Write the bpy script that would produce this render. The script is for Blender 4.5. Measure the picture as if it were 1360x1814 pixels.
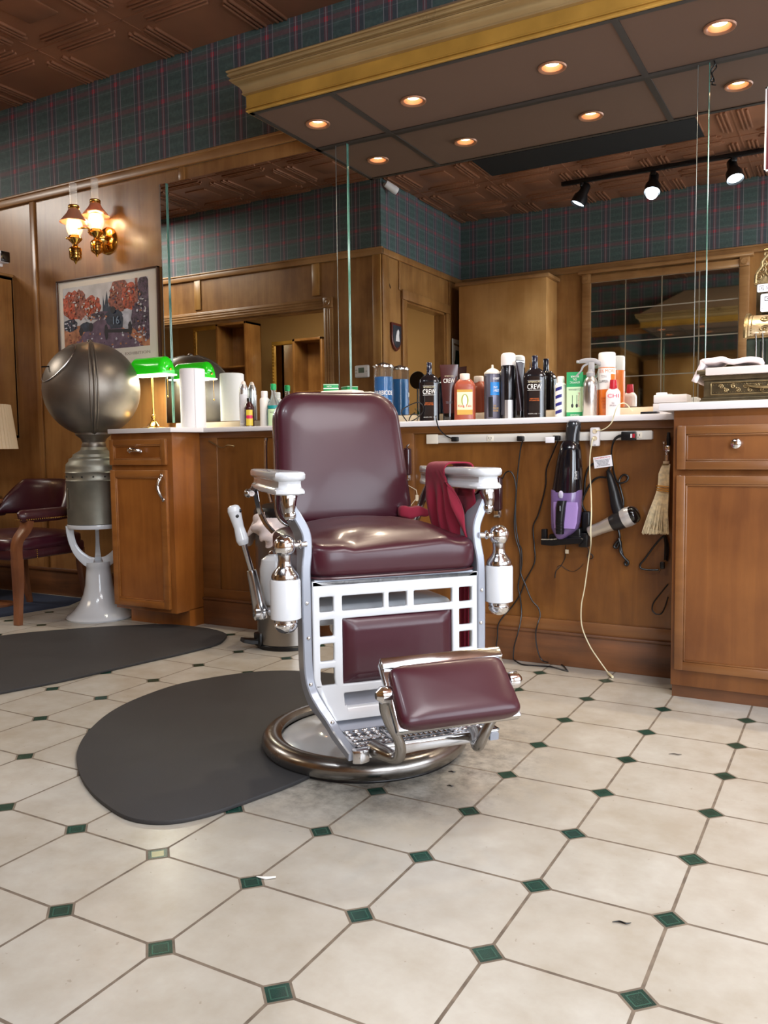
import bpy, bmesh, math, random
from mathutils import Vector, Matrix
from math import sin, cos, pi, radians as rad
random.seed(7)
for o in list(bpy.data.objects): bpy.data.objects.remove(o)
S = bpy.context.scene
COL = S.collection
# ------------------------------------------------------------------ camera
H = 0.88295
CAM = Vector((0, 0, H))
FPX = 1481.756
CR = Vector((0.87262, 0.48827, -0.01204)); CU = Vector((-0.02522, 0.06970, 0.99725)); CF = Vector((-0.48772, 0.86993, -0.07323))
CF.normalize(); CR = (CR - CF*CR.dot(CF)).normalized(); CU = CR.cross(CF)
cd = bpy.data.cameras.new('camera'); cam = bpy.data.objects.new('camera', cd); COL.objects.link(cam)
cd.sensor_fit = 'HORIZONTAL'; cd.sensor_width = 36; cd.lens = FPX/1360*36; cd.clip_start = .02; cd.clip_end = 60
M = Matrix((CR, CU, -CF)).transposed().to_4x4(); M.translation = CAM; cam.matrix_world = M
S.camera = cam
# ------------------------------------------------------------------ view
S.view_settings.view_transform = 'Standard'; S.view_settings.look = 'None'
S.view_settings.gamma = 1; S.view_settings.use_curve_mapping = False
S.view_settings.exposure = 0.0
W = bpy.data.worlds.new('world'); S.world = W; W.use_nodes = True
W.node_tree.nodes['Background'].inputs[0].default_value = (.75, .86, 1, 1)
W.node_tree.nodes['Background'].inputs[1].default_value = .6
def light(name, kind, loc, energy, col, rot=(0, 0, 0), **k):
    l = bpy.data.lights.new(name, kind); l.energy = energy; l.color = col
    for a, b in k.items(): setattr(l, a, b)
    o = bpy.data.objects.new(name, l); o.location = loc; o.rotation_euler = rot; COL.objects.link(o); return o
DAY = 120; DAY2 = 115; CEIL_FILL = 85; SPOTW = 36
# daylight through the storefront on the right, and an added, unseen ceiling fill light towards the front
light('window_daylight', 'AREA', (1.7, -.32, 1.45), DAY, (.84, .91, 1), (rad(90), 0, 0), shape='RECTANGLE', size=2.1, size_y=1.9)
light('window_daylight', 'AREA', (2.95, 1.5, 1.6), DAY2, (.86, .92, 1), (0, rad(90), 0), shape='RECTANGLE', size=2.0, size_y=2.6)
light('ceiling_fill_light', 'AREA', (.95, .8, 2.98), CEIL_FILL, (.97, .97, 1), (0, 0, 0), shape='RECTANGLE', size=1.2, size_y=1.6)
light('back_room_light', 'AREA', (-5.3, -.3, 2.9), 48, (1, .84, .62), (0, 0, 0), shape='RECTANGLE', size=1.5, size_y=1.0)
light('waiting_area_light', 'AREA', (-6.0, 2.0, 2.98), 58, (1, .93, .84), (0, 0, 0), shape='RECTANGLE', size=1.0, size_y=1.0)
# ------------------------------------------------------------------ pixel rays onto planes of the room
def ray(x, y): return CF + CR*((x-680)/FPX) - CU*((y-907)/FPX)
def PY(x, y, Y): d = ray(x, y); return CAM + d*(Y/d.y)
def PX(x, y, X): d = ray(x, y); return CAM + d*(X/d.x)
def PZ(x, y, Z): d = ray(x, y); return CAM + d*((Z-H)/d.z)
def scl(P): return (Vector(P)-CAM).dot(CF)/FPX      # metres per pixel at a point
# ------------------------------------------------------------------ helpers
class MB:
    def __init__(s, M=None): s.bm = bmesh.new(); s.M = M or Matrix()
    def _v(s, p): return s.bm.verts.new(s.M @ Vector(p))
    def faces(s, vs, fs):
        v = [s._v(p) for p in vs]
        for f in fs:
            try: s.bm.faces.new([v[i] for i in f])
            except ValueError: pass
        return s
    def box(s, x0, x1, y0, y1, z0, z1, b=0):
        if x0 > x1: x0, x1 = x1, x0
        if y0 > y1: y0, y1 = y1, y0
        if z0 > z1: z0, z1 = z1, z0
        b = min(b, (x1-x0)*.45, (y1-y0)*.45, (z1-z0)*.45)
        t = bmesh.new()
        v = [t.verts.new(p) for p in ((x0,y0,z0),(x1,y0,z0),(x1,y1,z0),(x0,y1,z0),(x0,y0,z1),(x1,y0,z1),(x1,y1,z1),(x0,y1,z1))]
        for f in ((3,2,1,0),(4,5,6,7),(0,1,5,4),(1,2,6,5),(2,3,7,6),(3,0,4,7)): t.faces.new([v[i] for i in f])
        if b > 0: bmesh.ops.bevel(t, geom=t.edges[:], offset=b, segments=3 if b > .006 else 2, affect='EDGES', profile=.5)
        s.merge(t); return s
    def merge(s, t):
        m = {}
        for v in t.verts: m[v] = s._v(v.co)
        for f in t.faces:
            try: s.bm.faces.new([m[v] for v in f.verts])
            except ValueError: pass
        t.free()
    def surf(s, fn, nu, nv, cu=False, cv=False):
        g = [[s._v(fn(i/(nu if cu else nu-1), j/(nv if cv else nv-1))) for j in range(nv)] for i in range(nu)]
        for i in range(nu if cu else nu-1):
            for j in range(nv if cv else nv-1):
                try: s.bm.faces.new([g[i][j], g[(i+1) % nu][j], g[(i+1) % nu][(j+1) % nv], g[i][(j+1) % nv]])
                except ValueError: pass
        s.g = g; return s
    def __iter__(s): return iter(s.g)
    def __getitem__(s, i): return s.g[i]
    def lathe(s, prof, c=(0, 0, 0), n=32, axis='Z', cap=True):
        def pt(r, h, a):
            if axis == 'Z': return (c[0]+r*cos(a), c[1]+r*sin(a), c[2]+h)
            if axis == 'Y': return (c[0]+r*cos(a), c[1]+h, c[2]+r*sin(a))
            return (c[0]+h, c[1]+r*cos(a), c[2]+r*sin(a))
        rings = [[s._v(pt(max(r, 1e-5), h, 2*pi*k/n)) for k in range(n)] for r, h in prof]
        for a, b in zip(rings, rings[1:]):
            for k in range(n): s.bm.faces.new([a[k], a[(k+1) % n], b[(k+1) % n], b[k]])
        if cap:
            for rg in (rings[0], rings[-1]): s.bm.faces.new(rg)
        return s
    def sphere(s, c, r, n=24, sc=(1, 1, 1)):
        m = n//2
        s.surf(lambda u, v: (c[0]+r*sc[0]*sin(pi*(.002+.996*v))*cos(2*pi*u), c[1]+r*sc[1]*sin(pi*(.002+.996*v))*sin(2*pi*u), c[2]+r*sc[2]*cos(pi*v)), n, m+1, cu=True); return s
    def tube(s, pts, r, n=10, sub=6, closed=False, sq=None):
        pts = [Vector(p) for p in pts]
        rr = list(r) if isinstance(r, (list, tuple)) else [r]*len(pts)
        P, R = [], []
        if sub > 1 and len(pts) > 2:
            m = len(pts)
            for i in range(m if closed else m-1):
                if closed: a, b, c, d = pts[(i-1) % m], pts[i], pts[(i+1) % m], pts[(i+2) % m]
                else: a, b, c, d = pts[max(i-1, 0)], pts[i], pts[i+1], pts[min(i+2, m-1)]
                for k in range(sub):
                    t = k/sub
                    P.append(.5*((2*b)+(c-a)*t+(2*a-5*b+4*c-d)*t*t+(3*b-a-3*c+d)*t**3)); R.append(rr[i]*(1-t)+rr[(i+1) % m]*t)
            if not closed: P.append(pts[-1]); R.append(rr[-1])
        else: P, R = pts, rr
        N = len(P); up = None; rings = []
        for i in range(N):
            t = (P[(i+1) % N]-P[i-1]) if (closed or 0 < i < N-1) else (P[1]-P[0] if i == 0 else P[-1]-P[-2])
            if t.length < 1e-9: t = Vector((0, 0, 1))
            t.normalize()
            if up is None:
                up = Vector((0, 0, 1)) if abs(t.z) < .9 else Vector((1, 0, 0))
                if sq and len(sq) > 2: up = Vector(sq[2])
            up = (up-t*up.dot(t)).normalized(); sd = t.cross(up)
            if sq:
                w, h = sq[0]*R[i], sq[1]*R[i]
                q = [(w*.8, h), (w, h*.7), (w, -h*.7), (w*.8, -h), (-w*.8, -h), (-w, -h*.7), (-w, h*.7), (-w*.8, h)]
                rings.append([s._v(P[i]+sd*a+up*b) for a, b in q])
            else: rings.append([s._v(P[i]+(sd*cos(2*pi*k/n)+up*sin(2*pi*k/n))*R[i]) for k in range(n)])
        n = len(rings[0])
        for i in range(N if closed else N-1):
            a, b = rings[i], rings[(i+1) % N]
            for k in range(n):
                try: s.bm.faces.new([a[k], a[(k+1) % n], b[(k+1) % n], b[k]])
                except ValueError: pass
        if not closed: s.bm.faces.new(rings[0]); s.bm.faces.new(rings[-1])
        return s
    def prism(s, poly, a, b, axis='Z', bev=0):
        def pt(p, h):
            if axis == 'Z': return (p[0], p[1], h)
            if axis == 'Y': return (p[0], h, p[1])
            return (h, p[0], p[1])
        t = bmesh.new(); n = len(poly)
        A = [t.verts.new(pt(p, a)) for p in poly]; B = [t.verts.new(pt(p, b)) for p in poly]
        t.faces.new(A); t.faces.new(B[::-1])
        for i in range(n): t.faces.new([A[i], A[(i+1) % n], B[(i+1) % n], B[i]])
        bmesh.ops.recalc_face_normals(t, faces=t.faces[:])
        if bev: bmesh.ops.bevel(t, geom=t.edges[:], offset=bev, segments=2, affect='EDGES', profile=.5)
        s.merge(t); return s
    def sweep(s, prof, path, closed=False):
        """profile (out,z) swept along an XY path with mitred corners; out is to the left of travel"""
        n = len(path); rings = []
        for i in range(n):
            p = Vector(path[i]).to_2d() if len(path[i]) == 2 else Vector(path[i][:2])
            d0 = (Vector(path[i][:2])-Vector(path[i-1][:2])).normalized() if i > 0 else None
            d1 = (Vector(path[i+1][:2])-Vector(path[i][:2])).normalized() if i < n-1 else None
            d0 = d0 or d1; d1 = d1 or d0
            n0 = Vector((-d0.y, d0.x)); n1 = Vector((-d1.y, d1.x)); m = (n0+n1).normalized(); k = 1/max(.2, m.dot(n0))
            rings.append([s._v((p.x+m.x*o*k, p.y+m.y*o*k, z)) for o, z in prof])
        q = len(prof)
        for a, b in zip(rings, rings[1:]):
            for k in range(q): s.bm.faces.new([a[k], a[(k+1) % q], b[(k+1) % q], b[k]])
        s.bm.faces.new(rings[0]); s.bm.faces.new(rings[-1]); return s
    def band(s, r, z0, z1, a0, a1, n=12, c=(0, 0)):
        """curved label patch around a vertical axis; angle 0 faces -Y"""
        s.surf(lambda u, v: (c[0]+r*sin(a0+(a1-a0)*u), c[1]-r*cos(a0+(a1-a0)*u), z0+(z1-z0)*v), n, 2); return s
    def cush(s, c, hx, hy, hz, e=.35, e2=.5, n=48, m=24, f=None):
        def sp(w, p): return math.copysign(abs(w)**p, w)
        def fn(u, v):
            a = 2*pi*u; b = -pi/2+pi*(.001+.998*v)
            x = hx*sp(cos(b), e2)*sp(cos(a), e); y = hy*sp(cos(b), e2)*sp(sin(a), e); z = hz*sp(sin(b), e2)
            if f: x, y, z = f(x, y, z)
            return (c[0]+x, c[1]+y, c[2]+z)
        s.surf(fn, n, m+1, cu=True); s.bm.faces.new([q[0] for q in s.g]); s.bm.faces.new([q[-1] for q in s.g]); return s
def finish(name, mb, mat, smooth=40):
    bm = mb.bm
    bmesh.ops.recalc_face_normals(bm, faces=bm.faces[:])
    me = bpy.data.meshes.new(name); bm.to_mesh(me); bm.free()
    if smooth:
        me.shade_smooth() if hasattr(me, 'shade_smooth') else None
        me.set_sharp_from_angle(angle=rad(smooth))
    for m in (mat if isinstance(mat, (list, tuple)) else [mat]): me.materials.append(m)
    o = bpy.data.objects.new(name, me); COL.objects.link(o); return o
def thing(name, label, cat, loc=(0, 0, 0), rotz=0, group=None):
    o = bpy.data.objects.new(name, None); COL.objects.link(o); o.empty_display_size = .05
    o.location = loc; o.rotation_euler = (0, 0, rotz); o['label'] = label; o['category'] = cat
    if group: o['group'] = group
    return o
def part(name, mb, mat, root, world=False, label=None, smooth=40, stuff=False):
    o = finish(name, mb, mat, smooth); o.parent = root
    if world:
        r = root
        while r.parent: r = r.parent
        o.data.transform((Matrix.Translation(r.location) @ Matrix.Rotation(r.rotation_euler.z, 4, 'Z')).inverted())
    if label: o['label'] = label
    if stuff: o['kind'] = 'stuff'
    return o
def single(name, mb, mat, label, cat, group=None, base=None, smooth=40):
    o = finish(name, mb, mat, smooth)
    if base is not None:
        o.data.transform(Matrix.Translation(Vector(base)).inverted()); o.location = base
    o['label'] = label; o['category'] = cat
    if group: o['group'] = group
    return o
def struct(name, mb, mat, smooth=30):
    o = finish(name, mb, mat, smooth); o['kind'] = 'structure'; return o
def dup(root, loc, label, rotz=None):
    r = root.copy(); COL.objects.link(r); r.location = loc; r['label'] = label
    if rotz is not None: r.rotation_euler = (0, 0, rotz)
    for ch in list(root.children):
        c = ch.copy(); COL.objects.link(c); c.parent = r
        for g in list(ch.children):
            d = g.copy(); COL.objects.link(d); d.parent = c
    return r
def text(name, body, mat, parent, loc, h, w=None, rot=(pi/2, 0, 0), bend=None, ext=.0004, align='CENTER', label=None, sx=1, shear=0):
    cu = bpy.data.curves.new(name, 'FONT'); cu.body = body; cu.size = 1; cu.align_x = align; cu.align_y = 'CENTER'; cu.extrude = 0; cu.shear = shear; cu.resolution_u = 3
    t = bpy.data.objects.new(name, cu); COL.objects.link(t)
    dg = bpy.context.evaluated_depsgraph_get()
    me = bpy.data.meshes.new_from_object(t.evaluated_get(dg)); bpy.data.objects.remove(t)
    xs = [v.co.x for v in me.vertices]; ys = [v.co.y for v in me.vertices]
    if not xs: return None
    bw = max(xs)-min(xs); bh = max(ys)-min(ys); cx = (max(xs)+min(xs))/2; cy = (max(ys)+min(ys))/2
    ky = h/bh; kx = (w/bw if w else ky)*sx
    for v in me.vertices:
        x, y = ((v.co.x-cx) if align == 'CENTER' else v.co.x-min(xs))*kx, (v.co.y-cy)*ky
        if bend: v.co = (bend*sin(x/bend), y, -(bend-bend*cos(x/bend)))
        else: v.co = (x, y, 0)
    b = bmesh.new(); b.from_mesh(me)
    r = bmesh.ops.extrude_face_region(b, geom=b.faces[:]); bmesh.ops.translate(b, verts=[v for v in r['geom'] if isinstance(v, bmesh.types.BMVert)], vec=(0, 0, ext))
    bmesh.ops.recalc_face_normals(b, faces=b.faces[:]); b.to_mesh(me); b.free()
    from mathutils import Euler
    me.transform(Matrix.Translation(Vector(loc)) @ Euler(rot).to_matrix().to_4x4())
    me.name = name; me.materials.clear(); me.materials.append(mat)
    o = bpy.data.objects.new(name, me); COL.objects.link(o); o.parent = parent
    if label: o['label'] = label
    return o
# ------------------------------------------------------------------ materials
def lin(c):
    c = [x/255 for x in c]; return tuple((x/12.92 if x <= .04045 else ((x+.055)/1.055)**2.4) for x in c)+(1,)
def newmat(name):
    m = bpy.data.materials.new(name); m.use_nodes = True; return m, m.node_tree.nodes, m.node_tree.links, m.node_tree.nodes['Principled BSDF']
def mat(name, col, rough=.5, metal=0, spec=.5, coat=0, trans=0, ior=1.45, emit=None, es=0, var=0, vscale=20, bump=0, bscale=60, alpha=1, sheen=0, sss=0):
    m, N, L, b = newmat(name)
    b.inputs['Base Color'].default_value = lin(col); b.inputs['Roughness'].default_value = rough; b.inputs['Metallic'].default_value = metal
    b.inputs['Specular IOR Level'].default_value = spec; b.inputs['Coat Weight'].default_value = coat; b.inputs['Coat Roughness'].default_value = .12
    b.inputs['Transmission Weight'].default_value = trans; b.inputs['IOR'].default_value = ior; b.inputs['Alpha'].default_value = alpha
    if sheen: b.inputs['Sheen Weight'].default_value = sheen
    if emit: b.inputs['Emission Color'].default_value = lin(emit); b.inputs['Emission Strength'].default_value = es
    if var or bump:
        tc = N.new('ShaderNodeTexCoord')
        if var:
            n = N.new('ShaderNodeTexNoise'); n.inputs['Scale'].default_value = vscale; n.inputs['Detail'].default_value = 5; L.new(tc.outputs['Object'], n.inputs['Vector'])
            r = N.new('ShaderNodeMapRange'); r.inputs['From Min'].default_value = .3; r.inputs['From Max'].default_value = .7; r.inputs['To Min'].default_value = 1-var; r.inputs['To Max'].default_value = 1+var*.5
            L.new(n.outputs['Fac'], r.inputs['Value'])
            mx = N.new('ShaderNodeMix'); mx.data_type = 'RGBA'; mx.blend_type = 'MULTIPLY'; mx.inputs[0].default_value = 1
            mx.inputs[6].default_value = lin(col); cb = N.new('ShaderNodeCombineXYZ')
            for k in range(3): L.new(r.outputs[0], cb.inputs[k])
            L.new(cb.outputs[0], mx.inputs[7]); L.new(mx.outputs[2], b.inputs['Base Color'])
            rr = N.new('ShaderNodeMapRange'); rr.inputs['To Min'].default_value = max(.02, rough-.08); rr.inputs['To Max'].default_value = rough+.1; L.new(n.outputs['Fac'], rr.inputs['Value']); L.new(rr.outputs[0], b.inputs['Roughness'])
        if bump:
            n2 = N.new('ShaderNodeTexNoise'); n2.inputs['Scale'].default_value = bscale; n2.inputs['Detail'].default_value = 4; L.new(tc.outputs['Object'], n2.inputs['Vector'])
            bp = N.new('ShaderNodeBump'); bp.inputs['Strength'].default_value = bump; bp.inputs['Distance'].default_value = .004; L.new(n2.outputs['Fac'], bp.inputs['Height']); L.new(bp.outputs[0], b.inputs['Normal'])
    return m
def wood(name, ca, cb, axis='Z', rough=.33, sc=1, coat=.25, cc=None):
    m, N, L, b = newmat(name)
    g = N.new('ShaderNodeNewGeometry'); mp = N.new('ShaderNodeMapping'); L.new(g.outputs['Position'], mp.inputs['Vector'])
    s = [16*sc, 16*sc, 16*sc]; s['XYZ'.index(axis)] = 1.6*sc; mp.inputs['Scale'].default_value = s
    n = N.new('ShaderNodeTexNoise'); n.inputs['Scale'].default_value = 1.2; n.inputs['Detail'].default_value = 8; n.inputs['Roughness'].default_value = .62; n.inputs['Distortion'].default_value = .6; L.new(mp.outputs[0], n.inputs['Vector'])
    n2 = N.new('ShaderNodeTexNoise'); n2.inputs['Scale'].default_value = 3.6; n2.inputs['Detail'].default_value = 6; L.new(g.outputs['Position'], n2.inputs['Vector'])
    ad = N.new('ShaderNodeMath'); ad.operation = 'MULTIPLY_ADD'; ad.inputs[1].default_value = .40; L.new(n.outputs['Fac'], ad.inputs[0])
    m2 = N.new('ShaderNodeMath'); m2.operation = 'MULTIPLY'; m2.inputs[1].default_value = .60; L.new(n2.outputs['Fac'], m2.inputs[0]); L.new(m2.outputs[0], ad.inputs[2])
    r = N.new('ShaderNodeValToRGB'); r.color_ramp.elements[0].position = .36; r.color_ramp.elements[1].position = .64
    r.color_ramp.elements[0].color = lin(ca); r.color_ramp.elements[1].color = lin(cb)
    L.new(ad.outputs[0], r.inputs[0]); L.new(r.outputs[0], b.inputs['Base Color'])
    b.inputs['Roughness'].default_value = rough; b.inputs['Coat Weight'].default_value = coat; b.inputs['Coat Roughness'].default_value = .18
    bp = N.new('ShaderNodeBump'); bp.inputs['Strength'].default_value = .08; bp.inputs['Distance'].default_value = .003; L.new(n.outputs['Fac'], bp.inputs['Height']); L.new(bp.outputs[0], b.inputs['Normal'])
    return m
class NB:
    """tiny node-maths builder"""
    def __init__(s, N, L): s.N, s.L = N, L
    def m(s, op, a, b=None, c=None):
        n = s.N.new('ShaderNodeMath'); n.operation = op
        for i, v in enumerate((a, b, c)):
            if v is None: continue
            if isinstance(v, (int, float)): n.inputs[i].default_value = v
            else: s.L.new(v, n.inputs[i])
        return n.outputs[0]
    def mix(s, f, a, b):
        n = s.N.new('ShaderNodeMix'); n.data_type = 'RGBA'
        if isinstance(f, (int, float)): n.inputs[0].default_value = f
        else: s.L.new(f, n.inputs[0])
        for i, v in ((6, a), (7, b)):
            if isinstance(v, tuple): n.inputs[i].default_value = v
            else: s.L.new(v, n.inputs[i])
        return n.outputs[2]
    def noise(s, vec, sc, det=4, rough=.5):
        n = s.N.new('ShaderNodeTexNoise'); n.inputs['Scale'].default_value = sc; n.inputs['Detail'].default_value = det; n.inputs['Roughness'].default_value = rough; s.L.new(vec, n.inputs['Vector']); return n.outputs['Fac']
    def stripe(s, u, period, off, w):
        """1 where |u-off| mod period < w"""
        t = s.m('ADD', s.m('DIVIDE', s.m('SUBTRACT', u, off), period), .5)
        d = s.m('ABSOLUTE', s.m('SUBTRACT', s.m('FRACT', s.m('ADD', t, 1000)), .5))
        return s.m('LESS_THAN', d, w/period)
    def rng(s, v, a, b, c=0, d=1):
        n = s.N.new('ShaderNodeMapRange'); n.inputs[1].default_value = a; n.inputs[2].default_value = b; n.inputs[3].default_value = c; n.inputs[4].default_value = d; s.L.new(v, n.inputs[0]); return n.outputs[0]
def plaid(name, ax):
    m, N, L, b = newmat(name); nb = NB(N, L)
    g = N.new('ShaderNodeNewGeometry'); sp = N.new('ShaderNodeSeparateXYZ'); L.new(g.outputs['Position'], sp.inputs[0])
    u = sp.outputs[ax]; z = sp.outputs[2]
    P = .178; o = -4.419; Q = .165; zo = 2.807
    c = lin((70, 92, 88))
    base = nb.mix(nb.rng(nb.noise(g.outputs['Position'], 60, 3), .35, .65), lin((66, 86, 84)), lin((78, 98, 95)))
    dk = lin((62, 74, 72)); navy = lin((68, 68, 80)); red = lin((138, 70, 80)); pale = lin((150, 152, 154)); maroon = lin((96, 72, 78))
    x = nb.mix(nb.m('MULTIPLY', nb.stripe(z, Q, zo+Q*.34, .012), .35), base, dk)
    x = nb.mix(nb.m('MULTIPLY', nb.stripe(z, Q, zo-Q*.34, .012), .35), x, dk)
    x = nb.mix(nb.m('MULTIPLY', nb.stripe(z, Q, zo, .024), .30), x, maroon)
    x = nb.mix(nb.m('MULTIPLY', nb.stripe(u, P, o, .040), .62), x, navy)
    hr = nb.stripe(z, Q, zo, .012); vr = nb.stripe(u, P, o, .011)
    x = nb.mix(nb.m('MULTIPLY', hr, .30), x, red)
    x = nb.mix(nb.m('MULTIPLY', vr, .35), x, red)
    x = nb.mix(nb.m('MULTIPLY', hr, vr), x, lin((158, 56, 70)))
    for d in (-.036, -.0, .036): x = nb.mix(nb.m('MULTIPLY', nb.stripe(u, P, o+d, .0021), .62), x, pale)
    for d in (-.030, .030): x = nb.mix(nb.m('MULTIPLY', nb.stripe(z, Q, zo+d, .0018), .2), x, pale)
    L.new(x, b.inputs['Base Color']); b.inputs['Roughness'].default_value = .62
    return m
def floor_mat(ox, oy, T, cx, cy):
    m, N, L, b = newmat('glazed_octagon_tile'); nb = NB(N, L)
    g = N.new('ShaderNodeNewGeometry'); sp = N.new('ShaderNodeSeparateXYZ'); L.new(g.outputs['Position'], sp.inputs[0]); P = g.outputs['Position']
    def near(v, o): return nb.m('ABSOLUTE', nb.m('SUBTRACT', nb.m('FRACT', nb.m('ADD', nb.m('DIVIDE', nb.m('SUBTRACT', v, o), T), 500.5)), .5))
    du, dv = near(sp.outputs[0], ox), near(sp.outputs[1], oy)
    wob = nb.m('MULTIPLY', nb.m('SUBTRACT', nb.noise(P, 9, 2), .5), .006)
    s_ = nb.m('ADD', nb.m('ADD', du, dv), wob); mn = nb.m('ADD', nb.m('MINIMUM', du, dv), nb.m('MULTIPLY', wob, .5))
    green = nb.m('LESS_THAN', s_, .112); diam = nb.m('LESS_THAN', s_, .139); line = nb.m('LESS_THAN', mn, .0125)
    n1 = nb.noise(P, 2.3, 6, .6); n2 = nb.noise(P, 11, 5, .6)
    tile = nb.mix(nb.rng(nb.m('ADD', nb.m('MULTIPLY', n1, .6), nb.m('MULTIPLY', n2, .4)), .38, .62), lin((160, 153, 140)), lin((180, 177, 169)))
    # per-tile tone
    vr = N.new('ShaderNodeTexWhiteNoise'); fl = N.new('ShaderNodeVectorMath'); fl.operation = 'FLOOR'; sc = N.new('ShaderNodeVectorMath'); sc.operation = 'SCALE'; sc.inputs[3].default_value = 1/T
    sb = N.new('ShaderNodeVectorMath'); sb.operation = 'SUBTRACT'; sb.inputs[1].default_value = (ox, oy, -5); L.new(P, sb.inputs[0]); L.new(sb.outputs[0], sc.inputs[0]); L.new(sc.outputs[0], fl.inputs[0]); L.new(fl.outputs[0], vr.inputs['Vector'])
    tile = nb.mix(nb.m('MULTIPLY', vr.outputs['Value'], .22), tile, lin((158, 149, 135)))
    specks = nb.m('GREATER_THAN', nb.noise(P, 60, 2), .735); tile = nb.mix(nb.m('MULTIPLY', specks, .35), tile, lin((120, 105, 90)))
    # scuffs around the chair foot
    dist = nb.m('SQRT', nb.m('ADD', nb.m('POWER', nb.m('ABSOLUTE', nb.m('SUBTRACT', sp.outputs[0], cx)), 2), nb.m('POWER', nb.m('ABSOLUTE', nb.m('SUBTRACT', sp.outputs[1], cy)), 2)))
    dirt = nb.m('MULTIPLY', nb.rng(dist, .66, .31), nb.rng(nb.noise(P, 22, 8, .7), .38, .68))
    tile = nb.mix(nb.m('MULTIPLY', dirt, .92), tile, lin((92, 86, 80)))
    gr = nb.mix(nb.rng(nb.noise(P, 30, 4), .3, .7), lin((86, 75, 64)), lin((118, 105, 91)))
    gcol = nb.mix(nb.rng(n2, .3, .7), lin((12, 42, 36)), lin((22, 62, 52)))
    inner = nb.m('MULTIPLY', nb.m('LESS_THAN', nb.m('ABSOLUTE', nb.m('SUBTRACT', s_, .075)), .006), .45); gcol = nb.mix(inner, gcol, lin((60, 96, 82)))
    odd = nb.m('MULTIPLY', nb.m('LESS_THAN', nb.m('ABSOLUTE', nb.m('SUBTRACT', sp.outputs[0], ODD[0])), .06), nb.m('LESS_THAN', nb.m('ABSOLUTE', nb.m('SUBTRACT', sp.outputs[1], ODD[1])), .06))
    gcol = nb.mix(nb.m('MULTIPLY', odd, nb.m('LESS_THAN', s_, .070)), gcol, lin((150, 148, 112)))
    c = nb.mix(line, tile, gr); c = nb.mix(diam, c, gr); c = nb.mix(green, c, gcol)
    L.new(c, b.inputs['Base Color'])
    isg = nb.m('MULTIPLY', nb.m('MAXIMUM', line, diam), nb.m('SUBTRACT', 1, green))
    L.new(nb.rng(isg, 0, 1, .27, .85), b.inputs['Roughness'])
    hgt = nb.m('SUBTRACT', nb.m('MULTIPLY', nb.m('SUBTRACT', 1, isg), 1), nb.m('MULTIPLY', nb.noise(P, 5, 3), .25))
    bp = N.new('ShaderNodeBump'); bp.inputs['Strength'].default_value = .35; bp.inputs['Distance'].default_value = .002; L.new(hgt, bp.inputs['Height']); L.new(bp.outputs[0], b.inputs['Normal'])
    return m
ODD = PZ(280, 1512, 0)
T = .26; OX, OY = -.799, 1.312; CX, CY = -1.255, 2.105
M_floor = floor_mat(OX, OY, T, CX, CY)
M_wood = wood('maple_panel_stain', (124, 82, 42), (166, 121, 70), 'Z')
M_woodx = wood('maple_rail_stain', (134, 94, 54), (174, 132, 86), 'X')
M_cab = wood('cabinet_maple', (122, 68, 26), (160, 98, 42), 'Z', rough=.3)
M_cabx = wood('cabinet_maple_rail', (128, 76, 32), (168, 108, 52), 'X', rough=.3)
M_cabdk = wood('cabinet_walnut_stain', (98, 55, 23), (130, 80, 37), 'Z', rough=.34)
M_cabdkx = wood('cabinet_walnut_rail', (100, 60, 28), (132, 86, 44), 'X', rough=.34)
M_toe = wood('scuffed_toe_board', (70, 42, 24), (124, 76, 40), 'X', rough=.45)
M_legwood = wood('armchair_leg_wood', (96, 56, 34), (140, 88, 56), 'Z', rough=.35)
M_paperX = plaid('tartan_wallpaper', 0); M_paperY = plaid('tartan_wallpaper_side', 1)
M_copper = mat('copper_tin_ceiling', (150, 104, 78), .38, .35, var=.2, vscale=3)
M_dark = mat('dark_void', (14, 16, 18), .8)
M_mirror = mat('silvered_mirror', (236, 240, 238), .0, 1)
M_mirror_old = mat('aged_mirror', (214, 208, 192), .03, 1)
M_glassedge = mat('green_glass_edge', (84, 130, 116), .1, 0, coat=1, var=.2)
M_edge2 = mat('grey_glass_edge', (130, 136, 132), .1, .3, coat=1)
M_glass = mat('clear_glass', (255, 255, 255), .02, 0, trans=1, ior=1.45)
M_gold = mat('gilded_frieze', (196, 152, 70), .36, .4, var=.28, vscale=5, coat=.2)
M_gold2 = mat('gilded_crown_moulding', (184, 158, 112), .30, .5, var=.12, vscale=6, coat=.3)
M_golddk = mat('aged_gilt_shadow_line', (70, 46, 24), .5)
M_soffit = mat('brown_fabric_panel', (86, 63, 49), .85, var=.06, vscale=80, bump=.1, bscale=400)
M_soffitline = mat('dark_seam_strip', (40, 32, 26), .6)
M_hood = mat('taupe_painted_hood', (196, 176, 146), .6, var=.08, vscale=3)
M_white = mat('white_laminate', (226, 222, 222), .35)
M_cream = mat('cream_splash_strip', (216, 200, 172), .45)
M_leather = mat('oxblood_leather', (60, 19, 31), .32, coat=.15, bump=.05, bscale=30, var=.07, vscale=4)
M_leatherdk = mat('dark_oxblood_leather', (62, 24, 30), .34, coat=.3, bump=.2, bscale=90, var=.1)
M_porc = mat('white_porcelain_enamel', (202, 205, 209), .16, coat=.6, var=.03, vscale=8)
M_grey = mat('grey_enamel', (146, 151, 162), .28, .15, coat=.3)
M_chrome = mat('worn_chrome', (196, 196, 198), .14, 1, var=.18, vscale=14)
M_chromeb = mat('polished_chrome', (226, 226, 228), .10, 1)
M_nickel = mat('tarnished_nickel', (150, 146, 142), .24, 1, var=.16, vscale=7)
M_steel = mat('brushed_steel', (164, 160, 156), .30, 1)
M_brass = mat('polished_brass', (214, 168, 88), .14, 1)
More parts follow.
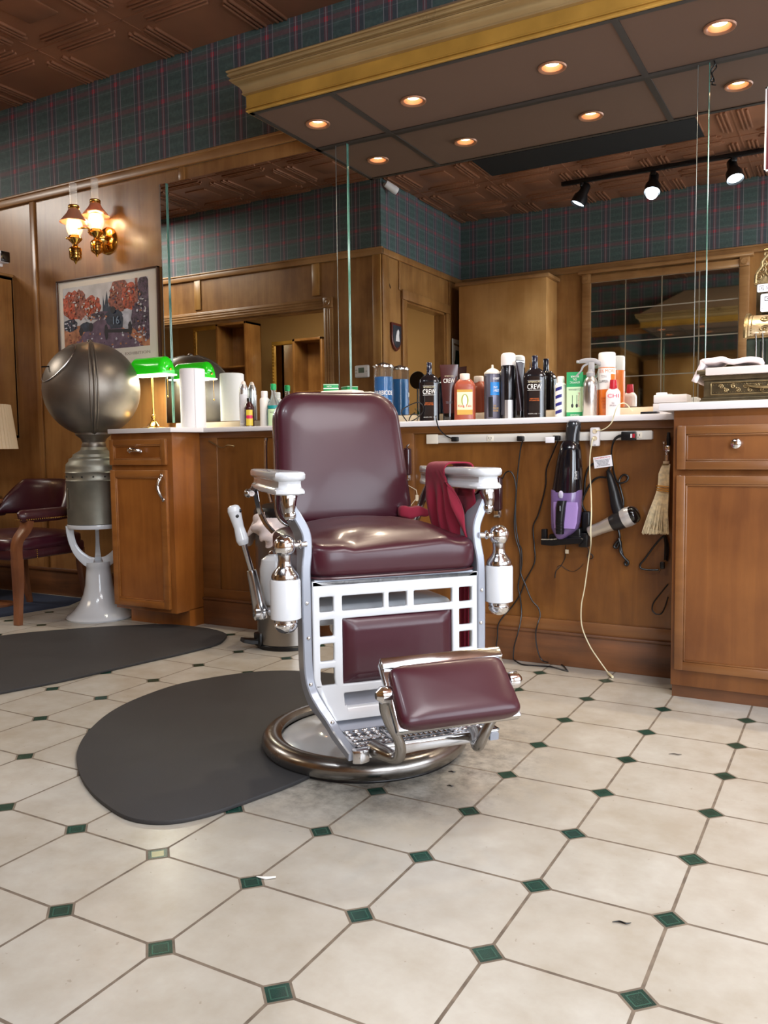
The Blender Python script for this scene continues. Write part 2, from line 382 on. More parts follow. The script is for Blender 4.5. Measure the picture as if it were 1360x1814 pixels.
M_brassold = mat('antique_brass', (150, 130, 92), .36, .85, var=.3, vscale=40, bump=.4, bscale=120)
M_bronze = mat('dark_cast_bronze', (96, 84, 62), .42, .7, var=.35, vscale=30)
M_black = mat('black_plastic', (16, 16, 18), .32)
M_blackg = mat('glossy_black_plastic', (10, 10, 12), .1, coat=.6)
M_blackr = mat('black_rubber', (26, 26, 28), .6)
M_mat = mat('charcoal_rubber_mat', (49, 48, 49), .62, var=.14, vscale=5, bump=.3, bscale=500)
M_towel = mat('maroon_salon_cloth', (132, 16, 44), .8, bump=.2, bscale=600, sheen=.08)
M_paperw = mat('white_paper', (236, 234, 238), .8)
M_bulb = mat('glowing_bulb', (255, 230, 190), .4, emit=(255, 214, 160), es=14)
M_tan = mat('tan_plaster', (186, 150, 98), .8, var=.05, vscale=2)
M_navy = mat('navy_carpet', (34, 44, 66), .95, bump=.5, bscale=400)
M_red = mat('red_plastic', (176, 30, 46), .35)
M_zinc = mat('galvanised_zinc', (138, 136, 124), .42, .7, var=.2, vscale=9)
M_iron = mat('dull_spun_steel', (136, 128, 118), .40, .8, var=.2, vscale=7)
def P_(n, c, r=.4, **k): return mat(n, c, r, **k)
# ================================================================== THE ROOM
YW = 3.555; ZC = 3.03; ZR = 2.483; XL = -8.4; XR = 3.0; XS = -3.3; YJ = 1.2; YF = -.35; ZM = 2.363
struct('floor', MB().box(XL-.1, XR+.1, -2.1, YW+.1, -.06, 0), M_floor)
def wains(mb_wood, mb_paper, ax, a, b, pos, nrm, holes=()):
    """wall slab from a to b along axis ax at pos, thickness away from nrm; holes (a0,a1,z0,z1)"""
    t = .08
    def slab(mb, u0, u1, z0, z1):
        if u1-u0 < 1e-4 or z1-z0 < 1e-4: return
        if ax == 'X': mb.box(u0, u1, pos, pos-nrm*t, z0, z1)
        else: mb.box(pos, pos-nrm*t, u0, u1, z0, z1)
    cuts = sorted({a, b} | {h[0] for h in holes} | {h[1] for h in holes})
    for u0, u1 in zip(cuts, cuts[1:]):
        zz = [(0, ZR-.05)]
        for h in holes:
            if h[0] <= u0+1e-6 and h[1] >= u1-1e-6: zz = [(0, h[2]), (h[3], ZR-.05)]
        for z0, z1 in zz: slab(mb_wood, u0, u1, z0, z1)
    slab(mb_paper, a, b, ZR-.05, ZC)
w, p = MB(), MB(); wains(w, p, 'X', XL, XR, YW, -1); struct('wall_back', w, M_wood); struct('wall_back_wallpaper', p, M_paperX)
OPJ = (-6.3, -3.84, .98, 2.06); DOORY = (.02, .80, 0, 2.13)
w, p = MB(), MB(); wains(w, p, 'X', XL, XS, YJ, 1, [OPJ]); struct('wall_jog', w, M_woodx if 0 else M_wood); struct('wall_jog_wallpaper', p, M_paperX)
w, p = MB(), MB(); wains(w, p, 'Y', YF, YJ-.08, XS, 1, [DOORY]); struct('wall_side', w, M_wood); struct('wall_side_wallpaper', p, M_paperY)
w, p = MB(), MB(); wains(w, p, 'X', XS, XR, YF, 1, [(.6, 2.8, .45, 2.4)]); struct('wall_front', w, M_wood); struct('wall_front_wallpaper', p, M_paperX)
struct('wall_left', MB().box(XL, XL-.08, YJ-.08, YW, 0, ZC), M_wood)
w = MB(); w.box(XR, XR+.08, YF, 0, 0, ZC); w.box(XR, XR+.08, 0, 3.0, 0, .35); w.box(XR, XR+.08, 0, 3.0, 2.75, ZC); w.box(XR, XR+.08, 3.0, YW, 0, ZC); struct('wall_right', w, M_wood)
w = MB(); w.box(XR+.0, XR+.08, 0, .06, .35, 2.75).box(XR, XR+.08, 1.47, 1.53, .35, 2.75).box(XR, XR+.08, 2.94, 3.0, .35, 2.75); struct('window_1', w, M_cabdk)
struct('window_2', MB().box(XR+.03, XR+.036, .06, 2.94, .35, 2.75), M_glass)
# the room behind the opening and the doorway
b = MB(); b.box(XL, XS-.08, -2.05, -2.0, 0, ZC); b.box(XL-.05, XL, -2.05, YJ-.08, 0, ZC); b.box(XS-.08, XS-.03, -2.05, YF-.08, 0, ZC); struct('wall_back_room', b, M_tan)
w = MB(); w.box(XL, XS-.081, YJ-.1, YJ-.081, 2.06, ZC).box(XS-.10, XS-.081, YF, YJ-.1, 2.13, ZC).box(-3.84, XS-.081, YJ-.1, YJ-.081, 0, ZC).box(XS-.10, XS-.081, .82, YJ-.1, 0, ZC).box(XS-.10, XS-.081, YF-.08, 0, 0, ZC)
struct('wall_back_room_lining', w, M_tan)
# ceiling: pressed copper tiles; ridges run in nested bars along each side of every tile
TS = .62; CX0, CY0 = -3.22, 3.14
c = MB(); c.box(XL-.1, XR+.1, -2.1, YW+.1, ZC, ZC+.05)
bars = MB()
for i in range(-5, 9):
    for j in range(-1, 7):
        x0 = CX0+i*TS; y0 = CY0-j*TS
        if y0-TS < YF-.3: continue
        cx, cy = x0+TS/2, y0-TS/2
        for k, (d, l) in enumerate(((.272, .19), (.246, .20), (.220, .17))):
            w_ = .007
            for sx, sy in ((1, 0), (-1, 0), (0, 1), (0, -1)):
                off = .03 if (i+j) % 2 else -.03
                if sx: X0, X1, Y0, Y1 = cx+sx*d-w_, cx+sx*d+w_, cy-l, cy+l
                else: X0, X1, Y0, Y1 = cx-l, cx+l, cy+sy*d-w_, cy+sy*d+w_
                Y1 = min(Y1, YW-.005); X0 = max(X0, XL)
                if Y1-Y0 < .012: continue
                bars.box(X0, X1, Y0, Y1, ZC-.012, ZC+.004, .004)
        if y0 < YW: bars.box(cx-.105, cx+.105, cy-.105, min(cy+.105, YW-.01), ZC-.008, ZC+.002, .004) if cy-.105 < YW-.03 else None
for i in range(-5, 10): bars.box(CX0+i*TS-.004, CX0+i*TS+.004, YF, YW, ZC-.004, ZC+.002)
for j in range(0, 7):
    if CY0-j*TS > YF: bars.box(XL, XR, CY0-j*TS-.004, CY0-j*TS+.004, ZC-.004, ZC+.002)
struct('ceiling', c, M_copper); struct('ceiling_relief', bars, M_copper)
struct('trim_1', MB().box(-2.52, -.95, .80, 1.20, ZC-.016, ZC-.012), M_dark)
# rails, stiles, panel grooves, skirting
def rail_x(name, x0, x1, Y, s, m=M_woodx):
    t = MB(); t.box(x0, x1, Y, Y+s*.022, ZR-.05, ZR, .004).box(x0, x1, Y, Y+s*.030, ZR-.008, ZR+.006, .003); return struct(name, t, m)
rail_x('trim_2', XL, XR, YW, -1); rail_x('trim_3', XL, XS+.022, YJ, 1); rail_x('trim_4', XS, XR, YF, 1)
struct('trim_5', MB().box(XS, XS+.022, YF, YJ+.02, ZR-.05, ZR, .004), M_wood)
t = MB()
for k in (-5.64, -4.42, -3.20, -1.98):
    t.box(k-.045, k-.004, YW-.012, YW, .12 if k < -3.4 else 2.363, ZR-.05, .003)
struct('trim_6', t, M_wood)
t = MB()
for k in (-5.9, -5.2, -3.92): t.box(k-.035, k+.035, YJ, YJ+.012, 2.17, ZR-.05, .003)
t.box(XS-.075, XS, YJ, YJ+.016, 0, ZR-.05, .003)
struct('trim_7', t, wood('pale_maple_stile', (146, 100, 50), (196, 150, 86), 'Z'))
t = MB(); t.box(XS, XS+.012, 1.09, YJ, 0, ZR-.05, .003).box(XS, XS+.012, .88, .92, 2.2, ZR-.05, .003).box(XS, XS+.012, -.06, -.12, 0, ZR-.05, .003); struct('trim_8', t, M_wood)
# opening casing on the jog with corner rosettes, lined reveal
def casing_x(name, x0, x1, z0, z1, Y, s, w=.085):
    t = MB(); t.box(x0-w, x0, Y, Y+s*.02, z0, z1, .004).box(x1, x1+w, Y, Y+s*.02, z0, z1, .004).box(x0, x1, Y, Y+s*.02, z1, z1+w, .004)
    for dx in (x0-w/2, x1+w/2):
        t.box(dx-w/2, dx+w/2, Y, Y+s*.028, z1, z1+w, .004)
        t.lathe([(.026, 0), (.026, .006), (.02, .004), (.012, .006), (0, .008)], (dx, Y+s*.028, z1+w/2), 20, 'Y')
        for g in (-.022, 0, .022): t.box(dx+g-.006, dx+g+.006, Y+s*.02, Y+s*.024, z0+.02, z1-.01, .002)
    for g in (.022, .044, .064): t.box(x0+.01, x1-.01, Y+s*.02, Y+s*.024, z1+g-.005, z1+g+.005, .002)
    return struct(name, t, M_woodx)
casing_x('trim_9', OPJ[0], OPJ[1], OPJ[2], OPJ[3], YJ, 1)
t = MB(); t.box(OPJ[0], OPJ[1], YJ-.1, YJ+.03, .96, .98, .003).box(OPJ[0]-.001, OPJ[0]+.012, YJ-.1, YJ, .98, OPJ[3]).box(OPJ[1]-.012, OPJ[1]+.001, YJ-.1, YJ, .98, OPJ[3]).box(OPJ[0], OPJ[1], YJ-.1, YJ, OPJ[3]-.012, OPJ[3]+.001); struct('trim_10', t, M_woodx)
t = MB(); t.box(XS, XS+.02, -.06, .02, 0, 2.13, .004).box(XS, XS+.02, .80, .88, 0, 2.13, .004).box(XS, XS+.024, -.06, .88, 2.13, 2.21, .004)
t.box(XS-.1, XS+.002, .02, .035, 0, 2.13).box(XS-.1, XS+.002, .785, .80, 0, 2.13).box(XS-.1, XS+.002, .02, .80, 2.115, 2.13); struct('door_1', t, M_wood)
# skirting
def skirt(mb, x0, x1, Y, s): mb.box(x0, x1, Y, Y+s*.014, 0, .15, .003).box(x0, x1, Y, Y+s*.022, .15, .172, .006)
t = MB(); skirt(t, XL, -3.34, YW, -1); struct('baseboard_back', t, M_toe)
t = MB(); skirt(t, XL, XS, YJ, 1); struct('baseboard_jog', t, M_toe)
t = MB(); skirt(t, XS, XR, YF, 1); struct('baseboard_front', t, M_toe)
# ------------------------------------------------------------------ mirror panels with bevelled joint strips
def xat(px, py, Y=YW-.01): return PY(px, py, Y).x
xs_l0, xs_l1 = PY(599, 480, YW-.01).x, PY(619, 480, YW-.01).x
xs_r0, xs_r1 = PY(1231, 480, YW-.01).x, PY(1252, 480, YW-.01).x
xe0, xe1 = PY(289, 480, YW-.01).x, PY(300, 480, YW-.01).x
ZB = 1.052
for nm, a, b_, lb in (('wall_mirror', xe0, (xs_l0+xs_l1)/2, 'large left wall mirror between the framed print and the first joint strip'),
                  ('wall_mirror', (xs_l0+xs_l1)/2, (xs_r0+xs_r1)/2, 'wide middle wall mirror above the bottles between two vertical strips'),
                  ('wall_mirror', (xs_r0+xs_r1)/2, 1.6, 'right-hand wall mirror behind the cash register')):
    single(nm, MB().box(a+.0006, b_-.0006, YW-.010, YW-.003, ZB, ZM), M_mirror, lb, 'mirror', 'wall mirror panels', (a, YW-.01, ZB), 0)
for a, b_, lb in ((xe0, xe1, 'narrow mirror strip with green glass edge at the left end of the wall mirror'),
                  (xs_l0, xs_l1, 'narrow mirror strip with bright green edge above the barber chair back'),
                  (xs_r0, xs_r1, 'narrow vertical mirror strip left of the cash register')):
    th = thing('mirror_strip', lb, 'mirror strip', (a, YW-.014, ZB), 0, 'mirror strips')
    part('strip', MB().box(a+.003, b_-.003, YW-.018, YW-.0105, ZB, ZM), M_mirror, th, True, smooth=0)
    part('glass_edge', MB().box(b_-.0028, b_, YW-.019, YW-.0105, ZB, ZM, .001), M_glassedge, th, True, label='pale green glass edge'); part('glass_edge', MB().box(a, a+.002, YW-.019, YW-.0105, ZB, ZM, .0008), M_edge2, th, True)
# ------------------------------------------------------------------ ceiling hood with gilded cornice and downlights
XH = -2.342; YH = 3.016
hood = thing('lighting_canopy', 'long gilded canopy with a brown fabric underside hung over the wall mirror', 'canopy', (XH, YH, ZM))
def tip(x, y):
    d = ray(x, y); s = (YH-XH)/(d.y-d.x); q = CAM+d*s; return (YH-q.y, q.z)
o1 = tip(400, 127); o2 = tip(428, 170)
top_o, top_z = o1; print('TIP', o1, o2, ZM)
fr_prof = [(0, -.002), (.006, -.001), (.011, .003), (.011, .007), (.006, .0095), (.006, .0115), (.011, .014), (.011, .018), (.008, .0205), (.008, .072), (0, .072)]
cr_prof = [(0, .070), (.016, .070), (.022, .073), (.022, .080), (.019, .082), (.021, .090), (.028, .102), (.039, .112), (.052, .118), (.052, .122), (.057, .124), (.061, .129), (.057, .134), (.054, .135), (.054, .138), (.061, .141), (.066, .146), (.066, .150), (.061, .153), (.061, .156), (.067, .158), (.070, .163), (.066, .168), (0, .168)]
XHR = 1.5
cor = [(XHR, YH), (XH, YH), (XH, YW)]
part('frieze', MB().sweep([(o, ZM+z) for o, z in fr_prof], cor), M_gold, hood, True); part('crown_moulding', MB().sweep([(o, ZM+z) for o, z in cr_prof], cor), M_gold2, hood, True)
DL = [-2.152, -1.667, -1.06, -.45, .16, .77]; DY = 3.27; hs_ = .062
t = MB(); t.box(XH+.002, XHR, YH+.002, YW-.001, ZM+.06, ZM+.165)
def flatq(x0, x1, y0, y1): t.faces([(x0, y0, ZM), (x1, y0, ZM), (x1, y1, ZM), (x0, y1, ZM)], [(0, 3, 2, 1)])
flatq(XH, XHR, YH, DY-hs_); flatq(XH, XHR, DY+hs_, YW)
xe_ = [XH]
for X in DL:
    flatq(xe_[-1], X-hs_, DY-hs_, DY+hs_); xe_.append(X+hs_)
    cv_ = [(X+.0425*cos(2*pi*k/32), DY+.0425*sin(2*pi*k/32), ZM) for k in range(32)]; sq_ = []
    for k in range(32):
        c_, s_ = cos(2*pi*k/32), sin(2*pi*k/32); m_ = max(abs(c_), abs(s_)); sq_.append((X+hs_*c_/m_, DY+hs_*s_/m_, ZM))
    t.faces(cv_+sq_, [(k, (k+1) % 32, 32+(k+1) % 32, 32+k) for k in range(32)])
flatq(xe_[-1], XHR, DY-hs_, DY+hs_)
part('underside_panel', t, M_soffit, hood, True)
t = MB(); sl = .008
t.box(XH, XHR, YW-.035, YW-.005, ZM-.004, ZM+.001).box(XH, XHR, YH, YH+.022, ZM-.004, ZM+.001).box(XH, XH+.02, YH, YW, ZM-.004, ZM+.001)
for X in (-1.925, -.76, .40): t.box(X-sl*1.6, X+sl*1.6, YH, YW, ZM-.0045, ZM+.001)
part('seam_strip', t, M_soffitline, hood, True, label='dark strips dividing the fabric panels')
t = MB(); zt = ZM+.166
t.faces([(XH-.03, YH-.03, zt), (XHR, YH-.03, zt), (XHR, YW, zt), (XH-.03, YW, zt), (XH+.42, YW-.03, 2.86), (XHR, YW-.03, 2.86), (XHR, YW, 2.86), (XH+.42, YW, 2.86)], [(0, 1, 5, 4), (3, 0, 4, 7), (4, 5, 6, 7), (0, 3, 2, 1)])
part('sloped_cover', t, M_hood, hood, True, label='taupe sloping top', smooth=0)
def downlight(X, lb, first=[None]):
    if first[0]:
        d = dup(first[0], (X, 3.27, ZM), lb)
    else:
        d = first[0] = thing('recessed_downlight', lb, 'ceiling light', (X, 3.27, ZM), 0, 'downlights in the canopy')
        part('trim_ring', MB().lathe([(.040, -.002), (.047, -.0075), (.053, -.0075), (.056, -.002)], n=36, cap=False), M_copper, d)
        part('reflector', MB().lathe([(.0415, -.003), (.040, .010), (.034, .028), (.022, .044), (.0, .046)], n=36, cap=False), M_copper, d)
        part('bulb', MB().lathe([(.0, .006), (.012, .007), (.026, .012), (.030, .018), (.026, .026), (0, .03)], n=32), mat('halogen_bulb', (255, 236, 205), .3, emit=(255, 214, 165), es=16), d)
    light('downlight_beam', 'SPOT', (X, 3.27, ZM-.012), SPOTW, (1, .84, .64), (0, 0, 0), spot_size=rad(120), spot_blend=.8, shadow_soft_size=.022)
downlight(-2.152, 'lit downlight at the left end of the gilded canopy')
downlight(-1.667, 'second lit downlight from the left end of the gilded canopy')
downlight(-1.06, 'third lit downlight from the left, over the bottles')
downlight(-.45, 'lit downlight at the right of the canopy, over the cash register side')
for X in (.16, .77): light('downlight_beam', 'SPOT', (X, 3.27, ZM-.012), SPOTW, (1, .84, .64), (0, 0, 0), spot_size=rad(120), spot_blend=.8, shadow_soft_size=.022)
w = MB().tube([(-.505, 3.53, 2.36), (-.50, 3.528, 2.345), (-.515, 3.53, 2.325), (-.508, 3.528, 2.30), (-.515, 3.53, 2.285), (-.50, 3.527, 2.28)], .0025, 6)
single('wire', w, M_black, 'short loose black wire dangling from the canopy beside the right mirror strip', 'wire', None, (-.505, 3.53, 2.36))
# ================================================================== CABINETS AND COUNTERS
YK = 3.29; ZT = .985
def frame_panel(mb_f, x0, x1, z0, z1, Y, t=.02, w=.034, axis='X', rec=.010):
    """raised door frame; front face at Y-t"""
    mb_f.box(x0, x0+w, Y-t, Y, z0, z1, .003).box(x1-w, x1, Y-t, Y, z0, z1, .003).box(x0+w-.002, x1-w+.002, Y-t, Y, z1-w, z1, .003).box(x0+w-.002, x1-w+.002, Y-t, Y, z0, z0+w, .003)
    g = .006
    mb_f.box(x0+w, x0+w+g, Y-t+.003, Y, z0+w, z1-w, .002).box(x1-w-g, x1-w, Y-t+.003, Y, z0+w, z1-w, .002).box(x0+w, x1-w, Y-t+.003, Y, z1-w-g, z1-w, .002).box(x0+w, x1-w, Y-t+.003, Y, z0+w, z0+w+g, .002)
def door(root, name, x0, x1, z0, z1, Y, m1, m2, w=.034):
    f = MB(); frame_panel(f, x0, x1, z0, z1, Y, w=w); d = part(name, f, m2, root, True)
    part('panel', MB().box(x0+w-.004, x1-w+.004, Y-.010, Y-.002, z0+w-.004, z1-w+.004), m1, d, True); return d
# knee panel between the cabinets
kp = thing('knee_panel', 'recessed wooden panelling under the white counter between the two cabinets', 'panelling', (-1.7, YK, 0))
KX0, KX1 = -2.912, -.545
part('back_panel', MB().box(KX0, KX1, YK, YK+.02, 0, ZT), wood('knee_panel_maple', (92, 54, 22), (134, 86, 38), 'Z', rough=.3), kp, True)
t = MB(); t.box(KX0, KX1, YK-.012, YK, .94 if 0 else .955, ZT, .003).box(KX0, -2.80, YK-.012, YK, .14, .96, .003).box(-1.755, -1.685, YK-.012, YK, .14, .96, .003)
t.box(KX0, KX1, YK-.0135, YK, .141, .188, .003); part('rail', t, M_cabdkx, kp, True)
t = MB(); t.box(KX0, KX1, YK-.018, YK, 0, .130, .003).box(KX0, KX1, YK-.026, YK, .128, .142, .006); part('skirting', t, M_toe, kp, True)
# left cabinet
LX0, LX1, LY = -3.33, -2.912, 3.08
lc = thing('base_cabinet', 'narrow maple base cabinet with one drawer and one door under the left counter end', 'cabinet', (LX0, LY, 0), 0)
t = MB(); t.box(LX0, LX1, LY, YW-.001, .085, ZT, .002); t.box(LX0+.01, LX1, LY+.09, YW-.001, 0, .09); part('body', t, M_cab, lc, True)
dl = door(lc, 'drawer', LX0+.005, LX1-.030, .825, .955, LY, M_cab, M_cabx, .03)
dd = door(lc, 'door', LX0+.005, LX1-.030, .105, .800, LY, M_cab, M_cabx, .036)
def cup_pull(root, x, y, z):
    t = MB(); t.tube([(x-.038, y, z), (x-.030, y-.018, z+.006), (x, y-.028, z+.008), (x+.030, y-.018, z+.006), (x+.038, y, z)], [.006, .010, .012, .010, .006], 10, sq=(1, .8))
    t.sphere((x-.038, y-.004, z), .009, 12).sphere((x+.038, y-.004, z), .009, 12); part('handle', t, M_chromeb, root, True, label='chrome drawer pull')
cup_pull(dl, LX0+.005+.19, LY-.02, .893)
t = MB(); hx = LX1-.052; t.tube([(hx, LY-.02, .775), (hx+.004, LY-.042, .755), (hx-.004, LY-.05, .72), (hx+.006, LY-.044, .68), (hx+.008, LY-.02, .65)], [.005, .008, .009, .007, .004], 10)
t.sphere((hx, LY-.026, .772), .010, 12, (1, .6, 1.2)).sphere((hx+.007, LY-.026, .655), .009, 12, (1, .6, 1.2)); part('handle', t, M_chromeb, dd, True, label='wavy chrome door pull')
# right cabinet
RX0, RY = -.545, 3.03; ZTR = 1.008
rc = thing('base_cabinet', 'large dark maple base cabinet with drawer and tall door at the right', 'cabinet', (RX0, RY, 0), 0)
t = MB(); t.box(RX0, 1.5, RY, YW-.001, .045, ZTR, .002); part('body', t, M_cabdk, rc, True)
part('plinth', MB().box(RX0+.002, 1.5, RY+.018, YW-.001, 0, .047), M_toe, rc, True)
for x0, x1 in ((RX0+.014, -.150), (-.135, .26), (.275, .67)):
    a = door(rc, 'drawer', x0, x1, .805, .956, RY, M_cabdk, M_cabdkx, .03); b_ = door(rc, 'door', x0, x1, .105, .785, RY, M_cabdk, M_cabdkx, .03)
    xc = (x0+x1)/2
    part('knob', MB().lathe([(.006, 0), (.006, -.012), (.014, -.016), (.0175, -.022), (.016, -.028), (.010, -.031), (0, -.032)], (xc, RY-.008, .892), 24, 'Y'), M_chromeb, a, True, label='round chrome knob')
# worktops
XE = PY(190, 757, 3.05).x; XA = PY(301.7, 757, 3.05).x; XB = PY(360, 757, 3.235).x
wt = MB().prism([(XE, 3.05), (XA, 3.05), (XB, 3.235), (RX0, 3.235), (RX0, YW-.002), (XE, YW-.002)], ZT, ZT+.023, bev=.002)
single('worktop', wt, M_white, 'long white laminate counter top running behind the barber chair', 'counter top', None, (XE, 3.05, ZT))
ZS = ZT+.023
XRT = PY(1166, 718, 2.995).x
single('worktop', MB().box(XRT, 1.55, 2.995, YW-.002, ZTR, ZTR+.026, .002), M_white, 'raised white counter top on the right cabinet, under the cash register', 'counter top', None, (XRT, 2.995, ZTR))
ZSR = ZTR+.026
single('backsplash', MB().box(XE+.02, XRT, YW-.030, YW-.0195, ZS, ZS+.040, .002), M_cream, 'low cream splash strip at the foot of the wall mirror', 'backsplash', None, (XE, YW-.03, ZS))
# power strip
zs0, zs1 = .912, .947
ps = thing('power_strip', 'long white wall mounted power strip under the counter edge', 'power strip', (-1.613, YK, zs0))
xa, xb = PY(760, 777, YK).x, PY(1157, 773, YK).x
part('channel', MB().box(xa, xb, YK-.022, YK-.012, zs0, zs1, .004).box(xa, xb, YK-.013, YK-.001, zs0+.003, zs1-.003), P_('white_raceway', (212, 208, 200), .4), ps, True)
part('end_cap', MB().box(xa-.002, xa+.052, YK-.026, YK-.012, zs0-.003, zs1+.003, .003), P_('ivory_plastic', (222, 212, 194), .4), ps, True)
M_slot = P_('socket_slot_black', (20, 18, 18), .6)
for px in (868, 923, 985, 1130):
    x = PY(px, 776, YK-.024).x
    s_ = part('socket', MB().box(x-.014, x+.014, YK-.025, YK-.021, zs0+.006, zs1-.006, .002), P_('socket_face', (232, 224, 208), .35), ps, True)
    part('slots', MB().box(x-.006, x-.004, YK-.0256, YK-.0245, zs0+.014, zs0+.022).box(x+.004, x+.006, YK-.0256, YK-.0245, zs0+.014, zs0+.022).box(x-.0015, x+.0015, YK-.0256, YK-.0245, zs0+.009, zs0+.012), M_slot, s_, True)
# mats, carpet
def flat(poly, sub=8):
    n = len(poly); P = []
    for i in range(n):
        a, b, c, d = [Vector((*poly[(i+k-1) % n], 0)) for k in range(4)]
        for k in range(sub):
            t = k/sub; q = .5*((2*b)+(c-a)*t+(2*a-5*b+4*c-d)*t*t+(3*b-a-3*c+d)*t**3); P.append((q.x, q.y))
    return P
m1 = [(-1.262, 1.80), (-1.305, 1.62), (-1.345, 1.50), (-1.405, 1.425), (-1.50, 1.40), (-1.63, 1.435), (-1.75, 1.49), (-1.86, 1.56), (-1.98, 1.66), (-2.09, 1.80), (-2.18, 1.98), (-2.215, 2.17), (-2.195, 2.37), (-2.06, 2.60), (-1.87, 2.705), (-1.62, 2.72), (-1.44, 2.64), (-1.33, 2.5), (-1.27, 2.3), (-1.25, 2.05)]
single('floor_mat', MB().prism(flat(m1), .0005, .012, bev=.003), M_mat, 'rounded charcoal rubber mat under the barber chair', 'floor mat', None, (-1.7, 2.0, 0))
m2 = [(-3.62, 2.45), (-3.54, 2.66), (-3.354, 2.889), (-3.20, 3.03), (-3.05, 3.135), (-2.90, 3.16), (-2.74, 3.15), (-2.62, 3.10), (-2.56, 3.02), (-2.52, 2.906), (-2.545, 2.70), (-2.585, 2.513), (-2.65, 2.191), (-2.727, 1.949), (-2.80, 1.7), (-2.95, 1.5), (-3.2, 1.42), (-3.45, 1.55), (-3.6, 1.85), (-3.66, 2.15)]
single('floor_mat', MB().prism(flat(m2), .0005, .012, bev=.003), M_mat, 'charcoal rubber mat in front of the narrow left cabinet', 'floor mat', None, (-3.0, 2.4, 0))
cp = [PZ(122, 1073, 0), PZ(0, 1094, 0)]
d_ = (cp[1]-cp[0]).normalized(); e_ = cp[1]+d_*1.2
single('carpet', MB().prism([(cp[0].x, cp[0].y), (cp[1].x, cp[1].y), (e_.x, e_.y), (-6.6, e_.y), (-6.6, 3.52), (cp[0].x-.1, 3.52)], .0005, .003), M_navy, 'navy blue carpet under the captain chairs by the wall', 'carpet', None, (-5, 3, 0))
# ================================================================== BARBER CHAIR (local: -y is the front, x to the sitter's left)
ch = thing('barber_chair', 'antique barber chair with oxblood leather, white porcelain arms and a round chrome-rimmed base', 'barber chair', (CX, CY, 0), rad(49.3))
base = part('base', MB().lathe([(.262, .030), (.24, .042), (.20, .048), (.15, .054), (.118, .066), (.104, .090), (.100, .11), (.0, .11)], n=64), M_porc, ch)
prof_r = []
for k in range(17):
    a = -pi/2+pi*1.25*k/16; prof_r.append((.272+.034*cos(a), .034+.030*sin(a)))
part('base_rim', MB().lathe([(.262, .004)]+prof_r+[(.252, .040)], n=96, cap=False), M_nickel, ch, label='wide chrome base ring, tarnished at the back')
part('base_skirt', MB().lathe([(.284, .0), (.286, .004), (.284, .012), (.27, .014)], n=96, cap=False), M_black, ch)
part('pedestal', MB().lathe([(.092, .10), (.088, .13), (.078, .15), (.074, .30), (.082, .33), (.10, .36), (.10, .42)], n=40), M_porc, ch)
part('under_frame', MB().box(-.20, .20, -.20, .24, .415, .47, .02).box(-.06, .06, -.10, .10, .36, .42, .01), M_porc, ch)
# side frames, one each side: a flat bar from the foot plate up to the arm
def side(s):
    pts = [(.188, -.474, .168), (.190, -.420, .176), (.196, -.370, .190), (.207, -.345, .214), (.223, -.326, .242), (.237, -.301, .276), (.244, -.290, .320), (.246, -.288, .40), (.246, -.288, .52), (.245, -.285, .585), (.239, -.280, .63), (.240, -.274, .675), (.258, -.268, .715), (.275, -.262, .745), (.279, -.258, .765)]
    t = MB()
    P = [Vector((s*a, b, c)) for a, b, c in pts]
    # smooth samples
    Q = []
    for i in range(len(P)-1):
        a, b, c, d = P[max(i-1, 0)], P[i], P[i+1], P[min(i+2, len(P)-1)]
        for k in range(6):
            u = k/6; Q.append(.5*((2*b)+(c-a)*u+(2*a-5*b+4*c-d)*u*u+(3*b-a-3*c+d)*u**3))
    Q.append(P[-1])
    rings = []
    for i, q in enumerate(Q):
        tg = (Q[min(i+1, len(Q)-1)]-Q[max(i-1, 0)]).normalized()
        nx = Vector((1, 0, 0)); nx = (nx-tg*nx.dot(tg)).normalized(); dp = tg.cross(nx)      # depth direction
        if dp.y < 0: dp = -dp
        h = .0115; D = .055 if q.z > .30 else .020+.035*max(0, (q.z-.17)/.13)
        if q.z > .60: D = .055+.03*sin(min(1, (q.z-.60)/.16)*pi)
        c = [(-h, .003), (-h+.003, 0), (h-.003, 0), (h, .003), (h, D), (-h, D)]
        rings.append([t._v(q+nx*a+dp*b) for a, b in c])
    for a, b in zip(rings, rings[1:]):
        for k in range(6): t.bm.faces.new([a[k], a[(k+1) % 6], b[(k+1) % 6], b[k]])
    t.bm.faces.new(rings[0]); t.bm.faces.new(rings[-1])
    o = part('side_frame', t, M_grey, ch)
    for a, b, c in ((.243, -.2885, .41), (.2415, -.2965, .292), (.203, -.354, .206), (.246, -.289, .50)): part('screw', MB().sphere((s*a, b, c), .0055, 10, (1, .6, 1)), M_chromeb, o)
side(-1); side(1)
# front grille with leather panel
xc = [-.232, -.213, -.176, -.153, -.038, -.025, .025, .038, .153, .176, .213, .232]
def cx_(v): return v
xs = sorted({-.232, -.213, -.176, -.153, -.040, -.025, .026, .046, .157, .178, .216, .232, 0.0, -.19, .2})
zs = sorted({.196, .226, .259, .281, .282, .327, .345, .391, .409, .453, .473, .512, .545, .24, .21, .30, .37, .43})
holes = [(-.213, -.176, .473, .512), (-.153, -.040, .473, .512), (-.025, .026, .473, .512), (.046, .157, .473, .512), (.178, .216, .473, .512)]
for a, b_ in ((-.213, -.176), (.178, .216)): holes += [(a, b_, .409, .453), (a, b_, .345, .391), (a, b_, .282, .327)]
holes += [(-.153, .157, .281, .453), (-.153, .157, .226, .259)]
def fy(z): return -.290-(max(0, .30-z)**2)*3.0
t = bmesh.new()
def inh(x, z): return any(h[0] < x < h[1] and h[2] < z < h[3] for h in holes)
vm = {}
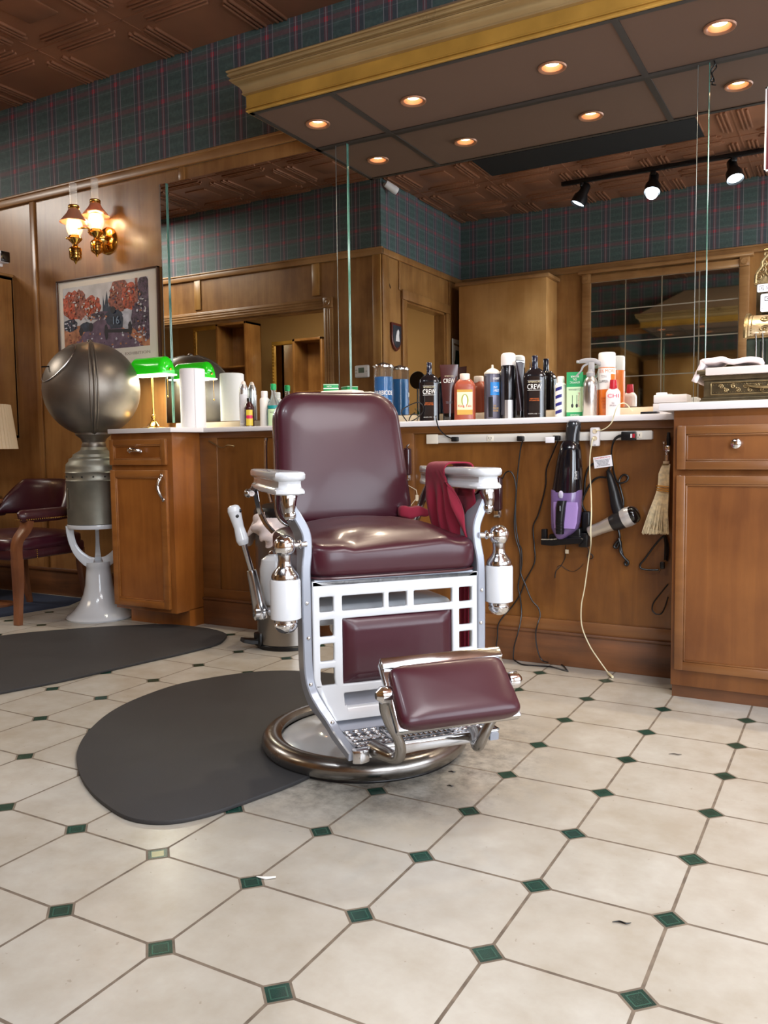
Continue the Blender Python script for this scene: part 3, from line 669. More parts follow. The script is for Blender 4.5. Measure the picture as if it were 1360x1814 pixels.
def gv(x, z):
    k = (round(x, 4), round(z, 4))
    if k not in vm:
        xx = x*(1-.20*min(1, max(0, .29-z)/.10)) if abs(x) > .16 else x
        vm[k] = t.verts.new((xx, fy(z), z))
    return vm[k]
for x0, x1 in zip(xs, xs[1:]):
    for z0, z1 in zip(zs, zs[1:]):
        if not inh((x0+x1)/2, (z0+z1)/2): t.faces.new([gv(x0, z0), gv(x1, z0), gv(x1, z1), gv(x0, z1)])
r = bmesh.ops.extrude_face_region(t, geom=t.faces[:]); bmesh.ops.translate(t, verts=[v for v in r['geom'] if isinstance(v, bmesh.types.BMVert)], vec=(0, .016, 0))
bmesh.ops.recalc_face_normals(t, faces=t.faces[:])
ed = [e for e in t.edges if len(e.link_faces) == 2 and e.calc_face_angle(0) > .9]
bmesh.ops.bevel(t, geom=ed, offset=.0042, segments=3, affect='EDGES', profile=.5)
g = MB(); g.merge(t)
# raised top lip with cyma ends
g.prism([(-.232, .540), (-.232, .553), (-.222, .553), (-.205, .545), (-.19, .542), (.19, .542), (.205, .545), (.222, .553), (.232, .553), (.232, .540)], -.291, -.275, 'Y', .002)
gr = part('front_grille', g, M_porc, ch, label='white enamelled lattice with square openings')
def pan(x, y, z):
    return x, y, z
lp = MB().surf(lambda u, v: (-.153+.31*u, -.283-.020*(max(0, min(1, min(u, 1-u)*9))**.6)*(max(0, min(1, min(v, 1-v)*6))**.6), .281+.172*v), 40, 28)
q = MB(); q.surf(lambda u, v: (-.153+.31*u, -.281-.017*(max(0, min(1, min(u, 1-u)*9))**.6)*(max(0, min(1, min(v, 1-v)*6))**.6), .281+.172*v), 44, 30); q.box(-.153, .157, -.281, -.272, .281, .453)
part('leather_panel', q, M_leather, ch)
part('scoop_plate', MB().surf(lambda u, v: (-.20+.40*u, -.268-.060*(1-v)**2.0, .168+.10*v), 20, 16), M_grey, ch, label='curved grey plate behind the foot plate')
# foot plate with cast pattern
FZ = .172; F0, F1, FX0, FX1 = -.468, -.322, -.180, .204
fp = part('foot_plate', MB().box(FX0, FX1, F0, F1, FZ-.026, FZ, .004), M_chrome, ch)
t = MB()
for i in range(15):
    for j in range(6):
        x = FX0+.018+i*.0238; y = F0+.016+j*.0225
        if -.070 < x < .080 and -.445 < y < -.345: continue
        t.cush((x, y, FZ+.0005), .0092, .0045, .0035, 1, 1, 10, 6)
for i in range(10):
    for j in range(4): t.tube([(-.064+i*.014, -.430+j*.022, FZ+.001), (-.058+i*.014, -.423+j*.022, FZ+.0035), (-.052+i*.014, -.431+j*.022, FZ+.001)], .0022, 5, 3)
t.box(-.076, .086, -.444, -.440, FZ-.001, FZ+.004).box(-.076, .086, -.350, -.346, FZ-.001, FZ+.004).box(-.078, -.074, -.444, -.346, FZ-.001, FZ+.004).box(.084, .088, -.444, -.346, FZ-.001, FZ+.004)
t.box(FX0, FX1, F0, F0+.007, FZ-.001, FZ+.0035).box(FX0, FX0+.006, F0, F1, FZ-.001, FZ+.0035).box(FX1-.006, FX1, F0, F1, FZ-.001, FZ+.0035)
part('cast_pattern', t, M_chrome, fp, label='cast pattern of small raised lozenges')
part('plate_corner', MB().prism([(-.190, -.462), (-.192, -.482), (-.172, -.490), (-.150, -.482), (-.146, -.462)], FZ-.030, FZ+.003, bev=.004), M_chrome, ch)
# foot rest on two curved arms
def rest_arm(s, x):
    a = part('foot_rest_arm', MB().tube([(x*.86, -.455, .164), (x*.80, -.486, .164), (x*.70, -.520, .162), (x*.66, -.545, .172), (x*.68, -.562, .200), (x*.76, -.570, .232), (x*.88, -.576, .262), (x*.98, -.585, .300), (x*1.02, -.600, .335)], [.022, .019, .016, .014, .013, .012, .0125, .013, .014], 14, sq=None), M_nickel, ch)
    part('pivot', MB().lathe([(.010, -.016*s), (.018, -.014*s), (.020, -.004*s), (.020, .008*s), (.014, .014*s), (.008, .020*s)], (x*1.03, -.602, .339), 20, 'X'), M_chromeb, a)
rest_arm(-1, -.150); rest_arm(1, .165)
# pad frame: tilted board
A = Vector((.008, -.556, .398)); Bv = Vector((.008, -.664, .278)); dn = (Bv-A); L_ = dn.length; dn.normalize(); rx = Vector((1, 0, 0)); nn = rx.cross(dn)
if nn.y > 0: nn = -nn
Mf = Matrix((rx, dn, nn)).transposed().to_4x4(); Mf.translation = A
fr = MB(Mf); fr.box(-.156, .150, -.008, L_+.006, -.022, .002, .006); fr.box(-.156, .150, -.010, .018, -.004, .010, .004)
f_ = part('foot_rest', fr, M_chromeb if 0 else M_chrome, ch, label='silver foot rest frame with a worn top edge')
pd = MB(Mf); pd.cush((-.003, (.016+L_)/2+.004, .006), .146, (L_-.016)/2+.003, .028, .22, .55, 56, 20, f=lambda x, y, z: (x*(1+.02*y/.07), y, z if z < 0 else z*(1+.15*y/.07)))
part('foot_rest_pad', pd, M_leather, f_)
# seat
part('seat_pan', MB().box(-.234, .234, -.284, .19, .520, .549, .006).box(-.225, .225, -.28, .18, .545, .556, .004), M_grey, ch)
def dome(x, y, z):
    r2 = min(1, (x/.245)**2+((y)/.246)**2)
    if z > 0: z = z*(1+.55*(1-r2))+.014*max(0, y/.24)+.004*sin(y*30+x*8)*(1-r2*.5)+.0075*(sin(x*38+y*16)+.6*sin(x*71-1))*max(0, -y-.06)*4
    return x, y, z
st = MB(); st.cush((0, -.060, .601), .245, .246, .057, .28, .46, 72, 30, f=dome); seat = part('seat_cushion', st, M_leather, ch)
wp = []
for k in range(48):
    a = 2*pi*k/48; sp = lambda w, p: math.copysign(abs(w)**p, w)
    wp.append((.241*sp(cos(a), .28), -.060+.242*sp(sin(a), .28), .560))
part('piping', MB().tube(wp, .0035, 6, 1, True), M_leatherdk, seat)
# backrest: tilted padded board
tb = Vector((0, .165, .655)); tt = Vector((0, .262, 1.060)); ub = (tt-tb); HB = ub.length; ub.normalize(); nb_ = Vector((0, -ub.z, ub.y)); Mb = Matrix((Vector((1, 0, 0)), nb_, ub)).transposed().to_4x4(); Mb.translation = tb
def outline(w0, w1, h, r, n=10, z0=0):
    """rounded board outline, width 2*w0 below, 2*w1 above"""
    P = []
    for (cx, cz, a0) in ((w1-r, h-r, 0), (-(w1-r), h-r, pi/2), (-(w0-r*.7), z0+r*.7, pi), (w0-r*.7, z0+r*.7, 1.5*pi)):
        rr = r if cz > h/2 else r*.7
        for k in range(n+1): a = a0+pi/2*k/n; P.append((cx+rr*cos(a), cz+rr*sin(a)))
    return P
O = outline(.214, .201, HB, .085)
bk = MB(Mb)
N_ = len(O); cz = HB/2
rings = []
for f, d in ((1.0, -.010), (1.004, .008), (1.0, .024), (.975, .036), (.92, .044), (.80, .050), (.60, .055), (.35, .058), (.12, .059)):
    rings.append([bk._v((x*f+.001, -(-d) if 0 else d, cz+(z-cz)*f)) for x, z in O])
for a, b in zip(rings, rings[1:]):
    for k in range(N_): bk.bm.faces.new([a[k], a[(k+1) % N_], b[(k+1) % N_], b[k]])
bk.bm.faces.new(rings[-1]); bk.bm.faces.new(rings[0])
back = part('back_cushion', bk, M_leather, ch)
Pp = [Mb @ Vector((x*1.004+.001, .020, cz+(z-cz)*1.004)) for x, z in O]
part('piping', MB().tube(Pp, .0035, 6, 1, True), M_leatherdk, back)
bf = MB(Mb); pr = [(x*1.012+.001, cz+(z-cz)*1.012) for x, z in O]
bf.prism(pr, -.026, -.010, 'Y', .003); part('back_frame', bf, M_chrome, ch, label='thin chrome frame around the back')
part('back_lever_rod', MB().tube([(-.225, .20, .73), (-.236, .21, .80), (-.232, .23, .90), (-.228, .235, .925)], .006, 8), M_chromeb, ch)
# arms
def arm(s):
    t = MB()
    def poly(off, zz): return [(s*(a+b_*off), y+c*off, zz) for a, y, b_, c in ((.268, .198, 0, 1), (.284, .190, .7, .7), (.290, .11, 1, 0), (.303, -.02, 1, 0), (.313, -.24, 1, 0), (.312, -.268, .8, -.6), (.295, -.280, .2, -1), (.262, -.281, -.2, -1), (.245, -.268, -.8, -.6), (.240, -.22, -1, 0), (.241, -.02, -1, 0), (.245, .10, -1, 0), (.258, .165, -.7, .7))]
    lev = [(.000, .774), (.004, .777), (.0045, .783), (.001, .788), (-.005, .793), (-.0065, .804), (-.0055, .808), (.002, .8105), (.006, .815), (.0065, .826), (.003, .831), (-.006, .833)]
    rg = [[t._v(p) for p in poly(o, z)] for o, z in lev]; n = len(rg[0])
    for a, b in zip(rg, rg[1:]):
        for k in range(n): t.bm.faces.new([a[k], a[(k+1) % n], b[(k+1) % n], b[k]])
    t.bm.faces.new(rg[0]); t.bm.faces.new(rg[-1])
    ar = part('arm_rest', t, M_porc, ch)
    t = MB(); t.box(s*.279-.013, s*.279+.013, -.275, -.235, .758, .776, .004)
    t.tube([(s*.279, -.255, .770), (s*.281, -.262, .745), (s*.279, -.258, .715)], [.022, .017, .013], 10).sphere((s*.279, -.262, .722), .017, 14)
    t.tube([(s*.279, -.235, .772), (s*.277, -.20, .752), (s*.272, -.185, .722)], [.012, .011, .007], 8)
    part('arm_bracket', t, M_chrome, ch)
    t = MB(); t.tube([(s*.285, .150, .778), (s*.300, .150, .762), (s*.300, .12, .762)], .009, 8).sphere((s*.308, .135, .762), .013, 14)
    t.tube([(s*.282, .155, .768), (s*.272, .175, .735), (s*.262, .185, .700), (s*.248, .175, .665), (s*.228, .165, .640)], [.010, .010, .009, .008, .008], 8, sq=(.7, 1.2))
    part('arm_link', t, M_chrome, ch)
arm(-1); arm(1)
# counterbalance cylinders with chrome balls
def cyl(s, y=-.285, big=True):
    x = s*.300
    c1 = part('porcelain_cylinder', MB().lathe([(.030, .462), (.0385, .466), (.0385, .560), (.036, .565), (.02, .566)], (x, y, 0), 36), M_porc, ch)
    part('chrome_cap', MB().lathe([(.034, .564), (.035, .572), (.032, .580), (.023, .591), (.0175, .600), (.0165, .612), (.018, .626)], (x, y, 0), 32), M_chrome, c1)
    part('chrome_ball', MB().sphere((x, y, .648), .028, 32), M_chromeb, c1)
    part('lower_finial', MB().lathe([(.030, .464), (.030, .456), (.027, .454), (.030, .450), (.028, .442), (.020, .432), (.008, .427), (.0, .426)], (x, y, 0), 30), M_chromeb, c1)
    part('stud', MB().tube([(x-s*.02, y, .648), (s*.243, y+.004, .650)], .008, 10, 1).sphere((s*.262, y, .650), .013, 12, (.5, 1, 1)), M_chromeb, c1)
    return c1
cyl(-1); cyl(1)
hs = part('rear_housing', MB().lathe([(.030, .455), (.040, .470), (.042, .555), (.036, .582), (.022, .592), (.0, .594)], (-.268, -.02, 0), 32), M_porc, ch)
part('housing_nut', MB().lathe([(.016, .592), (.018, .598), (.010, .606), (0, .607)], (-.268, -.02, 0), 20), M_chromeb, hs)
# tilt lever on the sitter's right
LV = [(-.384, -.05, .730), (-.360, -.05, .636), (-.339, -.05, .558), (-.322, -.05, .463), (-.316, -.05, .440)]
lv = part('tilt_lever', MB().tube([LV[1], LV[2]], .0075, 12, 1).tube([LV[2], ((LV[2][0]+LV[3][0])/2, -.05, .512), LV[3], LV[4], (-.313, -.05, .424)], [.013, .0155, .018, .023, .020], 16).lathe([(.014, 0), (.022, .004), (.022, .030), (.012, .036)], (-.345+.008, -.05, .440), 24, 'X').tube([(-.32, -.05, .440), (-.25, -.05, .440)], .012, 12, 1), M_chrome, ch)
hd = (Vector(LV[0])-Vector(LV[1]))
part('lever_handle', MB().tube([Vector(LV[1])-hd*.05, Vector(LV[1])+hd*.04, Vector(LV[1])+hd*.10, Vector(LV[1])+hd*.22, Vector(LV[1])+hd*.45, Vector(LV[1])+hd*.75, Vector(LV[1])+hd*.95, Vector(LV[1])+hd*1.06, Vector(LV[1])+hd*1.10], [.013, .0165, .0175, .0165, .014, .0165, .0185, .015, .006], 20), M_porc, lv, label='white porcelain lever handle')
e0 = Vector(LV[1])+hd*.90
part('handle_chip', MB().sphere(e0+Vector((.012, -.012, .004)), .0055, 10, (1, .5, 1)).sphere(e0+Vector((.004, -.016, -.010)), .005, 10, (1, .5, 1)), M_black, lv, label='black chip in the enamel')
# ------------------------------------------------------------------ cloths on the chair (world space via the chair's frame)
MC = Matrix.Translation((CX, CY, 0)) @ Matrix.Rotation(rad(49.3), 4, 'Z')
def cloth(name, cols, label, th=.004, base=None, group=None):
    """cols: list of polylines (local chair coords) lofted side by side"""
    t = MB(MC)
    n = max(len(c) for c in cols)*5; m = len(cols)
    def samp(pl, u):
        k = u*(len(pl)-1); i = min(int(k), len(pl)-2); f = k-i; P = [Vector(p) for p in pl]
        a, b, c, d = P[max(i-1, 0)], P[i], P[i+1], P[min(i+2, len(P)-1)]
        return .5*((2*b)+(c-a)*f+(2*a-5*b+4*c-d)*f*f+(3*b-a-3*c+d)*f**3)
    def fn(u, v):
        return samp([samp(c, v) for c in cols], u)
    t.surf(fn, m*5, n)
    o = single(name, t, M_towel, label, 'cloth', group, base)
    md = o.modifiers.new('thickness', 'SOLIDIFY'); md.thickness = th; md.offset = 0
    return o
ax = .243
def drape(y0, zin, zout, wob, yin=0, dx=0):
    return [(.226+wob*.6+dx, y0+yin, zin), (.226+wob+dx, y0+yin*.6, zin+(.80-zin)*.5), (.231+dx, y0+yin*.2, .79), (.234, y0, .825), (.246, y0-.003, .8425), (.28, y0-.006, .845), (.312, y0-.008, .8425), (.326, y0-.008, .825), (.330, y0, .78), (.333-wob, y0, (.78+zout)/2), (.335-wob*1.5, y0, zout)]
cloth('salon_cape', [drape(.062, .735, .45, .004, -.01), drape(.040, .66, .34, -.010, -.05), drape(.018, .60, .26, .006, -.09), drape(-.005, .585, .18, -.014, -.12), drape(-.020, .58, .14, .010, -.14), drape(-.034, .58, .12, -.014, -.17), drape(-.046, .61, .12, .010, -.19), drape(-.056, .66, .13, -.016, -.19), drape(-.064, .72, .14, .006, -.14), drape(-.072, .785, .15, -.002, -.04)],
      'maroon salon cape hanging in folds over the right-hand porcelain arm', .005, MC @ Vector((.28, 0, .84)))
cloth('salon_cape', [[(.19, -.02-.0, .665), (.20, .01, .64), (.205, .06, .615), (.205, .10, .60)], [(.215, -.05, .64), (.226, 0, .62), (.226, .06, .60), (.222, .11, .585)], [(.222, -.18, .665), (.226, -.15, .60), (.226, -.12, .575), (.224, -.08, .565)], [(.226, -.22, .77), (.222, -.20, .68), (.228, -.19, .60), (.226, -.17, .565)], [(.230, -.225, .772), (.232, -.222, .72), (.233, -.222, .64), (.230, -.21, .565)]][::-1] if 0 else [[(.250, -.225, .772), (.262, -.222, .73), (.258, -.215, .65), (.262, -.21, .57)], [(.262, -.19, .772), (.252, -.18, .70), (.262, -.17, .62), (.256, -.16, .56)], [(.256, -.15, .772), (.264, -.14, .70), (.254, -.13, .62), (.262, -.12, .56)], [(.262, -.11, .772), (.256, -.10, .70), (.262, -.09, .62), (.256, -.08, .56)]],
      'second fold of maroon cloth hanging under the right-hand arm beside the seat', .004, MC @ Vector((.26, -.16, .56)))
t = MB(MC); 
t.cush((.205, .098, .690), .050, .020, .018, .5, .6, 28, 14, f=lambda x, y, z: (x, y+.004*sin(x*90), z*(1-.25*x/.05)+.003*sin(x*120)))
single('folded_cloth', t, M_towel, 'small folded maroon cloth tucked between the seat and the back of the barber chair', 'cloth', None, MC @ Vector((.205, .10, .672)))
# ================================================================== LEFT SIDE
# antique spherical hair steamer on a white enamel stand
BX, BY = -3.545, 3.16
Q = PY(165, 690, BY); kx = (Q.x-BX)
sc_ = scl((BX, BY, .8)); SR = 82*sc_
dr = thing('antique_steamer', 'tall antique metal towel steamer with a big tarnished sphere on a white enamel stand', 'steamer', (BX, BY, 0))
SZ = Q.z
part('stand', MB().lathe([(.172, 0), (.176, .008), (.168, .020), (.150, .030), (.128, .052), (.104, .085), (.084, .13), (.072, .18), (.066, .24), (.062, .275), (.068, .285), (.066, .305), (.0, .305)], n=48), M_porc, dr, label='white enamelled pedestal with a chipped rim')
for k in range(3):
    a = math.atan2(-BY, -BX)+(rad(-80), rad(80), pi)[k]
    part('stand_arm', MB().tube([(cos(a)*r, sin(a)*r, z) for r, z in ((.030, .300), (.058, .312), (.098, .352), (.124, .40), (.138, .46), (.139, .505))], [.030, .028, .022, .018, .018, .022], 10, sq=(.62, 1)), M_porc, dr)
part('support_ring', MB().lathe([(.125, .490), (.150, .490), (.154, .500), (.152, .512), (.125, .512)], n=48), M_porc, dr)
zc0 = .512; zc1 = .84
bodyz = MB().lathe([(.140, zc0), (.148, zc0+.003), (.148, .74), (.151, .744), (.148, .748), (.148, .782), (.152, .787), (.148, .792), (.148, .812), (.146, .83), (.132, .845), (.130, .858), (.112, .868), (.108, .882), (.085, .895), (.070, .905), (.066, .920), (.0, .92)], n=56)
bo = part('boiler_body', bodyz, M_zinc, dr)
t = MB()
for k in range(16):
    a = 2*pi*k/16; t.sphere((.148*cos(a), .148*sin(a), .765), .005, 8, (1, 1, 1))
part('vent_hole', t, M_black, bo, label='row of small dark vent holes')
a0 = rad(-38)
part('name_plate', MB().band(.1495, .60, .70, -.62, -.30, 8), M_zinc, bo)
part('plate_rim', MB().tube([(.1500*sin(a), -.1500*cos(a), z) for a, z in ((-.62, .60), (-.46, .60), (-.30, .60), (-.30, .65), (-.30, .70), (-.46, .70), (-.62, .70))], .0015, 5, 2), M_steel, bo)
part('neck', MB().lathe([(.060, .915), (.064, .93), (.058, .945), (.066, .965), (.092, .985), (.095, SZ-SR+.03), (.02, SZ-SR+.05)], n=40), M_iron, dr)
sp_ = part('sphere', MB().sphere((0, 0, SZ), SR, 64), M_iron, dr, label='large tarnished metal sphere')
# meridian seam bands facing the camera side, hinged lid panel on the left
vd = Vector((-BX, -BY)).normalized(); va = math.atan2(vd.y, vd.x)
def meridian(az, r, w=.003): return [(r*cos(az)*sin(t_), r*sin(az)*sin(t_), SZ+r*cos(t_)) for t_ in [pi*k/24 for k in range(1, 24)]]
sm = MB()
for dd, ww in ((-.03, .005), (.055, .008), (.12, .0045)): sm.tube([tuple(p) for p in meridian(va+dd, SR+.001)], ww, 8, 1)
sm.tube([tuple(p) for p in meridian(va+pi+.05, SR+.001)], .006, 8, 1)
sm.sphere((0, 0, SZ+SR), .018, 16, (1, 1, .8)); part('seam_band', sm, M_iron, sp_)
# lid outline: small circle on the sphere up-left of the view direction
ld = Vector((cos(va-1.15)*.80, sin(va-1.15)*.80, .60)).normalized(); e1 = ld.orthogonal().normalized(); e2 = ld.cross(e1)
lidp = [(ld*cos(.52)+(e1*cos(2*pi*k/32)+e2*sin(2*pi*k/32))*sin(.52))*(SR+.001) for k in range(32)]
part('lid', MB(Matrix.Translation((0, 0, SZ))).tube(lidp, .0035, 6, 1, True), M_steel, sp_, label='round hinged lid outline')
part('lid_catch', MB().tube([(ld.x*SR-.0, ld.y*SR, SZ+SR*.45), (ld.x*SR*1.32, ld.y*SR*1.32, SZ+SR*.42)], .004, 6, 1), M_black, sp_)
# captain armchairs
def armchair(root):
    """local: faces -y"""
    t = MB(); t.cush((0, 0, .415), .275, .250, .045, .35, .45, 48, 16, f=lambda x, y, z: (x, y, z+(.018*(1-min(1, (x/.27)**2+(y/.25)**2)) if z > 0 else 0))); part('seat', t, M_leather, root)
    part('seat_rail', MB().box(-.262, .262, -.236, .236, .335, .405, .02), M_leatherdk, root)
    # barrel back: curved padded sheet wrapping from arm to arm
    def cur(u): a = rad(18+(162-18)*u); return (.285*cos(a)*1.0, .215*sin(a)+.02)
    def bk_(u, v):
        x, y = cur(u); k = sin(pi*u); top = .575+.17*min(1, k*1.6)**.8; th = v*2*pi
        h = (top-.545)/2; zc_ = .545+h
        r = .030; return (x*(1+r/.28*cos(th)), y*(1+r/.25*cos(th))+.04*((sin(th)+1)/2)*k, zc_+h*math.copysign(abs(sin(th))**.6, sin(th)))
    part('backrest', MB().surf(bk_, 40, 24, cv=True), M_leather, root)
    nails = MB()
    for s in (-1, 1):
        a = part('arm_pad', MB().tube([(s*.270, .13, .568), (s*.292, .02, .566), (s*.298, -.10, .566), (s*.292, -.20, .566), (s*.285, -.222, .562)], [.034, .036, .036, .034, .022], 14), M_leatherdk, root)
        for k in range(26): nails.sphere((s*(.333+.006*sin(k/25*pi)), .12-k*.0132, .551), .0048, 6)
        for k in range(5): nails.sphere((s*(.318-k*.012), -.234, .551), .0035, 6)
        part('arm_post', MB().tube([(s*.292, -.175, .545), (s*.286, -.185, .50), (s*.268, -.215, .45), (s*.262, -.225, .40), (s*.260, -.222, .33)], [.030, .028, .026, .027, .026], 8, sq=(.75, 1)), M_legwood, root)
        part('leg', MB().tube([(s*.260, -.222, .345), (s*.258, -.220, .22), (s*.254, -.222, .10), (s*.252, -.226, 0.001)], [.028, .026, .021, .020], 8, sq=(.8, 1)), M_legwood, root)
        part('leg', MB().tube([(s*.235, .215, .36), (s*.238, .225, .22), (s*.246, .245, .10), (s*.256, .272, .001)], [.024, .022, .019, .016], 8, sq=(.8, 1)), M_legwood, root)
    for k in range(6): nails.sphere((.266, -.10, .392-k*.010), .0035, 6)
    part('nail_trim', nails, M_brass, root, label='row of brass upholstery nails')
fl = PZ(28, 1108, 0)
ac = thing('captain_chair', 'low captain armchair with dark red leather and brass nail trim beside the steamer', 'armchair', (fl.x-.252, fl.y+.226, 0), rad(2), 'captain chairs by the wall')
armchair(ac)
dup(ac, (ac.location.x-1.0, ac.location.y+.06, 0), 'second dark red leather captain chair, cut off at the left edge of the photo', rad(8))
# framed print
p_tl, p_tr = PY(99, 501, YW-.02), PY(278, 468, YW-.02)
fx0, fx1, fz1 = p_tl.x, p_tr.x, (p_tl.z+p_tr.z)/2; fz0 = fz1-.60
pic = thing('framed_print', 'framed colour print of vintage racing cars among orange trees, wide white border', 'picture', (fx0, YW-.02, fz0))
t = MB(); w_ = .010
t.box(fx0, fx0+w_, YW-.022, YW, fz0, fz1, .002).box(fx1-w_, fx1, YW-.022, YW, fz0, fz1, .002).box(fx0, fx1, YW-.022, YW, fz1-w_, fz1, .002).box(fx0, fx1, YW-.022, YW, fz0, fz0+w_, .002); part('frame', t, P_('dark_frame_wood', (70, 46, 34), .4), pic, True)
part('paper_border', MB().box(fx0+w_, fx1-w_, YW-.012, YW-.004, fz0+w_, fz1-w_), mat('print_border', (218, 212, 200), .4, coat=.3), pic, True)
gx0, gx1 = PY(111, 514, YW-.012).x, PY(262, 489, YW-.012).x; gz1 = (PY(111, 514, YW).z+PY(262, 489, YW).z)/2; gz0 = (PY(116, 624, YW).z+PY(268, 615, YW).z)/2
GW, GH = gx1-gx0, gz1-gz0
pcol = [mat('print_sky', (196, 196, 198), .45, var=.25, vscale=12), mat('print_orange_foliage', (184, 82, 52), .45, var=.8, vscale=60), mat('print_rust_foliage', (150, 84, 66), .45, var=.8, vscale=70), mat('print_road', (104, 84, 104), .45, var=.45, vscale=25), mat('print_verge', (176, 118, 84), .45, var=.5, vscale=30), mat('print_dark_blue', (42, 54, 72), .45, var=.6, vscale=50), mat('print_crowd', (84, 66, 84), .45, var=.9, vscale=80), mat('print_pale_smoke', (188, 190, 200), .45, var=.4, vscale=25), mat('print_wheel', (34, 34, 42), .45)]
def pp(polys, depth0=0):
    """list of (material index, polygon in 0..1 picture coords)"""
    for k, (mi, poly) in enumerate(polys):
        t = MB(); y = YW-.0122-.000012*(k+1)
        t.faces([(gx0+u*GW, y, gz0+v*GH) for u, v in poly], [tuple(range(len(poly)))])
        yield mi, t
def blob(cu, cv, ru, rv, n=26, j=.12): return [(min(1, max(0, cu+ru*(1+random.uniform(-j, j))*cos(2*pi*k/n))), min(1, max(0, cv+rv*(1+random.uniform(-j, j))*sin(2*pi*k/n)))) for k in range(n)]
art = [(0, [(0, 0), (1, 0), (1, 1), (0, 1)]), (4, [(0, 0), (1, 0), (1, .42), (0, .40)]), (3, [(.02, 0), (.93, 0), (.62, .38), (.44, .48), (.36, .42)]),
       (1, blob(.13, .72, .16, .22)), (2, blob(.21, .72, .08, .22)), (1, blob(.35, .66, .11, .17)), (5, [(.47, .5), (.485, .82), (.50, .66), (.53, .88), (.55, .62), (.57, .82), (.58, .5)]), (2, blob(.68, .78, .13, .24)), (1, blob(.80, .74, .10, .20)), (6, blob(.95, .80, .08, .22)), (2, [(.83, .45), (.855, 1), (.885, 1), (.875, .42)]),
       (7, blob(.77, .42, .12, .14)), (6, blob(.90, .42, .10, .24)), (6, blob(.97, .40, .05, .30)), (5, blob(.08, .42, .09, .10)), (6, blob(.45, .52, .16, .06)),
       (5, blob(.27, .37, .07, .08)), (8, blob(.21, .31, .025, .065)), (8, blob(.33, .36, .028, .07)), (5, blob(.60, .46, .10, .13)), (5, [(.56, .30), (.55, .44), (.58, .52), (.64, .55), (.69, .52), (.71, .44), (.70, .30)]), (8, blob(.51, .26, .022, .12)), (8, blob(.785, .28, .024, .10)), (8, [(.52, .25), (.78, .22), (.78, .27), (.52, .30)]), (8, blob(.60, .58, .03, .05))]
rq = random.Random(5)
for (cu, cv, ru, rv, ms) in ((.13, .72, .15, .20, (2, 0, 4, 1)), (.35, .66, .10, .15, (2, 0, 4)), (.68, .78, .12, .22, (1, 6, 0, 4)), (.82, .74, .10, .2, (2, 6, 4)), (.93, .45, .07, .28, (7, 4, 8, 0)), (.08, .42, .08, .09, (8, 7, 6)), (.45, .5, .2, .05, (4, 7, 8)), (.5, .15, .35, .13, (6, 4, 7)), (.12, .15, .12, .15, (2, 4)), (.9, .14, .1, .12, (2, 1, 7))):
    for _ in range(34):
        a_, k_ = rq.uniform(0, 2*pi), rq.random()**.5
        u_, v_ = cu+ru*k_*cos(a_), cv+rv*k_*sin(a_)
        if .02 < u_ < .97 and .02 < v_ < .97 and not (.52 < u_ < .72 and .25 < v_ < .6): art.insert(24, (rq.choice(ms), [(min(1, max(0, x_)), min(1, max(0, y_))) for x_, y_ in blob(u_, v_, rq.uniform(.006, .016), rq.uniform(.008, .022), 7, .3)]))
root_art = None
for mi, t in pp(art):
    if root_art is None:
        root_art = part('printed_image', t, pcol, pic, True, smooth=0); acc = bmesh.new(); acc.from_mesh(root_art.data)
    else:
        n0 = len(acc.faces); tmp = bpy.data.meshes.new('x'); t.bm.to_mesh(tmp); tmp.transform(Matrix.Translation(pic.location).inverted()); acc.from_mesh(tmp); acc.faces.ensure_lookup_table(); acc.faces[n0].material_index = mi; t.bm.free(); bpy.data.meshes.remove(tmp)
acc.to_mesh(root_art.data); acc.free()
lx = lambda wx: wx-fx0; lz = lambda wz: wz-fz0
text('race_number', '16', P_('pale_number', (120, 140, 160), .5), root_art, (lx(gx0+.635*GW), .02-.0172, lz(gz0+.42*GH)), .045)
text('caption', 'ANNUAL EXHIBITION', P_('caption_grey', (150, 140, 128), .6), pic, (lx(gx1), .02-.0125, lz(gz0-.035)), .016, GW*.52, align='CENTER')
bpy.data.objects['caption'].data.transform(Matrix.Translation((-GW*.26, 0, 0)))
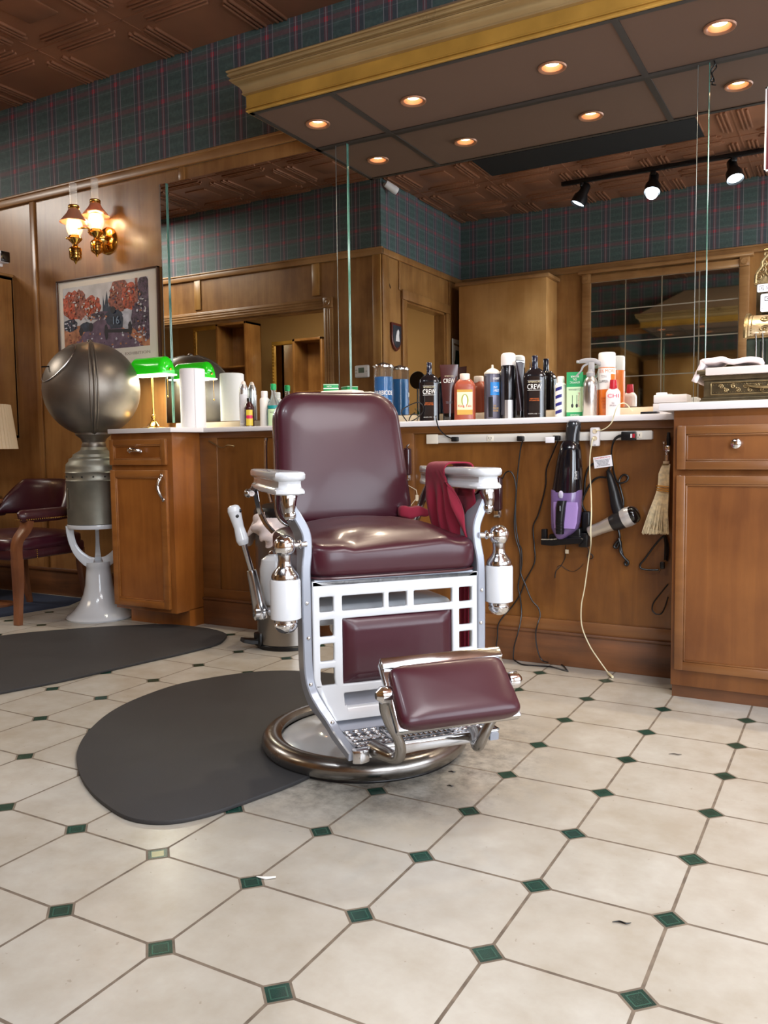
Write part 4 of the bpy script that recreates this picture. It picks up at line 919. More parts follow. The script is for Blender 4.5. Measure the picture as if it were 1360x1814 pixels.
# wall sconce: two oil-lamp style burners on a brass plate
sx_, sz_ = PY(184, 425, YW-.03).x, PY(184, 425, YW-.03).z
sc = thing('wall_sconce', 'polished brass double wall lamp with copper shades and tall glass chimneys, lit', 'wall lamp', (sx_, YW, sz_))
part('back_plate', MB().lathe([(.078, 0), (.078, -.006), (.070, -.012), (.050, -.020), (.020, -.026), (0, -.027)], (0, 0, 0), 40, 'Y'), M_brass, sc)
M_font = mat('ribbed_brass', (216, 172, 90), .16, 1)
M_shade = mat('copper_shade', (222, 150, 116), .3, .25, trans=.3)
M_chim = mat('lamp_chimney_glass', (240, 236, 230), .04, alpha=.16, coat=1)
M_glow = mat('sconce_flame_bulb', (255, 236, 200), .4, emit=(255, 206, 140), es=9)
def burner(dx, dy, dz):
    o = (dx, dy, dz)
    f = part('oil_font', MB().lathe([(0, -.105), (.004, -.100), (.010, -.088), (.026, -.078), (.033, -.070), (.033, -.060), (.030, -.058), (.034, -.055), (.034, -.042), (.030, -.040), (.034, -.037), (.034, -.020), (.028, -.012), (.016, -.006), (.014, .004), (.018, .010), (.034, .026), (.040, .036), (.034, .044), (.030, .052), (0, .052)], o, 36), M_brass, sc)
    part('key_knob', MB().tube([(dx+.012, dy-.02, dz+.03), (dx-.0, dy-.052, dz+.028)], .003, 6, 1).sphere((dx, dy-.055, dz+.028), .008, 12, (1, .4, 1)), M_brass, f)
    part('lamp_shade', MB().lathe([(.075, .128), (.078, .124), (.060, .148), (.040, .172), (.028, .196), (.026, .200), (.024, .196), (.037, .171), (.057, .146)], o, 48, cap=False), M_shade, sc, label='copper cone shade with a scalloped rim')
    part('shade_ring', MB().lathe([(.028, .196), (.031, .200), (.029, .206), (.031, .212), (.027, .218), (.024, .218), (.024, .196)], o, 36, cap=False), M_brass, sc)
    part('glass_chimney', MB().lathe([(.030, .050), (.042, .075), (.046, .098), (.042, .125), (.030, .155), (.0225, .185), (.0215, .24), (.0215, .335), (.020, .335), (.020, .24), (.021, .186), (.0285, .156), (.0405, .125), (.0445, .098), (.0405, .076), (.0285, .052)], o, 36, cap=False), M_chim, sc)
    part('bulb', MB().sphere((dx, dy, dz+.100), .022, 18, (1, 1, 1.5)), M_glow, sc)
    light('sconce_glow', 'POINT', (sx_+dx, YW+dy, sz_+dz+.11), 5, (1, .74, .42), shadow_soft_size=.03)
burner(0, -.085, -.005)
q = PY(133, 433, YW-.24)
burner(q.x-sx_, -.24, q.z-sz_-.005)
part('side_arm', MB().tube([(0, -.03, .01), (-.03, -.10, .02), (q.x-sx_+.06, -.20, .022), (q.x-sx_, -.24, .014)], [.007, .006, .006, .007], 10), M_brass, sc)
# shelf unit on the wall at the far left, with small things on it
shx = PX(30, 490, -4.63)
S0x, S1x, S0z, S1z = -5.6, -4.66, .99, 2.00; SY = YW-.24
su = thing('wall_shelf_unit', 'wooden wall shelf unit at the left edge with small goods on it', 'shelf', (S0x, SY, S0z))
t = MB(); t.box(S1x-.02, S1x, SY, YW-.001, S0z, S1z, .002).box(S0x, S0x+.02, SY, YW-.001, S0z, S1z, .002).box(S0x, S1x, SY, YW-.001, S1z-.02, S1z, .002).box(S0x, S1x, SY, YW-.001, S0z, S0z+.02, .002).box(S0x, S1x, YW-.012, YW-.001, S0z, S1z); part('case', t, M_wood, su, True)
part('top_moulding', MB().box(S0x-.01, S1x+.012, SY-.012, YW-.001, S1z, S1z+.018, .004), M_woodx, su, True)
for z in (1.25, 1.46, 1.72): part('shelf', MB().box(S0x+.02, S1x-.02, SY+.004, YW-.012, z, z+.016, .002), M_woodx, su, True)
part('front_lip', MB().box(S1x-.024, S1x+.002, SY-.008, SY, S0z, S1z, .003), M_woodx, su, True)
single('boxed_toy_car', MB().box(-4.86, -4.72, SY+.02, SY+.12, 1.478, 1.63, .003), mat('toy_box_blue', (70, 120, 170), .4, var=.6, vscale=25), 'blue picture box on the wall shelf unit at the left edge', 'box', None, (-4.8, SY, 1.478))
single('framed_photo', MB().box(-4.86, -4.71, SY+.02, SY+.03, 1.27, 1.40, .003), mat('cream_photo_card', (212, 206, 196), .5, var=.3, vscale=40), 'small cream card standing on the wall shelf below the blue box', 'card', None, (-4.8, SY, 1.27))
sc0 = PY(8, 490, SY+.05)
scm = thing('security_camera', 'small white security camera with black lens on top of the wall shelf unit', 'camera', (sc0.x-.03, sc0.y, S1z+.018))
part('housing', MB().box(-.07, .045, -.035, .035, .018, .088, .012).box(-.02, .0, -.015, .015, 0, .02, .003), M_white, scm)
part('lens', MB().box(.040, .050, -.030, .030, .022, .084, .004).lathe([(.022, 0), (.022, .006), (.0, .007)], (.048, 0, .054), 24, 'X'), M_blackg, scm)
# table lamp at the far left on a small round table
lp = PY(-25, 760, 3.12)
tb_ = thing('side_table', 'small round wooden side table at the left edge, mostly outside the photo', 'table', (lp.x, 3.12, 0))
part('table_top', MB().lathe([(.10, .60), (.11, .61), (.11, .625), (.10, .63)], n=40), M_legwood, tb_); part('pedestal', MB().lathe([(.03, .02), (.022, .2), (.035, .4), (.05, .6)], n=24), M_legwood, tb_)
part('foot', MB().lathe([(.11, 0), (.11, .015), (.03, .03)], n=36), M_legwood, tb_)
tl = thing('table_lamp', 'table lamp with a pleated taupe shade glowing at the left edge', 'table lamp', (lp.x, 3.12, .63))
zz0 = PY(10, 795, 3.12).z-.63; zz1 = PY(10, 715, 3.12).z-.63
rs = min(.165, PY(24, 760, 3.12).x-lp.x)
def pleat(u, v): r = (rs-.03*v)*(1+.025*cos(u*2*pi*44)); return (r*cos(2*pi*u), r*sin(2*pi*u), zz0+(zz1-zz0)*v)
t = MB(); t.surf(pleat, 264, 4, cu=True); part('lamp_shade', t, mat('pleated_taupe_cloth', (168, 152, 132), .8, trans=.0, emit=(255, 214, 160), es=.18), tl)
part('base', MB().lathe([(.07, 0), (.07, .012), (.02, .03), (.04, .08), (.05, .14), (.02, zz0), (.008, zz0+.04)], n=32), M_brassold, tl)
part('bulb', MB().sphere((0, 0, zz0+.05), .025, 14), M_bulb, tl)
# trash can
TC = PZ(490, 1140, 0); tcx, tcy = -2.245, 3.085
tc = thing('pedal_bin', 'stainless steel pedal bin with black lid and white liner, behind the barber chair', 'trash can', (tcx, tcy, 0), rad(-25))
rT = .136; zt_ = .60
part('can_body', MB().lathe([(rT-.004, .018), (rT, .022), (rT, zt_), (rT-.008, zt_+.006)], n=64), M_steel, tc)
part('foot_ring', MB().lathe([(rT-.01, 0), (rT+.006, .002), (rT+.006, .016), (rT-.002, .022)], n=56), M_black, tc)
part('lid', MB().lathe([(rT+.004, zt_-.01), (rT+.005, zt_+.018), (rT-.004, zt_+.035), (rT-.05, zt_+.050), (0, zt_+.056)], n=56), M_black, tc)
part('pedal', MB().tube([(-.02, -rT+.02, .03), (-.03, -rT-.03, .034), (-.035, -rT-.075, .045)], [.016, .022, .018], 10, sq=(1.3, .5)).box(-.05, .01, -rT-.012, -rT+.02, .01, .07, .006), M_black, tc)
def bag(u, v):
    a = 2*pi*u; r = rT+.004+.010*v+.012*sin(a*7+v*3)*v+.03*v*max(0, cos(a-rad(215))); return (r*cos(a), r*sin(a), zt_-.005-(.045+.09*max(0, cos(a-rad(215)))**2+.012*sin(a*5))*v)
t = MB(); t.surf(bag, 72, 8, cu=True); o = part('bin_liner', t, mat('white_plastic_liner', (232, 222, 222), .35, alpha=.9, sheen=.2), tc, label='white plastic liner with a red print'); md = o.modifiers.new('t', 'SOLIDIFY'); md.thickness = .0012
# crumpled bag end caught beside the lever
t = MB()
cq = PY(463, 938, 3.085-.15)
def crump(u, v):
    a, b = 2*pi*u, pi*v; r = 1+.16*sin(a*3+b*5)+.10*sin(a*7+b*3)
    return (cq.x+.062*r*sin(b)*cos(a)+.02, cq.y+.04*r*sin(b)*sin(a), cq.z+.050*r*cos(b)-.02*cos(a))
t.surf(crump, 40, 20, cu=True); part('liner_bundle', t, mat('white_liner_bunched', (228, 214, 212), .4, var=.12, vscale=14), tc, True, label='bunched white liner with pinkish print')
# hook / handle on knee panel left
h0, h1, h2, h3 = PY(370, 781, YK-.014), PY(392, 793, YK-.03), PY(403, 789, YK-.04), PY(414, 790, YK-.05)
single('coat_hook', MB().tube([h0, h1, h2, h3], [.004, .0035, .0035, .004], 8), M_brassold, 'bent brass wire hook sticking out near the narrow left cabinet', 'hook', None, tuple(h0))
# ================================================================== BANKER'S LAMP
lY = 3.38
lb_ = PY(272, 750, lY)
bl = thing('bankers_lamp', "brass banker's desk lamp with a glowing green glass shade on the counter", 'desk lamp', (lb_.x, lY, ZS), rad(0))
part('base', MB().lathe([(.075, 0), (.078, .006), (.070, .014), (.050, .018), (.036, .024), (.022, .040), (.012, .050), (.010, .060), (0, .060)], n=48), M_brass, bl)
zsh0, zsh1 = PY(272, 665, lY).z-ZS, PY(272, 633, lY).z-ZS
part('stem', MB().tube([(0, 0, .05), (0, 0, .12), (0, 0, zsh0+.02)], [.009, .006, .006], 14, 1).sphere((0, 0, .075), .013, 16), M_brass, bl)
hl = 39*scl(lb_)*1.08
M_gshade = mat('green_cased_glass', (30, 190, 30), .12, coat=.6, emit=(40, 220, 10), es=.28)
M_wshade = mat('white_glass_lining', (255, 255, 240), .4, emit=(255, 255, 225), es=5)
def shell(off, r0=.058, lo=0):
    def fn(u, v):
        x = -hl+2*hl*u; a = pi*(.0+1.0*v); e = min(1, min(u, 1-u)*7+.42)**.5
        rr = (r0-off)*e
        return (x*(1-off*.6), -rr*cos(a)*1.0, zsh0+ (zsh1-zsh0-off)*e*sin(a)**.8)
    return fn
def shade_mesh(off):
    t = MB(); g_ = t.surf(shell(off), 32, 20); 
    for gg in (g_[0], g_[-1]): t.bm.faces.new(gg)
    return t
part('lamp_shade', shade_mesh(0), M_gshade, bl, label='glowing green glass shade'); part('shade_lining', shade_mesh(.003), M_wshade, bl)
part('shade_rim', MB().tube([(-hl, -.040, zsh0), (-hl+.02, -.057, zsh0), (0, -.058, zsh0), (hl-.02, -.057, zsh0), (hl, -.04, zsh0), (hl, .04, zsh0), (hl-.02, .057, zsh0), (0, .058, zsh0), (-hl+.02, .057, zsh0), (-hl, .04, zsh0)], .0035, 8, 3, True), M_wshade, bl)
part('end_knob', MB().sphere((-hl-.004, 0, zsh0+.028), .008, 12).sphere((hl+.004, 0, zsh0+.028), .008, 12), M_brass, bl)
xc_ = PY(297, 690, lY-.02).x-lb_.x
part('pull_chain', MB().tube([(xc_, -.02, zsh0), (xc_, -.02, PY(297, 700, lY).z-ZS)], .0016, 6, 1).sphere((xc_, -.02, PY(297, 703, lY).z-ZS), .005, 10), M_brass, bl)
light('bankers_lamp_glow', 'AREA', (lb_.x, lY, ZS+zsh0-.006), 3.5, (1, .97, .80), (0, 0, 0), shape='RECTANGLE', size=.16, size_y=.07)
# ================================================================== THINGS ON THE COUNTER
def at(pxc, pxw, ytop, Y, zb=None):
    zb = ZS if zb is None else zb
    P = PY(pxc, ytop, Y); s = scl(P); return P.x, P.z-zb, pxw*s/2      # x, height, half width
def face(x, Y): return math.atan2(x, -Y)*-1*-1 if 0 else -math.atan2(-x, Y)*-1   # yaw that turns local -y towards the camera
def yaw(x, Y): return math.atan2(-x, Y)
M_lab = {k: P_('label_'+k, c, .4) for k, c in dict(white=(236, 234, 230), black=(24, 22, 26), red=(196, 34, 46), blue=(36, 120, 190), navy=(44, 44, 120), green=(20, 150, 84), mint=(196, 224, 180), yellow=(214, 190, 70), orange=(226, 112, 34), cream=(224, 214, 178), pink=(206, 40, 90), grey=(110, 110, 122), gold=(190, 150, 60), dk=(60, 60, 70)).items()}
def cthing(name, label, cat, pxc, pxw, ytop, Y, group=None, zb=None, turn=1):
    x, h, r = at(pxc, pxw, ytop, Y, zb); r = min(r, YW-.02-Y-.001) if Y < YW-.03 else r
    return thing(name, label, cat, (x, Y, ZS if zb is None else zb), yaw(x, Y)*turn, group), h, r
# paper towel roll
t_, h, r = cthing('paper_towel_roll', 'standing roll of white paper towel beside the green lamp', 'paper roll', 340, 44, 654, 3.385)
part('paper', MB().lathe([(.020, 0), (r, 0), (r, h-.004), (r-.003, h), (.020, h), (.020, 0)], n=56, cap=False), M_paperw, t_)
part('core', MB().lathe([(.0195, 0.001), (.0195, h-.002), (.017, h-.002), (.017, .001)], n=32, cap=False), P_('cardboard_core', (170, 140, 104), .8), t_)
part('loose_edge', MB().box(.012, .0135, -r-.002, -r+.01, 0, h-.004), M_paperw, t_)
# silver spray can with white collar
t_, h, r = cthing('mousse_can', 'tall silver aerosol can with a pale nozzle, left of the small brown bottle', 'spray can', 431, 19, 675, 3.51)
part('can_body', MB().lathe([(r-.002, 0), (r, .003), (r, h*.80), (r*.92, h*.86), (r*.62, h*.92), (r*.6, h*.93)], n=36), mat('satin_aluminium', (206, 206, 210), .24, .85), t_)
part('nozzle', MB().lathe([(r*.55, h*.92), (r*.48, h*.96), (r*.3, h*.995), (r*.1, h)], n=24), P_('pale_pink_nozzle', (228, 214, 206), .4), t_)
part('label_band', MB().band(r+.0004, h*.1, h*.72, -.9, .9), P_('satin_white_print', (216, 216, 222), .35), t_)
# small brown bottle with yellow label
t_, h, r = cthing('tonic_bottle', 'small dark brown bottle with a yellow and red peanut-shaped label', 'bottle', 441, 17, 705, 3.47)
part('glass_body', MB().lathe([(r-.002, 0), (r, .002), (r, h*.66), (r*.8, h*.78), (r*.45, h*.84), (r*.42, h*.88), (r*.42, h*.90)], n=32), mat('brown_bottle', (58, 22, 26), .12, coat=.6), t_)
part('cap', MB().lathe([(r*.48, h*.88), (r*.48, h*.995), (r*.40, h)], n=24), M_blackg, t_)
L_ = part('label_band', MB().band(r+.0004, h*.08, h*.34, -.75, .75).band(r+.0004, h*.38, h*.60, -.7, .7), M_lab['yellow'], t_); part('label_stripe', MB().band(r+.0006, h*.31, h*.42, -.65, .65), M_lab['pink'], L_)
# white bottle
t_, h, r = cthing('lotion_bottle', 'plain white lotion bottle with white cap beside the small brown bottle', 'bottle', 468, 17, 693, 3.49)
part('bottle_body', MB().lathe([(r-.002, 0), (r, .003), (r, h*.76), (r*.92, h*.80), (r*.72, h*.82)], n=32), M_lab['white'], t_); part('cap', MB().lathe([(r*.70, h*.815), (r*.70, h*.985), (r*.62, h)], n=28), M_white, t_)
# green capped tonic bottle
t_, h, r = cthing('hair_tonic_bottle', 'clear long-necked bottle with green cap and green label next to the chair back', 'bottle', 484, 24, 680, 3.485)
part('liquid', MB().lathe([(r*.9, .003), (r*.92, .006), (r*.92, h*.50), (0, h*.50)], n=28), mat('teal_tonic', (20, 160, 160), .15, trans=.3), t_)
part('glass_body', MB().lathe([(r-.002, 0), (r, .003), (r, h*.50), (r*.85, h*.58), (r*.45, h*.68), (r*.36, h*.76), (r*.32, h*.86)], n=32, cap=False), mat('clear_bottle', (236, 240, 240), .05, trans=.9, alpha=.6), t_)
part('cap', MB().lathe([(r*.42, h*.86), (r*.44, h*.98), (r*.36, h)], n=24), M_lab['green'], t_)
L_ = part('label_band', MB().band(r+.0006, h*.04, h*.42, -1, 1), M_lab['mint'], t_); part('label_stripe', MB().band(r+.0007, h*.43, h*.50, -1, 1), P_('teal_stripe', (10, 140, 140), .4), t_)
text('label_print', 'TONIC', M_lab['dk'], L_, (0, -r-.0008, h*.34), .006, r*1.2, bend=r)
# white folded towels with green boxes on them, behind the chair back
x, h, r = at(606, 70, 692, 3.46)
tw = thing('folded_towel_stack', 'stack of folded white towels behind the top of the barber chair', 'towel', (x, 3.46, ZS))
t = MB()
for k in range(4): t.box(-.095, .095, -.055, .055, k*h/4+.001, (k+1)*h/4-.001, .010)
part('towel', t, mat('white_terry', (226, 218, 212), .9, bump=.4, bscale=500), tw)
x2, h2, r2 = at(586, 27, 681, 3.455)
gb = thing('bandage_box', 'small green and white box lying on the white towels', 'box', (x2, 3.455, ZS+h+.0005), yaw(x2, 3.455))
part('carton', MB().box(-.036, .036, -.025, .025, 0, h2-h, .001), M_lab['green'], gb); part('label_stripe', MB().box(-.037, .037, -.0256, .0256, (h2-h)*.25, (h2-h)*.40).box(-.037, .037, -.0256, .0256, (h2-h)*.86, (h2-h)*.93), M_lab['white'], gb)
text('label_print', 'NEW', M_lab['white'], gb, (-.008, -.0262, (h2-h)*.62), .007)
# blue disinfectant jar
t_, h, r = cthing('disinfectant_jar', 'clear jar of bright blue disinfectant with chrome lid and BARBICIDE lettering', 'jar', 679, 34, 642, 3.465)
M_bluel = mat('blue_disinfectant', (14, 98, 164), .06, trans=.35, ior=1.33, coat=.3)
part('liquid', MB().lathe([(r*.93, .010), (r*.93, h*.76), (0, h*.76)], n=40), M_bluel, t_)
part('glass_body', MB().lathe([(r*.99, 0), (r, .004), (r, h*.92), (r*.985, h*.925)], n=40, cap=False), mat('jar_glass', (240, 246, 250), .03, trans=.95, ior=1.2, alpha=.45), t_)
part('base_ring', MB().lathe([(r*1.02, 0), (r*1.02, .012), (r*.96, .014)], n=40), mat('dark_jar_foot', (40, 44, 54), .2), t_)
t = MB().lathe([(r*1.03, h*.91), (r*1.06, h*.93), (r*1.03, h*.95), (r*.8, h*.965), (r*.3, h*.99), (r*.1, h)], n=40)
for k in range(14): a = k*2*pi/14; t.sphere((r*1.03*cos(a), r*1.03*sin(a), h*.935), .004, 8)
part('lid', t, M_chromeb, t_)
text('label_print', 'BARBICIDE', M_lab['white'], t_, (0, -r-.0006, h*.50), .020, r*2.1, bend=r)
text('label_print', 'DISINFECTANT *\nFUNGICIDE & VIRUCIDE', M_lab['white'], t_, (0, -r-.0006, h*.39), .012, r*1.5, bend=r)
# black cord loop lying beside the jar
xx = PY(728, 735, 3.40).x
single('cord', MB().tube([(xx-.03, 3.42, ZS+.004), (xx-.05, 3.40, ZS+.05), (xx-.01, 3.39, ZS+.075), (xx+.04, 3.40, ZS+.09), (xx+.055, 3.42, ZS+.06), (xx+.03, 3.40, ZS+.02), (xx, 3.38, ZS+.006), (xx+.02, 3.37, ZS+.035), (xx+.045, 3.38, ZS+.03), (xx+.05, 3.36, ZS+.006)], .0028, 6), M_black, 'loop of black cord on the counter between the blue jar and the first black bottle', 'cord', None, (xx, 3.4, ZS))
# flattened styling gel bottles
def gel_bottle(lb, pxc, pxw, ytop, Y, big=True):
    x, h, r = at(pxc, pxw, ytop, Y); o = thing('styling_gel_bottle', lb, 'bottle', (x, Y, ZS), yaw(x, Y)*.9, 'black styling gel bottles')
    D = .026; hb = h*.80
    def fn(u, v):
        a = 2*pi*u; z = hb*v; k = 1
        if v > .80: k = max(.30, math.cos((v-.80)/.20*pi/2*.86)**.55)
        sp = lambda w: math.copysign(abs(w)**.55, w)
        return (r*k*sp(cos(a)), D*(k if k > .5 else .5+(k-.5)*.3)*sp(sin(a)), z)
    t = MB(); g_ = t.surf(fn, 44, 30, cu=True); t.bm.faces.new([q[0] for q in g_]); t.bm.faces.new([q[-1] for q in g_])
    b_ = part('bottle_body', t, mat('black_glossy_bottle', (18, 16, 20), .10, coat=.7), o)
    part('cap', MB().lathe([(r*.30, hb*.97), (r*.30, hb*1.02), (r*.26, hb*1.03), (r*.26, h*.99), (r*.22, h)], n=28), mat('blue_black_cap', (22, 26, 44), .12, coat=.6), o)
    text('label_print', 'AMERICAN', M_lab['cream'], b_, (0, -D-.0005, h*.585), .006, r*1.15)
    text('label_print', 'CREW', M_lab['white'], b_, (0, -D-.0005, h*.51), .022, r*1.25, sx=1)
    part('label_rule', MB().box(-r*.62, r*.62, -D-.0008, -D+.001, h*.452, h*.456).box(-r*.62, r*.62, -D-.0008, -D+.001, h*.545+.016, h*.545+.0168), M_lab['white'], b_)
    text('label_print', 'FIRM HOLD\nSTYLING GEL', M_lab['orange'], b_, (0, -D-.0005, h*.31), .012, r*.9)
    text('label_print', '33.8 FL OZ  1 L', M_lab['white'], b_, (0, -D-.0005, h*.09), .004, r*1.1)
    return o
gel_bottle('black styling gel bottle lettered CREW, between the blue jar and the brown tube', 760, 36, 642, 3.47)
gel_bottle('larger black styling gel bottle lettered CREW, right of the dark tubes', 947, 40, 630, 3.47)
# tubes standing on their caps
def tube_(lb, pxc, pxw, ytop, Y, m, txt, zrot=0, mt=None):
    x, h, r = at(pxc, pxw, ytop, Y); o = thing('styling_tube', lb, 'tube', (x, Y, ZS), yaw(x, Y)+zrot, 'standing product tubes')
    def fn(u, v):
        a = 2*pi*u; k = v**1.1; w = r*(.66+.34*k); d = .020*(1-k)+.0012
        return (w*cos(a), d*sin(a), h*.15+h*.85*v)
    t = MB(); g_ = t.surf(fn, 36, 18, cu=True); t.bm.faces.new([q[0] for q in g_]); t.bm.faces.new([q[-1] for q in g_])
    b_ = part('tube_body', t, m, o); part('cap', MB().lathe([(r*.66, 0), (r*.68, .002), (r*.66, h*.15), (r*.5, h*.152)], n=32), M_blackg, o)
    if txt:
        text('label_print', 'AMERICAN', M_lab['cream'], b_, (0, -.0105, h*.80), .005, r*.95); text('label_print', txt, M_lab['white'], b_, (0, -.0105, h*.72), .019, r*1.2)
        text('label_print', 'FIBER CREAM\nHIGH HOLD', M_lab['grey'], b_, (0, -.019, h*.34), .010, r*.7)
    else: part('crimp', MB().box(-r, r, -.0018, .0018, h*.96, h*.985), M_nickel, b_)
    return o
tube_('brown standing styling tube lettered CREW, left of the orange talc bottle', 795, 33, 646, 3.48, mat('brown_tube', (66, 34, 34), .22, coat=.4), 'CREW')
tube_('tall dark foil tube between the black hairspray can and the large gel bottle', 921, 24, 638, 3.48, mat('dark_foil_tube', (44, 34, 38), .2, .4), '', .9)
# orange talc bottle
t_, h, r = cthing('talc_bottle', 'orange-brown talc bottle with white cap and cream label reading King Talc', 'bottle', 823, 38, 662, 3.465)
M_talc = mat('orange_talc', (150, 70, 48), .35, coat=.2)
D = .030
def fn(u, v):
    a = 2*pi*u; sp = lambda w: math.copysign(abs(w)**.6, w); k = 1 if v < .80 else max(.46, math.cos((v-.80)/.2*pi/2*.75)**.6)
    if v < .04: k = .96
    return (r*k*sp(cos(a)), D*k*sp(sin(a)), h*.88*v)
t = MB(); g_ = t.surf(fn, 40, 26, cu=True); t.bm.faces.new([q[0] for q in g_]); t.bm.faces.new([q[-1] for q in g_]); b_ = part('bottle_body', t, M_talc, t_)
part('cap', MB().lathe([(r*.46, h*.86), (r*.47, h*.865), (r*.47, h*.985), (r*.42, h)], n=32), mat('pale_cap', (226, 206, 196), .4), t_)
l_ = part('label_panel', MB().box(-r*.72, r*.70, -D-.0010, -D+.002, h*.14, h*.66, .001), M_lab['cream'], b_)
part('label_stripe', MB().box(-r*.72, r*.70, -D-.0013, -D, h*.14, h*.24).box(-r*.72, r*.70, -D-.0013, -D, h*.61, h*.66), M_lab['gold'], l_)
part('label_emblem', MB().prism([(r*.34*cos(a_*pi/10), h*.44+h*.13*sin(a_*pi/10)) for a_ in range(20)], -D-.0014, -D, 'Y'), P_('olive_arch', (150, 160, 80), .5), l_)
part('label_emblem', MB().prism([(r*.20*cos(a_*pi/10), h*.43+h*.12*sin(a_*pi/10)) for a_ in range(20)], -D-.0017, -D, 'Y'), M_lab['white'], l_)
text('label_print', 'King Talc', M_lab['red'], l_, (0, -D-.0018, h*.315), .014, r*1.25)
# hair clipper cleaner spray can
t_, h, r = cthing('clipper_spray_can', 'grey and blue spray can with pale dome cap, right of the orange talc bottle', 'spray can', 872, 29, 646, 3.48)
part('can_body', MB().lathe([(r-.002, 0), (r, .003), (r, h*.82), (r*.94, h*.835)], n=40), mat('grey_can', (96, 96, 112), .3, .4), t_)
part('cap', MB().lathe([(r*1.02, h*.83), (r*1.02, h*.855), (r*.6, h*.91), (r*.3, h*.93), (r*.16, h*.94), (r*.13, h*.995), (0, h)], n=32), mat('pale_dome_cap', (214, 206, 196), .45), t_)
l_ = part('label_panel', MB().band(r+.0005, h*.45, h*.68, -.25, .95), M_lab['blue'], t_); part('label_side', MB().band(r+.0005, h*.03, h*.80, -1.5, -.8), M_lab['dk'], t_)
part('label_shape', MB().band(r+.0006, h*.06, h*.42, -.5, .05), M_lab['black'], t_)
text('label_print', 'Oster', M_lab['white'], t_, (r*.30, -r-.0004, h*.75), .013, r*1.1, bend=r); text('label_print', 'SPRAY\nDISINFECT', M_lab['white'], t_, (r*.32, -r-.0006, h*.56), .024, r*.95, bend=r)
text('label_print', '5 IN 1\nCLIPPER CARE\nFOR BLADES', M_lab['gold'], t_, (r*.3, -r-.0004, h*.22), .030, r*.9, bend=r)
# tall black hairspray can with white cap
t_, h, r = cthing('hairspray_can', 'tall black aerosol can with a white domed cap, tallest left of the gel bottle', 'spray can', 900, 26, 625, 3.485)
part('can_body', MB().lathe([(r-.002, 0), (r, .003), (r, h*.80), (r*.93, h*.815)], n=40), mat('black_to_silver_can', (24, 22, 26), .14, .3, coat=.5), t_)
part('lower_band', MB().band(r+.0004, h*.02, h*.30, -.5, .7), mat('silver_print', (190, 190, 194), .25, .7), t_); part('label_side', MB().band(r+.0005, h*.08, h*.76, -1.35, -.55), M_lab['dk'], t_)
part('cap', MB().lathe([(r*.98, h*.81), (r*1.0, h*.82), (r*1.0, h*.94), (r*.94, h*.975), (r*.7, h*.995), (0, h)], n=40), M_white, t_)
# white powder bottle with blue stripes
t_, h, r = cthing('powder_bottle', 'white powder bottle with slanting dark blue stripes, left of the green and cream box', 'bottle', 993, 20, 667, 3.475)
part('bottle_body', MB().lathe([(r-.002, 0), (r, .003), (r, h*.80), (r*.7, h*.84), (r*.62, h*.86)], n=36), M_lab['white'], t_); part('cap', MB().lathe([(r*.64, h*.85), (r*.64, h*.985), (r*.56, h)], n=28), M_white, t_)
for k in range(4): part('label_stripe', MB().surf(lambda u, v: ((r+.0005)*sin(-1.1+1.3*u), -(r+.0005)*cos(-1.1+1.3*u), h*(.10+.18*k)+h*.05*u+h*.075*v), 10, 2), M_lab['navy'], t_)
# green & cream carton standing upside down
t_, h, r = cthing('product_carton', 'green and cream product carton standing upside down, its print inverted', 'box', 1018, 28, 660, 3.465)
c_ = part('carton', MB().box(-r, r, -.024, .024, 0, h, .001), M_lab['mint'], t_); part('carton_band', MB().box(-r-.0004, r+.0004, -.0244, .0244, h*.68, h*1.0005), M_lab['green'], t_); part('carton_band', MB().box(-r-.0004, r+.0004, -.0244, .0244, -.0002, h*.13), M_lab['green'], t_)
U = (pi/2, pi, 0)
text('label_print', 'CLUBMAN', M_lab['dk'], c_, (0, -.0243, h*.62), .008, r*1.5, rot=U); text('label_print', 'STYPTIC\nOIL\nREPAIR', M_lab['white'], c_, (0, -.0248, h*.84), .032, r*1.2, rot=U)
text('label_print', 'Pinaud', P_('pink_script', (196, 130, 120), .5), c_, (r*.5, -.0243, h*.40), .008, h*.30, rot=(pi/2, pi/2, 0)); text('label_print', 'PINAUD', M_lab['white'], c_, (0, -.0248, h*.065), .007, r*1.1, rot=U)
bt = MB()
for dx in (-.3, .25): bt.sphere((dx*r, -.0246, h*.27), .006, 12, (.8, .1, 1.4)).box(dx*r-.001, dx*r+.001, -.0249, -.024, h*.30, h*.50)
part('label_picture', bt, M_lab['black'], c_)
# aluminium spray bottle
t_, h, r = cthing('trigger_spray_bottle', 'brushed aluminium spray bottle with a grey trigger head pointing left', 'spray bottle', 1046, 28, 636, 3.43)
hb = h*.72
part('bottle_body', MB().lathe([(r-.003, 0), (r, .004), (r, hb*.72), (r*.93, hb*.82), (r*.72, hb*.92), (r*.5, hb*.97), (r*.5, hb)], n=44), mat('brushed_aluminium', (190, 188, 186), .26, .95), t_)
t = MB().lathe([(r*.52, hb*.97), (r*.55, hb*1.0), (r*.55, hb*1.06), (r*.40, hb*1.08), (r*.32, hb*1.14)], n=24)
t.tube([(r*1.3, 0, h*.90), (r*.5, 0, h*.965), (-r*.6, 0, h*.975), (-r*1.5, 0, h*.955)], [.006, .010, .010, .006], 10, 4, sq=(.8, 1)); t.tube([(-r*.2, 0, h*.93), (-r*.9, 0, h*.88), (-r*1.2, 0, h*.80), (-r*1.9, 0, h*.70)], [.006, .006, .005, .003], 8, 4, sq=(1, .7))
t.box(-r*1.78, -r*1.45, -.008, .008, h*.935, h*.985, .003).box(-r*.3, r*.5, -.009, .009, hb*1.06, h*.95, .004); part('trigger_head', t, mat('grey_spray_head', (150, 148, 148), .35), t_)
